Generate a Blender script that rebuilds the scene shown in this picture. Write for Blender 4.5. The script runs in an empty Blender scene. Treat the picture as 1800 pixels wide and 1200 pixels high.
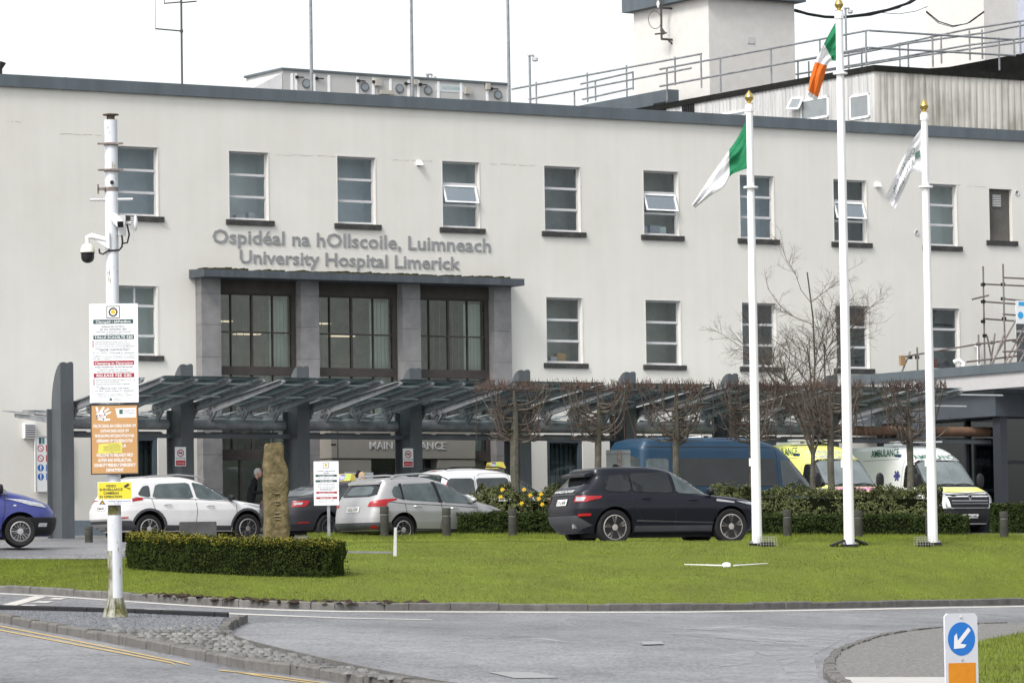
import bpy, bmesh, math, random
from mathutils import Vector, Matrix, noise
R_=math.radians
random.seed(7)
# ------------------------------------------------------------ camera
FX=7700.;TH=math.atan(445/7700.);RO=math.radians(.85);CZ=2.23
ct,st,cr,sr=math.cos(TH),math.sin(TH),math.cos(RO),math.sin(RO)
CF=Vector((0,ct,st));U0=Vector((0,-st,ct))
CR=Vector((cr,0,0))-sr*U0
CU=Vector((sr,0,0))+cr*U0
scene=bpy.context.scene
cam=bpy.data.cameras.new('camera');camo=bpy.data.objects.new('camera',cam)
scene.collection.objects.link(camo);scene.camera=camo
cam.sensor_width=36;cam.lens=FX/1800*36;cam.clip_start=1;cam.clip_end=3000
m=Matrix((( CR.x,CU.x,-CF.x,0),(CR.y,CU.y,-CF.y,0),(CR.z,CU.z,-CF.z,CZ),(0,0,0,1)))
camo.matrix_world=m
# ------------------------------------------------------------ light
SUN_EL,SUN_AZ=48.,215.     # azimuth clockwise from +Y
world=bpy.data.worlds.new('World');scene.world=world;world.use_nodes=True
nt=world.node_tree;bg=nt.nodes['Background']
sky=nt.nodes.new('ShaderNodeTexSky');sky.sky_type='NISHITA';sky.sun_disc=False
sky.sun_elevation=R_(SUN_EL);sky.sun_rotation=R_(SUN_AZ);sky.air_density=1.3;sky.dust_density=3.0;sky.ozone_density=1
hs=nt.nodes.new('ShaderNodeHueSaturation');hs.inputs['Saturation'].default_value=.22
nt.links.new(sky.outputs[0],hs.inputs['Color']);nt.links.new(hs.outputs[0],bg.inputs['Color'])
bg.inputs['Strength'].default_value=.15
sl=bpy.data.lights.new('sun','SUN');sl.energy=1.3;sl.angle=R_(14);sl.color=(1,.96,.9)
so=bpy.data.objects.new('sun',sl);scene.collection.objects.link(so)
d=Vector((math.sin(R_(SUN_AZ))*math.cos(R_(SUN_EL)),math.cos(R_(SUN_AZ))*math.cos(R_(SUN_EL)),math.sin(R_(SUN_EL))))
so.rotation_euler=d.to_track_quat('Z','Y').to_euler();so.location=(0,-30,60)
vs=scene.view_settings;vs.view_transform='Standard';vs.look='None';vs.gamma=1;vs.exposure=0.85
# ------------------------------------------------------------ pixel helpers (full-res photograph pixels)
def ray(px,py): return CF+CR*((px-900)/FX)+CU*((600-py)/FX)
def P(px,py,Y):
    d=ray(px,py);k=Y/d.y;return Vector((d.x*k,Y,d.z*k+CZ))
def LQ(px,py): return .01299-.9e-6*(px-900)+6.516e-5*(py-1070)
def LP(px,py,h=0):
    p=P(px,py,1/LQ(px,py));p.z+=h;return p
AL=R_(32.1);ca,sa=math.cos(AL),math.sin(AL)
O=P(985,930,7700/60.)
def loc(px,py,d=0):
    v=ray(px,py);k=(d+(-sa*O.x+ca*O.y))/(-sa*v.x+ca*v.y)
    return ((v.x*k-O.x)*ca+(v.y*k-O.y)*sa, v.z*k+CZ-O.z)
def locS(px,py,s):
    v=ray(px,py);k=(s+ca*O.x+sa*O.y)/(ca*v.x+sa*v.y)
    return (-(v.x*k-O.x)*sa+(v.y*k-O.y)*ca, v.z*k+CZ-O.z)
def W(s,d,z): return Vector((O.x+s*ca-d*sa,O.y+s*sa+d*ca,O.z+z))
def lerp_t(t,x):
    if x<=t[0][0]:return t[0][1]
    for (a,b),(c,e) in zip(t,t[1:]):
        if x<=c:return b+(e-b)*(x-a)/(c-a)
    return t[-1][1]
HT=[(60,.2),(80,.6),(88,.80),(94,1.04),(102,1.24),(107,1.33),(110,1.40),(118,1.63),(128,1.84),(145,2.0),(400,2.2)]
def HU(x,y): return lerp_t(HT,y)+CZ-.018*min(max(0,x),40)+.011*min(max(0,-x),20)
def G(px,Y):      # ground point under pixel column at depth Y (upper ground)
    p=P(px,950,Y);p.z=HU(p.x,Y);return p
# ------------------------------------------------------------ materials
MC={}
def nodes(name):
    m=bpy.data.materials.new(name);m.use_nodes=True;t=m.node_tree
    return m,t,t.nodes['Principled BSDF']
def mat(name,c,rough=.6,metal=0,var=.12,scale=3.,bump=0,bscale=40.,spec=.5,c2=None,coat=0,stretch=None,thr=None):
    if name in MC:return MC[name]
    m,t,b=nodes(name);N=t.nodes.new;L=t.links.new
    b.inputs['Roughness'].default_value=rough;b.inputs['Metallic'].default_value=metal
    if rough>=.8 and spec==.5:spec=.12
    b.inputs['Specular IOR Level'].default_value=spec;b.inputs['Coat Weight'].default_value=coat
    tc=N('ShaderNodeTexCoord');mp=N('ShaderNodeMapping');L(tc.outputs['Object'],mp.inputs[0])
    if stretch:mp.inputs['Scale'].default_value=stretch
    n=N('ShaderNodeTexNoise');n.inputs['Scale'].default_value=scale;n.inputs['Detail'].default_value=6;n.inputs['Roughness'].default_value=.65
    L(mp.outputs[0],n.inputs['Vector'])
    r=N('ShaderNodeValToRGB');e=r.color_ramp.elements
    e[0].position,e[1].position=thr or (.3,.72)
    k=c2 or tuple(max(0,x*(1-var)) for x in c);j=c if c2 else tuple(min(1,x*(1+var)) for x in c)
    e[0].color=(*k,1);e[1].color=(*j,1);L(n.outputs['Fac'],r.inputs[0]);L(r.outputs[0],b.inputs['Base Color'])
    if bump:
        n2=N('ShaderNodeTexNoise');n2.inputs['Scale'].default_value=bscale;n2.inputs['Detail'].default_value=4
        L(mp.outputs[0],n2.inputs['Vector']);bp=N('ShaderNodeBump');bp.inputs['Strength'].default_value=bump;bp.inputs['Distance'].default_value=.02
        L(n2.outputs['Fac'],bp.inputs['Height']);L(bp.outputs[0],b.inputs['Normal'])
    MC[name]=m;return m
def glassmat(name,tint=(.75,.8,.8),refl=.12,rough=.03):
    if name in MC:return MC[name]
    m,t,b=nodes(name);N=t.nodes.new;L=t.links.new;t.nodes.remove(b)
    tr=N('ShaderNodeBsdfTransparent');tr.inputs[0].default_value=(*tint,1)
    gl=N('ShaderNodeBsdfGlossy');gl.inputs['Roughness'].default_value=rough;gl.inputs[0].default_value=(.8,.87,.9,1)
    fr=N('ShaderNodeLayerWeight');fr.inputs[0].default_value=.2
    mm=N('ShaderNodeMath');mm.operation='MULTIPLY_ADD';mm.inputs[1].default_value=.8;mm.inputs[2].default_value=refl
    L(fr.outputs['Fresnel'],mm.inputs[0]);mx=N('ShaderNodeMixShader');L(mm.outputs[0],mx.inputs[0])
    L(tr.outputs[0],mx.inputs[1]);L(gl.outputs[0],mx.inputs[2]);L(mx.outputs[0],t.nodes['Material Output'].inputs[0])
    MC[name]=m;return m
def flat(name,c,rough=.5,**k): return mat(name,c,rough,var=k.pop('var',.04),**k)
# ------------------------------------------------------------ objects
COL=scene.collection
def tag(o,label=None,cat=None,group=None,kind=None):
    if label:o['label']=label
    if cat:o['category']=cat
    if group:o['group']=group
    if kind:o['kind']=kind
    return o
MATS={}
def thing(name,label,cat,pos=(0,0,0),rz=0,group=None,sc=1.0):
    o=bpy.data.objects.new(name,None);COL.objects.link(o);o.location=pos;o.rotation_euler=(0,0,rz)
    if sc!=1:o.scale=(sc,)*3
    o.empty_display_size=.3
    MATS[o.name]=Matrix.LocRotScale(Vector(pos),Matrix.Rotation(rz,3,'Z'),Vector((sc,)*3))
    return tag(o,label,cat,group)
class MB:
    """collects shapes; build() links them as ONE mesh object"""
    def __init__(s): s.v=[];s.f=[]
    def add(s,vs,fs):
        n=len(s.v);s.v+=[Vector(v) for v in vs];s.f+=[tuple(i+n for i in f) for f in fs];return s
    def box(s,a,b):
        (x0,y0,z0),(x1,y1,z1)=a,b
        x0,x1=min(x0,x1),max(x0,x1);y0,y1=min(y0,y1),max(y0,y1);z0,z1=min(z0,z1),max(z0,z1)
        return s.add([(x0,y0,z0),(x1,y0,z0),(x1,y1,z0),(x0,y1,z0),(x0,y0,z1),(x1,y0,z1),(x1,y1,z1),(x0,y1,z1)],
            [(0,3,2,1),(4,5,6,7),(0,1,5,4),(1,2,6,5),(2,3,7,6),(3,0,4,7)])
    def obox(s,c,ax,ay,az):
        c,ax,ay,az=map(Vector,(c,ax,ay,az));vs=[c+i*ax+j*ay+k*az for k in(-1,1) for j in(-1,1) for i in(-1,1)]
        return s.add(vs,[(0,2,3,1),(4,5,7,6),(0,1,5,4),(1,3,7,5),(3,2,6,7),(2,0,4,6)])
    def tube(s,pts,r,n=8,cap=True):
        pts=[Vector(p) for p in pts];rs=r if isinstance(r,(list,tuple)) else [r]*len(pts)
        base=len(s.v);u=None
        for i,p in enumerate(pts):
            t=(pts[min(i+1,len(pts)-1)]-pts[max(i-1,0)])
            if t.length<1e-9:t=Vector((0,0,1))
            t.normalize()
            if u is None:u=t.orthogonal()
            u=(u-u.dot(t)*t)
            if u.length<1e-6:u=t.orthogonal()
            u.normalize();w=t.cross(u)
            for k in range(n):
                a=2*math.pi*k/n;s.v.append(p+rs[i]*(math.cos(a)*u+math.sin(a)*w))
        for i in range(len(pts)-1):
            for k in range(n):
                a=base+i*n+k;b=base+i*n+(k+1)%n;s.f.append((a,b,b+n,a+n))
        if cap:
            s.f.append(tuple(base+k for k in reversed(range(n))));e=base+(len(pts)-1)*n;s.f.append(tuple(e+k for k in range(n)))
        return s
    def lathe(s,prof,c=(0,0,0),ax='z',n=20):
        c=Vector(c);base=len(s.v)
        for (r,h) in prof:
            for k in range(n):
                a=2*math.pi*k/n;x,y=r*math.cos(a),r*math.sin(a)
                s.v.append(c+(Vector((x,y,h)) if ax=='z' else Vector((x,h,y)) if ax=='y' else Vector((h,x,y))))
        for i in range(len(prof)-1):
            for k in range(n):
                a=base+i*n+k;b=base+i*n+(k+1)%n;s.f.append((a,b,b+n,a+n))
        s.f.append(tuple(base+k for k in reversed(range(n))));e=base+(len(prof)-1)*n;s.f.append(tuple(e+k for k in range(n)))
        return s
    def prism(s,poly,ext):
        poly=[Vector(p) for p in poly];e=Vector(ext);n=len(poly)
        return s.add(poly+[p+e for p in poly],[tuple(reversed(range(n))),tuple(range(n,2*n))]+[(i,(i+1)%n,n+(i+1)%n,n+i) for i in range(n)])
    def quad(s,*p): return s.add(p,[tuple(range(len(p)))])
    def build(s,name,m,parent=None,world=False,smooth=False,sharp=35,loc=None):
        me=bpy.data.meshes.new(name);vs=s.v
        if parent is not None and world:
            iv=parent_matrix(parent).inverted();vs=[iv@v for v in vs]
        me.from_pydata([tuple(v) for v in vs],[],s.f);me.update()
        bm=bmesh.new();bm.from_mesh(me);bmesh.ops.recalc_face_normals(bm,faces=bm.faces);bm.to_mesh(me);bm.free()
        if smooth:
            me.polygons.foreach_set('use_smooth',[True]*len(me.polygons));me.set_sharp_from_angle(angle=R_(sharp))
        o=bpy.data.objects.new(name,me);COL.objects.link(o)
        if m:me.materials.append(m)
        if parent is not None:o.parent=parent
        if loc:o.location=loc
        return o
def parent_matrix(o):
    return MATS[o.name] if o.name in MATS else (parent_matrix(o.parent) if o.parent else Matrix.Identity(4))
def struct(name,mb,m,**k): return tag(mb.build(name,m,**k),kind='structure')
def copy_tree(o,parent=None):
    c=o.copy();COL.objects.link(c)
    if parent is not None:c.parent=parent
    for ch in list(o.children): copy_tree(ch,c)
    return c
# text -> MB geometry.  org, ux, uy world/local vectors; w = total width, h = height of ascender-ish caps
def text_mb(mb,body,org,ux,uy,w=None,h=.1,bold=0.,depth=.0,align='l'):
    cu=bpy.data.curves.new('t','FONT');cu.body=body;cu.size=1;cu.offset=bold;cu.resolution_u=2
    ob=bpy.data.objects.new('t',cu);me=bpy.data.meshes.new_from_object(ob)
    xs=[v.co.x for v in me.vertices]
    if not xs: return mb
    x0,x1=min(xs),max(xs);capH=.73
    sy=h/capH;sx=(w/(x1-x0)) if w else sy
    W_=(x1-x0)*sx;off={'l':0,'c':-W_/2,'r':-W_}[align]
    ux,uy,org=Vector(ux),Vector(uy),Vector(org);nn=ux.cross(uy).normalized()
    base=len(mb.v)
    for v in me.vertices: mb.v.append(org+ux*((v.co.x-x0)*sx+off)+uy*(v.co.y*sy)+nn*depth)
    for p in me.polygons: mb.f.append(tuple(base+i for i in p.vertices))
    if depth:
        cnt={}
        for p in me.polygons:
            vs=list(p.vertices)
            for a,b in zip(vs,vs[1:]+vs[:1]):
                k=(min(a,b),max(a,b));cnt[k]=cnt.get(k,0)+1
        nb=len(mb.v);
        for v in me.vertices: mb.v.append(org+ux*((v.co.x-x0)*sx+off)+uy*(v.co.y*sy))
        for (a,b),c in cnt.items():
            if c==1: mb.f.append((base+a,base+b,nb+b,nb+a))
    bpy.data.objects.remove(ob);bpy.data.meshes.remove(me);bpy.data.curves.remove(cu)
    return mb
def text(body,org,ux,uy,m,parent,name='lettering',**k):
    mb=MB();text_mb(mb,body,org,ux,uy,**k)
    me=bpy.data.meshes.new(name);me.from_pydata([tuple(v) for v in mb.v],[],mb.f);me.materials.append(m)
    o=bpy.data.objects.new(name,me);COL.objects.link(o);o.parent=parent;return o
# common materials
def wallmat():
    m,t,b=nodes('cream render');N=t.nodes.new;L=t.links.new
    tc=N('ShaderNodeTexCoord');n=N('ShaderNodeTexNoise');n.inputs['Scale'].default_value=.5;n.inputs['Detail'].default_value=8;n.inputs['Roughness'].default_value=.6
    L(tc.outputs['Object'],n.inputs[0]);r=N('ShaderNodeValToRGB');r.color_ramp.elements[0].position=.3;r.color_ramp.elements[1].position=.7
    r.color_ramp.elements[0].color=(.60,.585,.545,1);r.color_ramp.elements[1].color=(.655,.64,.60,1);L(n.outputs[0],r.inputs[0])
    mp=N('ShaderNodeMapping');mp.inputs['Scale'].default_value=(2.2,2.2,.12);L(tc.outputs['Object'],mp.inputs[0])
    n2=N('ShaderNodeTexNoise');n2.inputs['Scale'].default_value=1.6;n2.inputs['Detail'].default_value=6;L(mp.outputs[0],n2.inputs[0])
    r2=N('ShaderNodeValToRGB');r2.color_ramp.elements[0].position=.35;r2.color_ramp.elements[1].position=.6
    r2.color_ramp.elements[0].color=(.975,.975,.97,1);r2.color_ramp.elements[1].color=(1,1,1,1);L(n2.outputs[0],r2.inputs[0])
    mx=N('ShaderNodeMix');mx.data_type='RGBA';mx.blend_type='MULTIPLY';mx.inputs[0].default_value=1
    L(r.outputs[0],mx.inputs[6]);L(r2.outputs[0],mx.inputs[7]);L(mx.outputs[2],b.inputs['Base Color'])
    n3=N('ShaderNodeTexNoise');n3.inputs['Scale'].default_value=25;n3.inputs['Detail'].default_value=5;L(tc.outputs['Object'],n3.inputs[0])
    bp=N('ShaderNodeBump');bp.inputs['Strength'].default_value=.25;bp.inputs['Distance'].default_value=.01;L(n3.outputs[0],bp.inputs['Height']);L(bp.outputs[0],b.inputs['Normal'])
    b.inputs['Roughness'].default_value=.9;return m
M_wall=wallmat()
M_cop=mat('slate blue coping',(.085,.105,.12),.55,var=.18,scale=2,stretch=(1,1,.2))
M_alu=mat('grey white window frame',(.5,.5,.51),.45,var=.06)
M_rev=mat('pale reveal plaster',(.56,.55,.54),.85,var=.05)
M_sill=mat('dark mossy sill',(.075,.075,.072),.9,c2=(.03,.03,.03),scale=7,bump=.4,bscale=20)
M_steel=mat('painted grey steel',(.095,.105,.115),.5,var=.28,scale=1.4,c2=(.06,.068,.076),stretch=(1,1,.4))
M_galv=mat('weathered galvanised steel',(.30,.315,.33),.55,metal=.2,c2=(.14,.15,.16),scale=3.5)
M_glass=glassmat('window glass',(.86,.90,.92),.07)
M_canglass=glassmat('canopy glass',tint=(.48,.55,.55),refl=.10,rough=.12)
M_gran=mat('grey granite',(.25,.243,.245),.8,scale=1.6,c2=(.15,.148,.152),bump=.3,bscale=60)
M_bronze=mat('bronze window frame',(.05,.043,.04),.6,var=.25,spec=.25)
M_white=mat('white paint',(.78,.78,.79),.4,var=.03,scale=2)
M_black=mat('black plastic',(.015,.015,.017),.5,var=.2,spec=.25)
M_rubber=mat('tyre rubber',(.02,.02,.021),.8,var=.2)
M_room=mat('pale interior plaster',(.62,.65,.66),.9,var=.05)
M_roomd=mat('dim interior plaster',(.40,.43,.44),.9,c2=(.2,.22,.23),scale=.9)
# ================================================================ GROUND
def roadmat():
    m,t,b=nodes('worn asphalt');N=t.nodes.new;L=t.links.new
    tc=N('ShaderNodeTexCoord')
    def nz(sc,de,ro=.6,stretch=None):
        n=N('ShaderNodeTexNoise');n.inputs['Scale'].default_value=sc;n.inputs['Detail'].default_value=de;n.inputs['Roughness'].default_value=ro
        if stretch:
            mp=N('ShaderNodeMapping');mp.inputs['Scale'].default_value=stretch;L(tc.outputs['Object'],mp.inputs[0]);L(mp.outputs[0],n.inputs[0])
        else:L(tc.outputs['Object'],n.inputs[0])
        return n
    def ramp(n,a,b_,ca,cb):
        r=N('ShaderNodeValToRGB');r.color_ramp.elements[0].position=a;r.color_ramp.elements[1].position=b_
        r.color_ramp.elements[0].color=(*ca,1);r.color_ramp.elements[1].color=(*cb,1);L(n.outputs[0],r.inputs[0]);return r
    r1=ramp(nz(.22,8,.7,(1,.5,1)),.35,.68,(.105,.105,.11),(.22,.22,.23))
    r2=ramp(nz(20,4,.75,(1,.16,1)),.36,.64,(.62,.62,.62),(1.3,1.3,1.3))
    mx=N('ShaderNodeMix');mx.data_type='RGBA';mx.blend_type='MULTIPLY';mx.inputs[0].default_value=1
    L(r1.outputs[0],mx.inputs[6]);L(r2.outputs[0],mx.inputs[7])
    L(mx.outputs[2],b.inputs['Base Color'])
    rr=ramp(nz(.6,6,.7,(1,.4,1)),.45,.7,(.42,.42,.42),(.8,.8,.8));L(rr.outputs[0],b.inputs['Roughness'])
    n3=nz(60,3);bp=N('ShaderNodeBump');bp.inputs['Strength'].default_value=.5;bp.inputs['Distance'].default_value=.01;L(n3.outputs[0],bp.inputs['Height']);L(bp.outputs[0],b.inputs['Normal'])
    return m
M_road=roadmat()
M_kerb=mat('worn concrete kerb',(.185,.18,.17),.9,c2=(.105,.10,.095),scale=4,bump=.5,bscale=30)
M_grass=mat('mown lawn',(.142,.182,.026),.95,c2=(.10,.115,.024),scale=.8,bump=.6,bscale=25,stretch=(1,.7,1))
M_blade=mat('grass blades',(.15,.195,.027),.85,c2=(.10,.118,.024),scale=.8,thr=(.38,.62))
M_soil=mat('bare soil',(.07,.05,.035),.95,c2=(.025,.02,.015),scale=9,bump=1,bscale=12)
M_line=mat('worn white road paint',(.50,.48,.44),.8,c2=(.33,.33,.33),scale=6,thr=(.3,.5))
M_yel=mat('yellow road paint',(.55,.40,.17),.8,c2=(.36,.28,.14),scale=5)
a,b,c=LP(900,1070),LP(200,1180),LP(1700,1180)
nrm=(b-a).cross(c-a)
def LZ(x,y): return a.z-(nrm.x*(x-a.x)+nrm.y*(y-a.y))/nrm.z
def onlow(px,py,h=0):   # pixel -> low plane raised h, seen exactly there
    v=ray(px,py);o=Vector((0,0,CZ));A=Vector((a.x,a.y,a.z+h))
    return o+v*((A-o).dot(nrm)/v.dot(nrm))
mb=MB()
xs=[-90,-50,-30,-20,-10,0,10,20,30,50,90];ys=[-20,0,20,35,45,55,65,75,86]
for i in range(len(xs)-1):
    for j in range(len(ys)-1):
        q=[(xs[i],ys[j]),(xs[i+1],ys[j]),(xs[i+1],ys[j+1]),(xs[i],ys[j+1])]
        mb.quad(*[(x,y,LZ(x,y)) for x,y in q])
struct('road',mb,M_road)
# upper ground, one sheet to the horizon
mb=MB();ys=[84,88,90,92,94,98,102,106,110,114,118,122,128,136,145,200,400,2000]
xs=[-1500,-200,-60,-40,-20,-10,0,5,10,15,20,25,30,40,60,200,1500]
def HL(x,y): return max(LZ(x,y)-.05,HU(x,y)) if y<90 else HU(x,y)
BKP=[(-60,87.6),(-12,87.8),(-8.1,88),(-6.6,89.5),(-4.9,90.6),(-3.3,91),(0,91.2),(60,91.2)]
xs=sorted(set(xs+[-12,-8.1,-6.6,-4.9,-3.3,-2]))
def gpt(x,j):
    y0=lerp_t(BKP,x)+.5;y=ys[j]
    if j==0:return (x,y0,HU(x,y0)-.06)
    y=max(y,y0+.05*j);return (x,y,HU(x,y))
for i in range(len(xs)-1):
    for j in range(len(ys)-1):
        mb.quad(gpt(xs[i],j),gpt(xs[i+1],j),gpt(xs[i+1],j+1),gpt(xs[i],j+1))
struct('ground',mb,M_road)
# kerb block rows along a world polyline (bottom front edge pts) ; inward = direction vector side
def kerbrow(name,pts,w=.14,h=.13,step=.9,m=M_kerb,jit=.012,side=1,base=None):
    P_=[Vector(p) for p in pts];seg=[];tot=0
    for p,q in zip(P_,P_[1:]): seg.append((tot,p,q));tot+=(q-p).length
    def at(t):
        for s0,p,q in reversed(seg):
            if t>=s0: 
                u=(q-p).normalized();return p+u*(t-s0),u
        return P_[0],(P_[1]-P_[0]).normalized()
    mb=MB();t=0
    while t<tot-.05:
        L=min(step*random.choice([1,1,.5,.85]),tot-t)
        A,u=at(t+.008);B,_=at(t+L-.008);u=(B-A).normalized()
        n=Vector((-u.y,u.x,0)).normalized()*side
        dz=random.uniform(-jit,jit);o=n*random.uniform(-jit,jit)
        A=A+o+Vector((0,0,-.06));B=B+o+Vector((0,0,-.06));up=Vector((0,0,h+.06+dz));bv=.022
        for X in ():pass
        sec=lambda X:[X,X+up-Vector((0,0,bv)),X+up+n*bv,X+up+n*w,X+n*w]
        a_=sec(A);b_=sec(B);k=5
        mb.add(a_+b_,[tuple(range(k)),tuple(reversed(range(k,2*k)))]+[(i,i+k,(i+1)%k+k,(i+1)%k) for i in range(k)])
        t+=L
    return struct(name,mb,m)
# --- main lawn: front kerb line (bottom front), traced
KB=[(-260,1034),(-120,1036),(0,1040),(100,1045),(200,1052),(300,1059),(400,1065),(500,1069),(600,1071.5),(750,1072),(900,1072.5),(1050,1073),(1200,1072.5),(1350,1070.5),(1500,1068),(1650,1065),(1800,1062.5),(2000,1062),(2300,1064)]
kp=[onlow(*p) for p in KB]
kerbrow('kerb',kp,side=1)
# grass surface from kerb top to the crest
BK=[(-260,982,87.6),(0,984,87.8),(190,984,88),(330,972,89.5),(480,960,90.6),(620,953,91),(900,951,91.2),(1400,951,91.2),(1800,951,91.2),(2300,951,91.2)]
def back(px):
    for (p0,y0,d0),(p1,y1,d1) in zip(BK,BK[1:]):
        if px<=p1:
            t=(px-p0)/(p1-p0);return P(px,y0+(y1-y0)*t,d0+(d1-d0)*t)
    return P(px,BK[-1][1],BK[-1][2])
front=[]
for i in range(len(kp)-1):
    for j in range(6): front.append((KB[i][0]+(KB[i+1][0]-KB[i][0])*j/6,kp[i].lerp(kp[i+1],j/6)))
front.append((KB[-1][0],kp[-1]))
NV=16;mb=MB();lawn_rows=[]
for px,p in front:
    q=back(px);f=p+(q-p).normalized()*.13;f.z=p.z+.115
    col=[]
    for j in range(NV+1):
        t=j/NV;v=f.lerp(q,t);v.z+=.10*math.sin(math.pi*t)+ (noise.noise(Vector((v.x*.35,v.y*.35,0)))*.05*math.sin(math.pi*t)**.5)
        col.append(v)
    e=(q-f).normalized();col+=[q+e*.25+Vector((0,0,-.02)),q+e*.8+Vector((0,0,-.25))]
    lawn_rows.append(col)
n=NV+3
mb.add([v for c_ in lawn_rows for v in c_],[(i*n+j,(i+1)*n+j,(i+1)*n+j+1,i*n+j+1) for i in range(len(lawn_rows)-1) for j in range(n-1)])
struct('lawn',mb,M_grass,smooth=True,sharp=180)
def lawn_z(px,py,): # world point on lawn seen at pixel: search down column
    best=None
    for i in range(len(front)-1):
        if front[i][0]<=px<=front[i+1][0]:
            t=(px-front[i][0])/(front[i+1][0]-front[i][0]);o=Vector((0,0,CZ))
            col=[lawn_rows[i][j].lerp(lawn_rows[i+1][j],t) for j in range(n)]
            prev=None
            for v in col:
                q=v-o;y=600-FX*q.dot(CU)/q.dot(CF)
                if prev and (prev[1]-py)*(y-py)<=0 and prev[1]!=y:
                    return prev[0].lerp(v,(prev[1]-py)/(prev[1]-y))
                prev=(v,y)
    return back(px)
# grass blades (uncountable): tufts of thin triangles over lawn + strip
rg=random.Random(3)
def blades(name,sampler,N,hh=.05):
    vs=[];fs=[]
    for _ in range(N):
        p=sampler()
        if p is None:continue
        a_=rg.uniform(0,6.28);h=hh*rg.uniform(.5,1.5);w=.007
        dx,dy=math.cos(a_)*w,math.sin(a_)*w;lx,ly=rg.uniform(-.5,.5)*h,rg.uniform(-.5,.5)*h
        k=len(vs);vs+= [(p.x-dx,p.y-dy,p.z-.01),(p.x+dx,p.y+dy,p.z-.01),(p.x+lx,p.y+ly,p.z+h)];fs.append((k,k+1,k+2))
    me=bpy.data.meshes.new(name);me.from_pydata(vs,[],fs);me.materials.append(M_blade)
    o=bpy.data.objects.new(name,me);COL.objects.link(o);tag(o,'short bright green grass growing over the sloping lawn','grass',kind='stuff');return o
def samp_lawn():
    i=rg.randrange(len(front)-1);j=rg.randrange(NV+1);u,v=rg.random(),rg.random()
    if not(-100<front[i][0]<1900):return None
    A=lawn_rows[i][j].lerp(lawn_rows[i+1][j],u);B=lawn_rows[i][j+1].lerp(lawn_rows[i+1][j+1],u);return A.lerp(B,v)
blades('lawn_grass',samp_lawn,230000,.024)
# soil edge where the kerb is broken (250..760 px)
mb=MB();rs=random.Random(5)
for k in range(150):
    px=rs.uniform(255,760);w=1-abs(px-480)/300
    i=[j for j in range(len(front)-1) if front[j][0]<=px][-1];t=(px-front[i][0])/(front[i+1][0]-front[i][0])
    p=lawn_rows[i][0].lerp(lawn_rows[i+1][0],t);p=p+Vector((0,rs.uniform(-.12,.35)*max(w,.2)*1.5,0.0));p.z+=rs.uniform(-.02,.03)
    r=rs.uniform(.03,.12)
    mb.add([p+Vector((r*math.cos(q)*rs.uniform(.7,1.6),r*math.sin(q),rs.uniform(-.03,.02))) for q in (0,1,2,3,4,5)]+[p+Vector((0,0,r*.45))],[(q,(q+1)%6,6) for q in range(6)])
tag(mb.build('soil_edge',M_soil),'crumbled brown soil along the broken kerb of the lawn','soil',kind='stuff')
# --- planted strip with bollards and hedges behind the car row
mb=MB();SF=97.3;SB=103.5;cols=[]
spx=[505,530,560,600,700,800,900,1000,1100,1200,1300,1400,1500,1600,1720,1800,2000,2300]
for px in spx:
    k=min(1,max(0,(px-500)/80));f0=P(px,951,SF)
    A=Vector((f0.x,SF+ (1-k)*1.5,HU(f0.x,SF)+.02));c_=[]
    for j,(yy,dz) in enumerate([(SF,-.05),(SF+.02,.11),(SF+1,.15),(SF+2.3,.2),(SF+4,.2),(SB,.15),(SB+.05,-.05)]):
        y=SF+(yy-SF)*k+(1-k)*2.5;c_.append(Vector((f0.x*y/SF,y,HU(f0.x,y)+dz*k)))
    cols.append(c_)
mb.add([v for c_ in cols for v in c_],[(i*7+j,(i+1)*7+j,(i+1)*7+j+1,i*7+j+1) for i in range(len(cols)-1) for j in range(6)])
struct('verge',mb,M_grass,smooth=True,sharp=180)
def strip_z(x,y): return HU(x,y)+.17
def samp_strip():
    px=rg.uniform(540,1900);y=rg.uniform(SF,SF+3.2);p=P(px,950,y);return Vector((p.x,y,HU(p.x,y)+lerp_t([(SF,.11),(SF+1,.15),(SF+2.3,.2),(SF+4,.2)],y)))
blades('verge_grass',samp_strip,34000,.05)['label']='longer grass on the narrow verge around the bollards'
# --- median island (lower left)
NE=[(-160,1052),(-60,1072),(0,1084),(70,1098),(120,1107),(220,1125),(355,1151),(430,1167),(520,1177),(600,1190),(700,1203),(860,1225)]
FE=[(-160,1057),(0,1071),(100,1073),(200,1076),(300,1080),(400,1084),(418,1086),(392,1098),(384,1108),(400,1120),(440,1135),(540,1160),(700,1196),(860,1222)]
ne=[onlow(x,y+9) for x,y in NE];kerbrow('island_kerb',ne,side=1,h=.12,step=.75)
isl=[p+Vector((.10,.04,.09)) for p in ne]+[onlow(x,y,.09) for x,y in reversed(FE)]
def fan(name,pts,m,**k):
    bm=bmesh.new();vs=[bm.verts.new(p) for p in pts];f=bm.faces.new(vs);bmesh.ops.triangulate(bm,faces=[f])
    me=bpy.data.meshes.new(name);bm.to_mesh(me);bm.free();me.materials.append(m)
    o=bpy.data.objects.new(name,me);COL.objects.link(o);return o
M_grav=mat('grey gravel bed',(.15,.155,.165),.95,c2=(.06,.062,.068),scale=22,bump=1,bscale=30)
tag(fan('island',isl,M_grav),kind='structure')
kerbrow('island_kerb',[onlow(x,y+8) for x,y in [(384,1108),(392,1098),(420,1085)]][::-1],side=1,h=.12,step=.6)
kerbrow('island_edging',[onlow(x,y+1) for x,y in FE[:6]],side=1,h=.085,step=1.2,w=.04,m=M_black,jit=0)
kerbrow('island_kerb',[onlow(x,y+3) for x,y in [(384,1108),(400,1120),(440,1135),(540,1160),(700,1196),(860,1222)]][::-1],side=1,h=.1,step=3,w=.05,jit=0)
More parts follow.
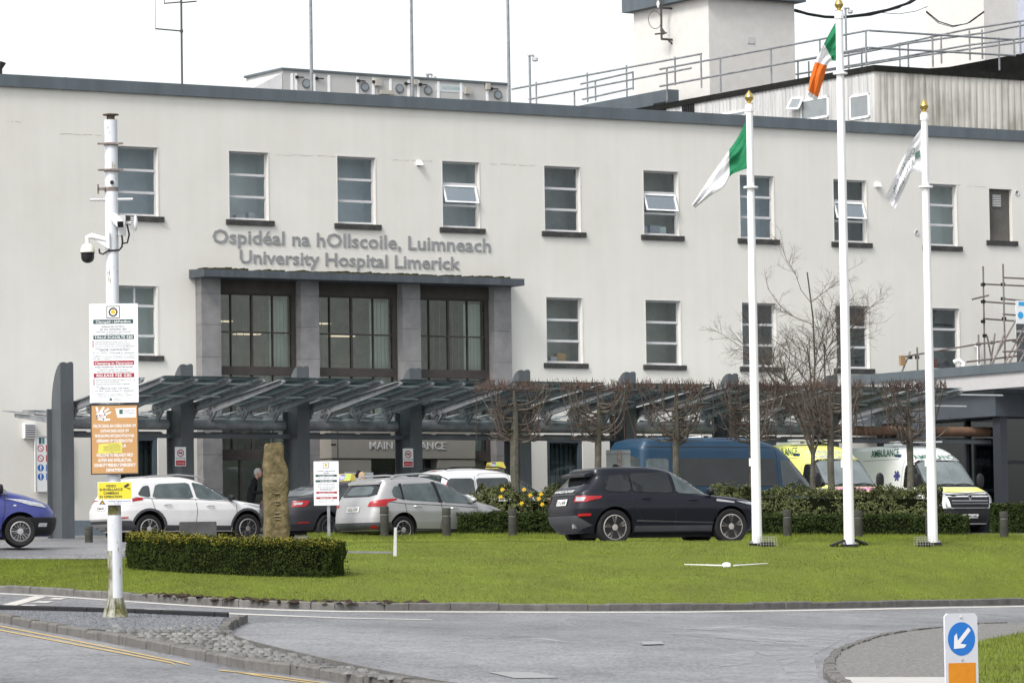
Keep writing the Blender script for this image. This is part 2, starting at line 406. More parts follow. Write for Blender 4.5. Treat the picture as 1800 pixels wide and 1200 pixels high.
# gravel stones + cobbles
def inpoly(x,y,poly):
    r=False;j=len(poly)-1
    for i in range(len(poly)):
        if (poly[i][1]>y)!=(poly[j][1]>y) and x<(poly[j][0]-poly[i][0])*(y-poly[i][1])/(poly[j][1]-poly[i][1])+poly[i][0]: r=not r
        j=i
    return r
gpoly=[(-20,1074),(200,1078),(395,1086),(380,1106),(250,1112),(150,1104),(60,1090),(-20,1078)]
cpoly=[(150,1102),(250,1106),(380,1104),(391,1119),(446,1139),(556,1166),(690,1196),(600,1180),(430,1153),(355,1139),(240,1117)]
mb=MB();rs=random.Random(11);M_stone=mat('pale gravel stones',(.27,.28,.30),.85,c2=(.07,.075,.085),scale=15)
def stone(mb,p,r,e,hz,q=None):
    q=rs.uniform(0,6.28) if q is None else q;c0,s0=math.cos(q),math.sin(q);V=[]
    for k in range(8):
        t=k*math.pi/4;x,y=r*math.cos(t)*rs.uniform(.9,1.1),r*e*math.sin(t)
        V.append(p+Vector((x*c0-y*s0,x*s0+y*c0,0)))
    V2=[p+(v-p)*.62+Vector((0,0,hz*rs.uniform(.8,1.2))) for v in V]
    mb.add(V+V2,[tuple(range(8,16))]+[(k,(k+1)%8,(k+1)%8+8,k+8) for k in range(8)])
cnt=0
while cnt<6500:
    x,y=rs.uniform(-20,400),rs.uniform(1070,1112)
    if inpoly(x,y,gpoly): stone(mb,onlow(x,y,.09),rs.uniform(.012,.03),.8,.02);cnt+=1
tag(mb.build('gravel',M_stone),'loose grey gravel filling the traffic island around the camera pole','gravel',kind='stuff')
mb=MB();cnt=0;M_cob=mat('river cobbles',(.25,.25,.24),.85,c2=(.09,.09,.09),scale=2.5)
tag(fan('cobble_bed',[onlow(x,y,.096) for x,y in cpoly],mat('earthy mortar',(.13,.122,.105),.95,c2=(.06,.056,.05),scale=8)),kind='structure')
cells=set()
tries=0
while cnt<240 and tries<20000:
    tries+=1
    x,y=rs.uniform(150,700),rs.uniform(1104,1200)
    key=(int((x+rs.uniform(-5,5))/15),int((y+rs.uniform(-1.5,1.5))/4.6))
    if inpoly(x,y,cpoly) and key not in cells:
        cells.add(key);stone(mb,onlow(key[0]*15+4+(key[1]%2)*7+rs.uniform(-4,4),key[1]*4.6+1.8,.10),rs.uniform(.045,.085),.9,.03,rs.uniform(-.5,.5))
        cnt+=1
tag(mb.build('cobbles',M_cob),'rounded cobbles set in mortar at the island tip','cobbles',kind='stuff')
# manhole strip on gravel
mb=MB();mb.quad(*[onlow(x,y,.1+.012) for x,y in [(195,1097),(250,1099),(262,1099),(205,1096)]]);
# --- road paint
def strip(pts,h=.006):
    return [onlow(x,y,h) for x,y in pts]
mb=MB()
def band(mb,top,bot,h=.006):
    for i in range(len(top)-1): mb.quad(onlow(*top[i],h),onlow(*top[i+1],h),onlow(*bot[i+1],h),onlow(*bot[i],h))
T=[(x,y+1.5) for x,y in KB[1:-1]];B=[(x,y+3.5) for x,y in KB[1:-1]]
band(mb,T,B)
band(mb,[(235,1069),(420,1077),(600,1084.5),(760,1088)],[(235,1072),(420,1079.3),(600,1086),(760,1089)])
mb.quad(*strip([(65,1045.5),(85,1047),(8,1069),(-14,1067)]))
for q in [[(95,1050),(117,1050.5),(108,1053),(84,1052.5)],[(70,1055.5),(95,1056),(82,1059),(56,1058)],[(40,1062),(66,1062.5),(54,1065.5),(28,1065)],[(255,1069),(310,1072),(290,1075.5),(245,1073)],[(30,1067.5),(42,1067.8),(38,1069.5),(26,1069)]]: mb.quad(*strip(q,.009))
struct('road_markings',mb,M_line)
mb=MB()
for off,w in ((0,2.2),(7,2.2)):
    top=[(-60,1087+off),(0,1098.5+off),(100,1118+off*.9),(200,1138+off*.75),(300,1158.5+off*.55),(333-off*3.6,1166)]
    band(mb,top,[(x,y+w*(.9)) for x,y in top],.007)
    top=[(385+off*4,1176+off*.4),(480,1186+off*.5),(560,1197+off*.5),(700,1217+off*.5)];band(mb,top,[(x,y+1.6) for x,y in top],.007)
struct('yellow_lines',mb,M_yel)
# worn whitish scars
def scarmat():
    m,t,b=nodes('scuffed paint remains');N=t.nodes.new;L=t.links.new
    tc=N('ShaderNodeTexCoord');mp=N('ShaderNodeMapping');mp.inputs['Scale'].default_value=(1,.35,1);L(tc.outputs['Object'],mp.inputs[0])
    n=N('ShaderNodeTexNoise');n.inputs['Scale'].default_value=1.6;n.inputs['Detail'].default_value=9;n.inputs['Roughness'].default_value=.75;L(mp.outputs[0],n.inputs[0])
    r=N('ShaderNodeValToRGB');r.color_ramp.elements[0].position=.40;r.color_ramp.elements[1].position=.78;L(n.outputs[0],r.inputs[0])
    b.inputs['Base Color'].default_value=(.36,.36,.37,1);b.inputs['Roughness'].default_value=.6
    mu=N('ShaderNodeMath');mu.operation='MULTIPLY';mu.inputs[1].default_value=.85;L(r.outputs[0],mu.inputs[0]);L(mu.outputs[0],b.inputs['Alpha']);return m
M_scar=scarmat()
mb=MB()
for q in [[(1190,1103),(1330,1098),(1560,1110),(1440,1118)],[(1170,1112),(1240,1110),(1420,1125),(1380,1130)],[(1290,1130),(1420,1118),(1500,1112),(1430,1150),(1440,1199),(1390,1199),(1370,1160)],[(1240,1155),(1330,1142),(1320,1165),(1250,1172)],[(1120,1127),(1160,1126),(1165,1130),(1125,1131)],[(880,1122),(960,1120),(1000,1128),(900,1130)]]: mb.quad(*strip(q,.012))
struct('road_scuffs',mb,M_scar)
mb=MB();mb.quad(*strip([(857,1180),(935,1180),(985,1190),(905,1191)],.008));
M_mh=mat('pale manhole cover',(.30,.30,.30),.7,c2=(.2,.2,.2),scale=30)
o=mb.build('manhole_cover',M_mh);tag(o,'pale rectangular manhole cover set in the asphalt in the foreground','manhole cover')
mb=MB();mb.quad(*strip([(1127,1126.5),(1162,1126),(1168,1131),(1130,1132)],.016));o=mb.build('drain_cover',M_mh);tag(o,'small worn drain cover in the road below the dark SUV','drain cover')
# --- right island: paving, kerb, grass
RO_=[(1760,1099),(1720,1100),(1656,1106),(1583,1114),(1533,1124),(1487,1140),(1463,1151),(1449,1170),(1449,1186),(1463,1200),(1500,1225)]
ro=[onlow(x,y+5) for x,y in RO_]
kerbrow('right_kerb',ro,side=1,h=.10,step=.45,w=.12)
# extend right side out of frame
pav=[p+Vector((.06,-.06,.085)) for p in ro]+[onlow(x,y,.09) for x,y in [(1900,1260),(2300,1150),(2300,1085),(1900,1095)]]
M_pave=mat('chip seal path',(.235,.23,.22),.95,c2=(.11,.108,.102),scale=22,bump=.5,bscale=40,stretch=(1,.25,1))
tag(fan('pavement',pav,M_pave),kind='structure')
gr=[onlow(x,y,.12) for x,y in [(1718,1127),(1760,1118),(1800,1111),(1950,1092),(2200,1080),(2200,1170),(1900,1260),(1715,1220),(1700,1190)]]
o=fan('verge',gr,M_grass);tag(o,kind='structure')
gxy=[(p.x,p.y) for p in gr]
def samp_r():
    x=rg.uniform(min(p[0] for p in gxy),8);y=rg.uniform(min(p[1] for p in gxy),max(p[1] for p in gxy))
    return Vector((x,y,LZ(x,y)+.12)) if inpoly(x,y,gxy) else None
blades('corner_grass',samp_r,26000,.05)['label']='rough grass on the corner behind the arrow sign'
M_slab=mat('pale concrete slab',(.42,.41,.39),.85,var=.1)
o=fan('paving_slab',[onlow(x,y,.10) for x,y in [(1485,1189),(1712,1189),(1712,1215),(1500,1215)]],M_slab);tag(o,kind='structure')
mb=MB()
for lo,hi in ((-90,-12.6),(15.2,90)):
    n_=12
    for k in range(n_):
        x0=lo+(hi-lo)*k/n_;x1=lo+(hi-lo)*(k+1)/n_
        f=lambda x:(x,84.,LZ(x,84.)+.02);g_=lambda x:(x,88.6 if x<0 else 92.4,HU(x,88.6 if x<0 else 92.4)+.02)
        mb.quad(f(x0),f(x1),g_(x1),g_(x0))
struct('grass_bank',mb,M_grass)
# ================================================================ HOSPITAL BUILDING (local frame: x=s along facade, y=depth, z up)
hosp=thing('hospital_building','long cream rendered three storey hospital with a columned granite entrance bay','building',O,AL)
SL,SR=-34.,30.
# wall with real openings: build as boxes between openings
up=[(-10.87+3.5*k,) for k in range(-1,8)]
opens=[]
WW=1.25
for k in range(-1,8): opens.append((-10.87+3.5*k,-10.87+3.5*k+WW,8.74,10.66))
for k in (-2,-3,-5): opens.append((-10.87+3.5*k-4.5,-10.87+3.5*k+WW-4.5,8.74,10.66))
opens.append((16.17,17.08,8.97,10.6))
opens.append((-14.40,-13.2,4.87,6.80))
for k in range(3,9): opens.append((-10.87+3.5*k,-10.87+3.5*k+WW,4.87,6.80))
gl=[(-14.45,-13.2,.7,2.64),(-.42,.83,.35,2.66),(3.1,4.35,.7,2.66),(6.6,7.85,.7,2.66)]
opens+=gl
ENT=(-11.9,-1.85,-.6,7.0);opens.append(ENT)
def wallgrid(opens,x0,x1,z0,z1,y0,y1):
    xs=sorted({x0,x1}|{o[0] for o in opens}|{o[1] for o in opens});zs=sorted({z0,z1}|{o[2] for o in opens}|{o[3] for o in opens})
    xs=[x for x in xs if x0<=x<=x1];zs=[z for z in zs if z0<=z<=z1]
    mb=MB();inn=lambda x,z:any(o[0]<x<o[1] and o[2]<z<o[3] for o in opens)
    for a_,b_ in zip(xs,xs[1:]):
        for c_,d_ in zip(zs,zs[1:]):
            if not inn((a_+b_)/2,(c_+d_)/2): mb.quad((a_,y0,c_),(b_,y0,c_),(b_,y0,d_),(a_,y0,d_))
    for o in opens:   # reveals
        mb.quad((o[0],y0,o[2]),(o[0],y1,o[2]),(o[0],y1,o[3]),(o[0],y0,o[3]));mb.quad((o[1],y0,o[2]),(o[1],y1,o[2]),(o[1],y1,o[3]),(o[1],y0,o[3]))
        mb.quad((o[0],y0,o[3]),(o[1],y0,o[3]),(o[1],y1,o[3]),(o[0],y1,o[3]));mb.quad((o[0],y0,o[2]),(o[1],y0,o[2]),(o[1],y1,o[2]),(o[0],y1,o[2]))
    return mb
mb=wallgrid(opens,SL,SR,-2.5,12.2,0,.24)
mb.quad((SL,0,-2.5),(SL,14,-2.5),(SL,14,12.2),(SL,0,12.2));mb.quad((SR,0,-2.5),(SR,14,-2.5),(SR,14,12.2),(SR,0,12.2));mb.quad((SL,14,-2.5),(SR,14,-2.5),(SR,14,12.2),(SL,14,12.2))
mb.build('wall',M_wall,hosp)
MB().quad((SL,0,12.19),(SR,0,12.19),(SR,14,12.19),(SL,14,12.19)).build('roof',mat('grey roof felt',(.2,.2,.2),.9),hosp)
# coping in lengths
mb=MB();x=SL
for j,L_ in enumerate([3.6]*18):
    mb.box((x+.006,-.12,12.14),(x+L_-.006,.5,12.47));mb.box((x+L_-.03,-.128,12.135),(x+L_+.03,0.0,12.475));x+=L_
mb.build('coping',M_cop,hosp)
MB().box((SL,-.035,-2.5),(ENT[0]-.15,.02,.32)).box((ENT[1]+.12,-.035,-2.5),(SR,.02,.32)).build('plinth',mat('blue grey plinth paint',(.16,.19,.22),.8),hosp)
# ---- windows
def room(mb,x0,x1,z0,z1,D=1.05,mg=.22):
    mb.quad((x0-mg,.3,z0-.5),(x1+mg,.3,z0-.5),(x1+mg,D,z0-.5),(x0-mg,D,z0-.5));mb.quad((x0-mg,.3,z1+.25),(x1+mg,.3,z1+.25),(x1+mg,D,z1+.25),(x0-mg,D,z1+.25))
    mb.quad((x1+mg,.3,z0-.5),(x1+mg,D,z0-.5),(x1+mg,D,z1+.25),(x1+mg,.3,z1+.25));mb.quad((x0-mg,.3,z0-.5),(x0-mg,D,z0-.5),(x0-mg,D,z1+.25),(x0-mg,.3,z1+.25))
    mb.quad((x0-mg,D,z0-.5),(x1+mg,D,z0-.5),(x1+mg,D,z1+.25),(x0-mg,D,z1+.25))
def frame_mb(w,h,ft=.045,bars=(),vb=(),y0=.13,y1=.2):
    m_=MB();m_.box((0,y0,0),(ft,y1,h));m_.box((w-ft,y0,0),(w,y1,h));m_.box((ft,y0,h-ft),(w-ft,y1,h));m_.box((ft,y0,0),(w-ft,y1,ft*1.5))
    for z in bars:m_.box((ft,y0-.01,z-.035),(w-ft,y1,z+.035))
    for x in vb:m_.box((x-.025,y0,ft*1.5),(x+.025,y1,h-ft))
    return m_
H_=1.92
def make_window(sash,roomm,bars=(.66,1.28),vb=()):
    w=tag(frame_mb(WW,H_,bars=bars,vb=vb).build('window',M_alu,hosp))
    MB().quad((.05,.165,.07),(WW-.05,.165,.07),(WW-.05,.165,H_-.05),(.05,.165,H_-.05)).build('pane',M_glass,w)
    MB().box((-.12,-.07,-.15),(WW+.16,.13,-.005)).build('sill',M_sill,w)
    m_=MB();m_.box((0-.002,-.012,0),(-.025,.02,H_+.03));m_.box((WW+.002,-.012,0),(WW+.025,.02,H_+.03));m_.box((-.002,-.012,H_+.002),(WW+.002,.02,H_+.03));m_.build('surround',M_rev,w)
    m_=MB();room(m_,0,WW,0,H_);m_.build('room',roomm,w)
    if sash:
        s_=MB();th=R_(20);z1,z0=1.24,.70;L_=z1-z0
        def T(x,z): return Vector((x,.12-math.sin(th)*(z1-z),z1-math.cos(th)*(z1-z)))
        for (a_,b_,c_,d_) in ((.06,.1,z0,z1),(WW-.1,WW-.06,z0,z1),(.1,WW-.1,z0,z0+.045),(.1,WW-.1,z1-.045,z1)):
            s_.prism([T(a_,c_),T(b_,c_),T(b_,d_),T(a_,d_)],(0,-.04,0))
        so_=s_.build('sash',M_white,w);MB().quad(T(.1,z0+.04),T(WW-.1,z0+.04),T(WW-.1,z1-.04),T(.1,z1-.04)).build('sash_pane',glassmat('sash glass',(.7,.75,.78),.45),w)
    return w
rm2=mat('blue grey interior',(.72,.80,.84),.9,scale=.8,c2=(.46,.54,.60));rm3=mat('olive grey interior',(.48,.49,.43),.9,c2=(.26,.28,.26),scale=.8);rm4=mat('blind white interior',(.75,.8,.77),.9,var=.04)
rm5=mat('teal grey interior',(.78,.84,.85),.9,scale=.6,c2=(.5,.55,.57));protos={}
def win(x,z,sash,rm,bars=(.66,1.28),vb=()):
    key=(sash,rm.name,bars,vb)
    if key not in protos: w=protos[key]=make_window(sash,rm,bars,vb)
    else: w=copy_tree(protos[key],hosp)
    w.location=(x,0,z);return w
allw=[]
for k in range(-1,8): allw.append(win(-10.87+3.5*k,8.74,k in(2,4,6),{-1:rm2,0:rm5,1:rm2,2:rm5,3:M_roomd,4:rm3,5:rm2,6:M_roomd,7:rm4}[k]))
for k in (-2,-3,-5): win(-10.87+3.5*k-4.5,8.74,False,rm2)
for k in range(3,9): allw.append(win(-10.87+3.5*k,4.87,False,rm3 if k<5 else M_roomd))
win(-14.42,4.87,False,rm4,(.55,1.38),(.6,))
# things on window shelves
def shelf(x,z,items):
    for (u,w_,h_,c) in items:
        tag(MB().box((x+u,.35,z+.07),(x+u+w_,.55,z+.07+h_)).build('shelf_box',flat('box %.2f %.2f %.2f'%c,c,.8),hosp))
shelf(-10.87+3.5*4,8.74,[(.15,.2,.22,(.4,.42,.45)),(.45,.35,.25,(.35,.38,.45)),(.72,.3,.22,(.62,.7,.7))])
shelf(-10.87+3.5*3,4.87,[(.35,.22,.14,(.45,.46,.48)),(.58,.3,.24,(.45,.28,.12))])
shelf(-10.87+3.5*5,4.87,[(.55,.18,.2,(.6,.6,.6)),(.8,.3,.12,(.12,.15,.3)),(.86,.2,.19,(.5,.42,.2))])
shelf(-10.87+3.5*7,4.87,[(.35,.3,.12,(.4,.1,.08)),(.7,.45,.16,(.1,.1,.12)),(.35,.3,.3,(.25,.07,.06))])
shelf(-10.87,8.74,[(.4,.3,.1,(.5,.5,.5)),(.8,.2,.18,(.45,.47,.5))])
# blocked opening with vent
v_=MB().quad((16.17,.15,8.97),(17.08,.15,8.97),(17.08,.15,10.6),(16.17,.15,10.6)).build('blocked_opening',mat('brown grey board',(.105,.1,.092),.85,var=.25,scale=1.5),hosp)
mb=MB();
for j in range(7): mb.box((16.4,.1,10.06+j*.055),(16.72,.15,10.09+j*.055))
mb.build('vent',M_alu,v_);MB().box((16.02,-.07,8.82),(17.24,.13,8.965)).build('sill',M_sill,v_)
# ground windows
fr=mat('slate blue window frame',(.06,.08,.10),.5,var=.1)
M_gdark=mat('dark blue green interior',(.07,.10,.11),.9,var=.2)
for (x0,x1,z0,z1) in gl:
    w=frame_mb(x1-x0,z1-z0,ft=.12,bars=(.45,),y0=.05,y1=.2).build('window',fr,hosp,loc=(x0,0,z0))
    MB().quad((.1,.14,.1),(x1-x0-.1,.14,.1),(x1-x0-.1,.14,z1-z0-.1),(.1,.14,z1-z0-.1)).build('pane',M_glass,w)
    m_=MB();room(m_,0,x1-x0,0,z1-z0,.8,.1);
    for j in range(7): m_.box((.1+j*.16,.45,.0),(.2+j*.16,.5,z1-z0))
    m_.build('room',M_gdark,w)
# lettering on the wall
M_let=mat('brushed grey letters',(.235,.24,.25),.5,var=.1)
tag(text('Ospidéal na hOllscoile, Luimneach',(-11.43,-.005,8.07),(1,0,0),(0,0,1),M_let,hosp,w=9.16,h=.40,bold=.010,depth=.025))
tag(text('University Hospital Limerick',(-10.57,-.005,7.53),(1,0,0),(0,0,1),M_let,hosp,w=7.24,h=.38,bold=.010,depth=.025))
# entrance bay
sL1=loc(335,474,-.1)[0];zL1=loc(355,474,-.9)[1];sL2,zL2=loc(922,502,-.9);zL1+=.02
led=MB();led.prism([(sL1,-.9,zL2),(sL1,0,zL2),(sL1,0,zL1+.05),(sL1,-.9,zL1)],(sL2-sL1,0,0)).build('entrance_ledge',mat('slate stone ledge',(.055,.066,.078),.6,var=.3,scale=3,stretch=(2,1,.4),bump=.2,bscale=14),hosp)
m_=MB();rs=random.Random(2)
for j in range(160):
    x=rs.uniform(sL1+.1,sL2-.3);m_.box((x,rs.uniform(-.8,-.2),zL1),(x+rs.uniform(.04,.16),-.1,zL1+.05+rs.uniform(0,.035)))
m_.build('moss',mat('dark moss',(.05,.05,.028),1,var=.3,scale=8),hosp)
PIL=[(-11.98,-11.37),(-8.80,-8.22),(-5.47,-4.88),(-2.38,-1.80)]
for i,(x0,x1) in enumerate(PIL):
    m_=MB();z=-.8;k=0;ring=[]
    for h_ in [.92,1.05,.95,.9,.92,.9,.9,.87,.5]:
        z1=min(z+h_,7.05)
        if z1<=z:break
        ring+=[(z,.012),(z+.008,0),(z1-.008,0),(z1,.012)];z=z1
    for (zz,q) in ring: m_.v+=[Vector(p) for p in ((x0+q,-.35+q,zz),(x1-q,-.35+q,zz),(x1-q,.3,zz),(x0+q,.3,zz))]
    for r in range(len(ring)-1):
        for c_ in range(4): m_.f.append((r*4+c_,r*4+(c_+1)%4,r*4+4+(c_+1)%4,r*4+4+c_))
    m_.build('pilaster',M_gran,hosp)
m_=MB()
for i in range(3):
    x0,x1=PIL[i][1],PIL[i+1][0]
    m_.box((x0,-.05,6.66),(x1,.2,7.05));m_.box((x0,-.02,4.38),(x1,.15,4.62));m_.box((x0,-.02,1.98),(x1,.15,2.28))
    W_=x1-x0
    for f_ in (0,.2,.46,.72,.97):
        t=.026 if f_ in(0,.46,.97) else .012
        if f_==0:t=.02
        m_.box((x0+f_*W_-t+(.02 if f_==0 else 0),0,2.2),(x0+f_*W_+t,.1,6.7))
    m_.box((x0,.01,5.56),(x1,.08,5.60));m_.box((x0,.01,6.62),(x1,.08,6.7))
    m_.box((x0+.9*W_+.14,-.03,-.6),(x1,.12,7))
    if i!=1:
        for f_ in (.3,.62): m_.box((x0+f_*W_-.03,0,-.6),(x0+f_*W_+.03,.1,2.1))
m_.build('curtain_frame',M_bronze,hosp)
MB().quad((-11.37,.05,-.6),(-2.38,.05,-.6),(-2.38,.05,6.66),(-11.37,.05,6.66)).build('curtain_glass',glassmat('bronze tinted glass',(.74,.78,.74),.08),hosp)
# foyer behind with vertical blinds and ceiling lamps
m_=MB();m_.quad((-12,3.2,-.6),(-1.8,3.2,-.6),(-1.8,3.2,7),(-12,3.2,7));m_.quad((-12,.4,6.9),(-1.8,.4,6.9),(-1.8,3.2,6.9),(-12,3.2,6.9));m_.quad((-12,.3,3.9),(-1.8,.3,3.9),(-1.8,3.2,3.9),(-12,3.2,3.9))
m_.quad((-1.8,.2,-.6),(-1.8,3.2,-.6),(-1.8,3.2,7),(-1.8,.2,7));m_.quad((-12,.2,-.6),(-12,3.2,-.6),(-12,3.2,7),(-12,.2,7));m_.quad((-12,.2,-.55),(-1.8,.2,-.55),(-1.8,3.2,-.55),(-12,3.2,-.55))
m_.build('foyer',mat('foyer plaster',(.66,.65,.61),.9,var=.2),hosp)
m_=MB()
for i in range(3):
    x0,x1=PIL[i][1],PIL[i+1][0];W_=x1-x0
    for j in range(5): 
        x=x0+W_*(.74+j*.046);MB().box((x,.32,2.2),(x+.105,.34,6.55)).build('pale_blind',mat('pale blind',(.5,.54,.51),.9,var=.08),hosp)
m_=MB()
for i in range(3):
    x0,x1=PIL[i][1],PIL[i+1][0];W_=x1-x0
    for j in range(9 if i!=1 else 3): 
        x=x0+W_*(.02+j*.085);MB().box((x,.45,2.2),(x+.015,.46,6.5)).build('blind_cord',mat('grey cords',(.35,.33,.3),.9),hosp)
M_lamp=bpy.data.materials.new('warm ceiling lamp');M_lamp.use_nodes=True;b_=M_lamp.node_tree.nodes['Principled BSDF'];b_.inputs['Emission Color'].default_value=(1,.8,.55,1);b_.inputs['Emission Strength'].default_value=.5
m_=MB()
for x,z in ((-10.9,5.95),(-10.0,5.6),(-7.7,5.95),(-6.9,5.6)): MB().box((x,1.2,z),(x+.75,1.5,z+.03)).build('ceiling_lamp',M_lamp,hosp)
# entrance box
M_taupe=mat('taupe metal panel',(.25,.235,.21),.5,var=.06)
en=MB();en.box((-8.25,-1,2.02),(-3.5,-.04,2.95));en.box((-8.25,-.98,-.6),(-6.95,-.04,1.99));en.box((-4.75,-.98,-.6),(-3.5,-.04,1.99))
e_=en.build('entrance_portal',M_taupe,hosp)
MB().box((-8.26,-1.006,2.38),(-8.1,-1.001,2.42)).box((-8.05,-1.005,2.0),(-8.03,-1.001,2.95)).build('panel_joint',M_black,e_)
MB().box((-6.95,-.6,-.6),(-4.75,-.55,2.0)).build('dark_doors',glassmat('door glass',(.3,.33,.33),.12),e_)
MB().box((-6.95,-.62,1.6),(-4.75,-.5,1.66)).box((-5.9,-.62,-.6),(-5.82,-.5,2)).build('door_frame',M_bronze,e_)
tag(text('MAIN ENTRANCE',(-7.0,-1.001,2.28),(1,0,0),(0,0,1),mat('silver letters',(.5,.5,.5),.4),e_,w=2.5,h=.22,bold=.004,depth=.02))
# poster boards on portal
def poster(name,label,x0,x1,z0,z1,y,lines,parent=None,head=None,th=.03):
    t=thing(name,label,'sign',W(x0,y,z0),AL)
    w,h=x1-x0,z1-z0
    MB().box((0,-th,0),(w,0,h)).build('panel',flat('white sign board',(.72,.73,.74),.4),t)
    if head: MB().box((.28*w,-th-.004,h-.16),(.38*w,-th-.001,h-.06)).build('emblem',flat('dark green emblem',(.03,.09,.07)),t)
    for (s_,zz,hh,ww,c) in lines: text(s_,(w/2,-th-.002,zz),(1,0,0),(0,0,1),flat('sign ink %.2f%.2f%.2f'%c,c,.6),t,w=ww*w,h=hh,align='c')
    return t
DK=(.05,.08,.08);RD=(.42,.03,.04)
poster('entrance_poster','white notice board mounted on the taupe portal left of the entrance doors',-7.85,-6.93,.4,1.62,-1.03,[('Ospidéil OL',1.1,.05,.35,DK),('UL Hospitals',1.03,.05,.35,DK),('Príomhospidéal',.82,.08,.62,DK),('agus Fáilte',.66,.08,.5,DK),('Main Hospital',.5,.08,.6,DK),('and Reception',.34,.08,.6,DK)],head=1)
poster('entrance_poster','white notice board above the white taxi, right of the entrance doors',-4.45,-3.6,.4,1.62,-1.03,[('Ospidéil OL',1.1,.05,.35,DK),('UL Hospitals',1.03,.05,.35,DK),('Welcome',.8,.08,.5,DK)],head=1)
# small wall fixtures
def fix(name,label,cat,mb,m): o=mb.build(name,m,None);o.location=O;o.rotation_euler=(0,0,AL);return tag(o,label,cat)
for px,py,lb in ((735,288,'small white hood vent on the wall between the two upper windows above the lettering'),(1541,326,'small white hood vent beside the window behind the tall flagpole')):
    s_,z_=loc(px,py);fix('wall_hood',lb,'vent',MB().prism([(s_-.07,0,z_+.09),(s_-.07,-.06,z_+.09),(s_-.07,-.16,z_-.05),(s_-.07,0,z_-.05)],(.16,0,0)),M_white)
for px,py,lb in ((1611,409,'round vent hole left of the right hand flagpole on the upper wall'),(1787,339,'round vent hole right of the blocked opening')):
    s_,z_=loc(px,py);m_=MB().lathe([(.085,0),(.085,-.03),(.06,-.03),(.055,.0)],(s_,0,z_),'y',16);fix('vent_pipe',lb,'vent',m_,M_alu)
    
s0,z0=loc(50,757);m_=MB();m_.box((s0-.17,-.12,z0-.2),(s0+.17,0,z0+.2))
t=fix('louvre_vent','white louvred vent on the wall under the left end of the canopy','vent',m_,M_white)
m_=MB()
for j in range(6): m_.box((s0-.15,-.13,z0-.17+j*.06),(s0+.15,-.121,z0-.145+j*.06))
m_.build('louvre_slot',M_black,t)
# cracks
m_=MB();rs=random.Random(9)
for (xa,ya,xb,yb) in ((105,236,178,238),(8,214,40,215),(478,272,590,275),(688,281,760,284),(862,288,940,292),(270,388,300,404),(1680,325,1735,330)):
    n_=14;pv=None
    for j in range(n_+1):
        s_,z_=loc(xa+(xb-xa)*j/n_,ya+(yb-ya)*j/n_+rs.uniform(-1,1));
        if pv and rs.random()<.75:
            w=rs.uniform(.003,.009);m_.quad((pv[0],-.003,pv[1]-w),(s_,-.003,z_-w),(s_,-.003,z_+w),(pv[0],-.003,pv[1]+w))
        pv=(s_,z_)
m_.build('wall_crack',mat('crack grey',(.36,.35,.32),1),hosp)
# ---------------------------------------------------------------- right wing
wing=thing('entrance_wing','single storey dark glazed wing with white parapet at the right end of the hospital','building',O,AL)
wx=10.75
m_=MB();m_.box((wx-.3,-11,3.9),(30,0-.01,4.42));m_.build('parapet',mat('white render band',(.44,.43,.44),.8,var=.04),wing)
m_=MB();m_.box((wx-.38,-11.1,4.35),(30,0-.01,4.62));m_.build('coping',M_cop,wing)
yF=-7.;m_=MB();m_.box((10.7,yF,3.12),(30,-.02,3.8));m_.build('fascia',mat('dark slate fascia',(.06,.072,.088),.45,var=.1),wing)
MB().box((10.62,yF-.08,3.8),(30,-.02,3.95)).build('fascia_trim',M_cop,wing)
m_=MB();m_.quad((11.6,-6.2,-1.6),(30,-6.2,-1.6),(30,-6.2,3.12),(11.6,-6.2,3.12));m_.quad((11.6,-6.2,-1.6),(11.6,0,-1.6),(11.6,0,3.12),(11.6,-6.2,3.12));m_.build('glazing',glassmat('dark curtain glass',(.10,.13,.18),.12),wing)
m_=MB()
for x in (11.6,13.2,15,17,19): m_.box((x-.05,-6.3,-1.6),(x+.05,-6.1,3.1))
for x in (): pass
m_.box((11.5,-6.3,1.75),(24,-6.15,1.85));
for y in (-4.5,-2.6,-.8): m_.box((11.5,y-.05,-1.6),(11.65,y+.05,3.1))
m_.build('mullion',flat('dark frame',(.02,.025,.035)),wing)
MB().box((11.9,-3,-1.6),(30,-2.9,3.1)).build('inner_wall',flat('dim inner wall',(.02,.03,.035)),wing)
MB().box((10.9,-6.95,-1.6),(11.15,-6.6,3.12)).build('column',flat('dark column',(.03,.035,.045)),wing)
o_=MB().box((14.2,-6.22,1.2),(14.6,-6.21,2.6)).build('door_sticker',flat('green glass panel',(.06,.10,.07)),wing)

# white lower wall behind canopy, dark box

# ================================================================ CANOPY
can=thing('entrance_canopy','long grey steel and glass walkway canopy on curved top posts in front of the facade','canopy',O,AL)
PS=[-19.0+3.5*k for k in range(9)]
def proto_post():
    m_=MB()
    pts=[(-5.25,-1.8)]+[(-5.25,3.1)]+[(-5.25-.62*(1-math.cos(a_)),3.1+1.19*math.sin(a_)) for a_ in [math.pi/2*k/8 for k in range(1,9)]]+[(-5.95,4.29),(-5.95,-1.8)]
    m_.prism([(-.03,y,z) for y,z in pts],(.06,0,0))
    p=m_.build('post',M_steel,can)
    m_=MB();m_.box((-.13,-6.0,-1.8),(.24,-5.95,4.27));m_.box((.19,-5.95,-1.8),(.24,-5.82,4.3));m_.build('front_flange',M_steel,p)
    m_=MB();m_.box((-.16,-5.27,-1.8),(.2,-5.22,3.1));m_.box((-.035,-5.95,1.85),(.035,-5.25,1.87));m_.box((-.035,-5.95,.5),(.035,-5.25,.52));m_.build('back_flange',M_steel,p)
    return p
pp=proto_post()
for i,s in enumerate(PS):
    p=pp if i==0 else copy_tree(pp,can);p.location=(s,0,0)
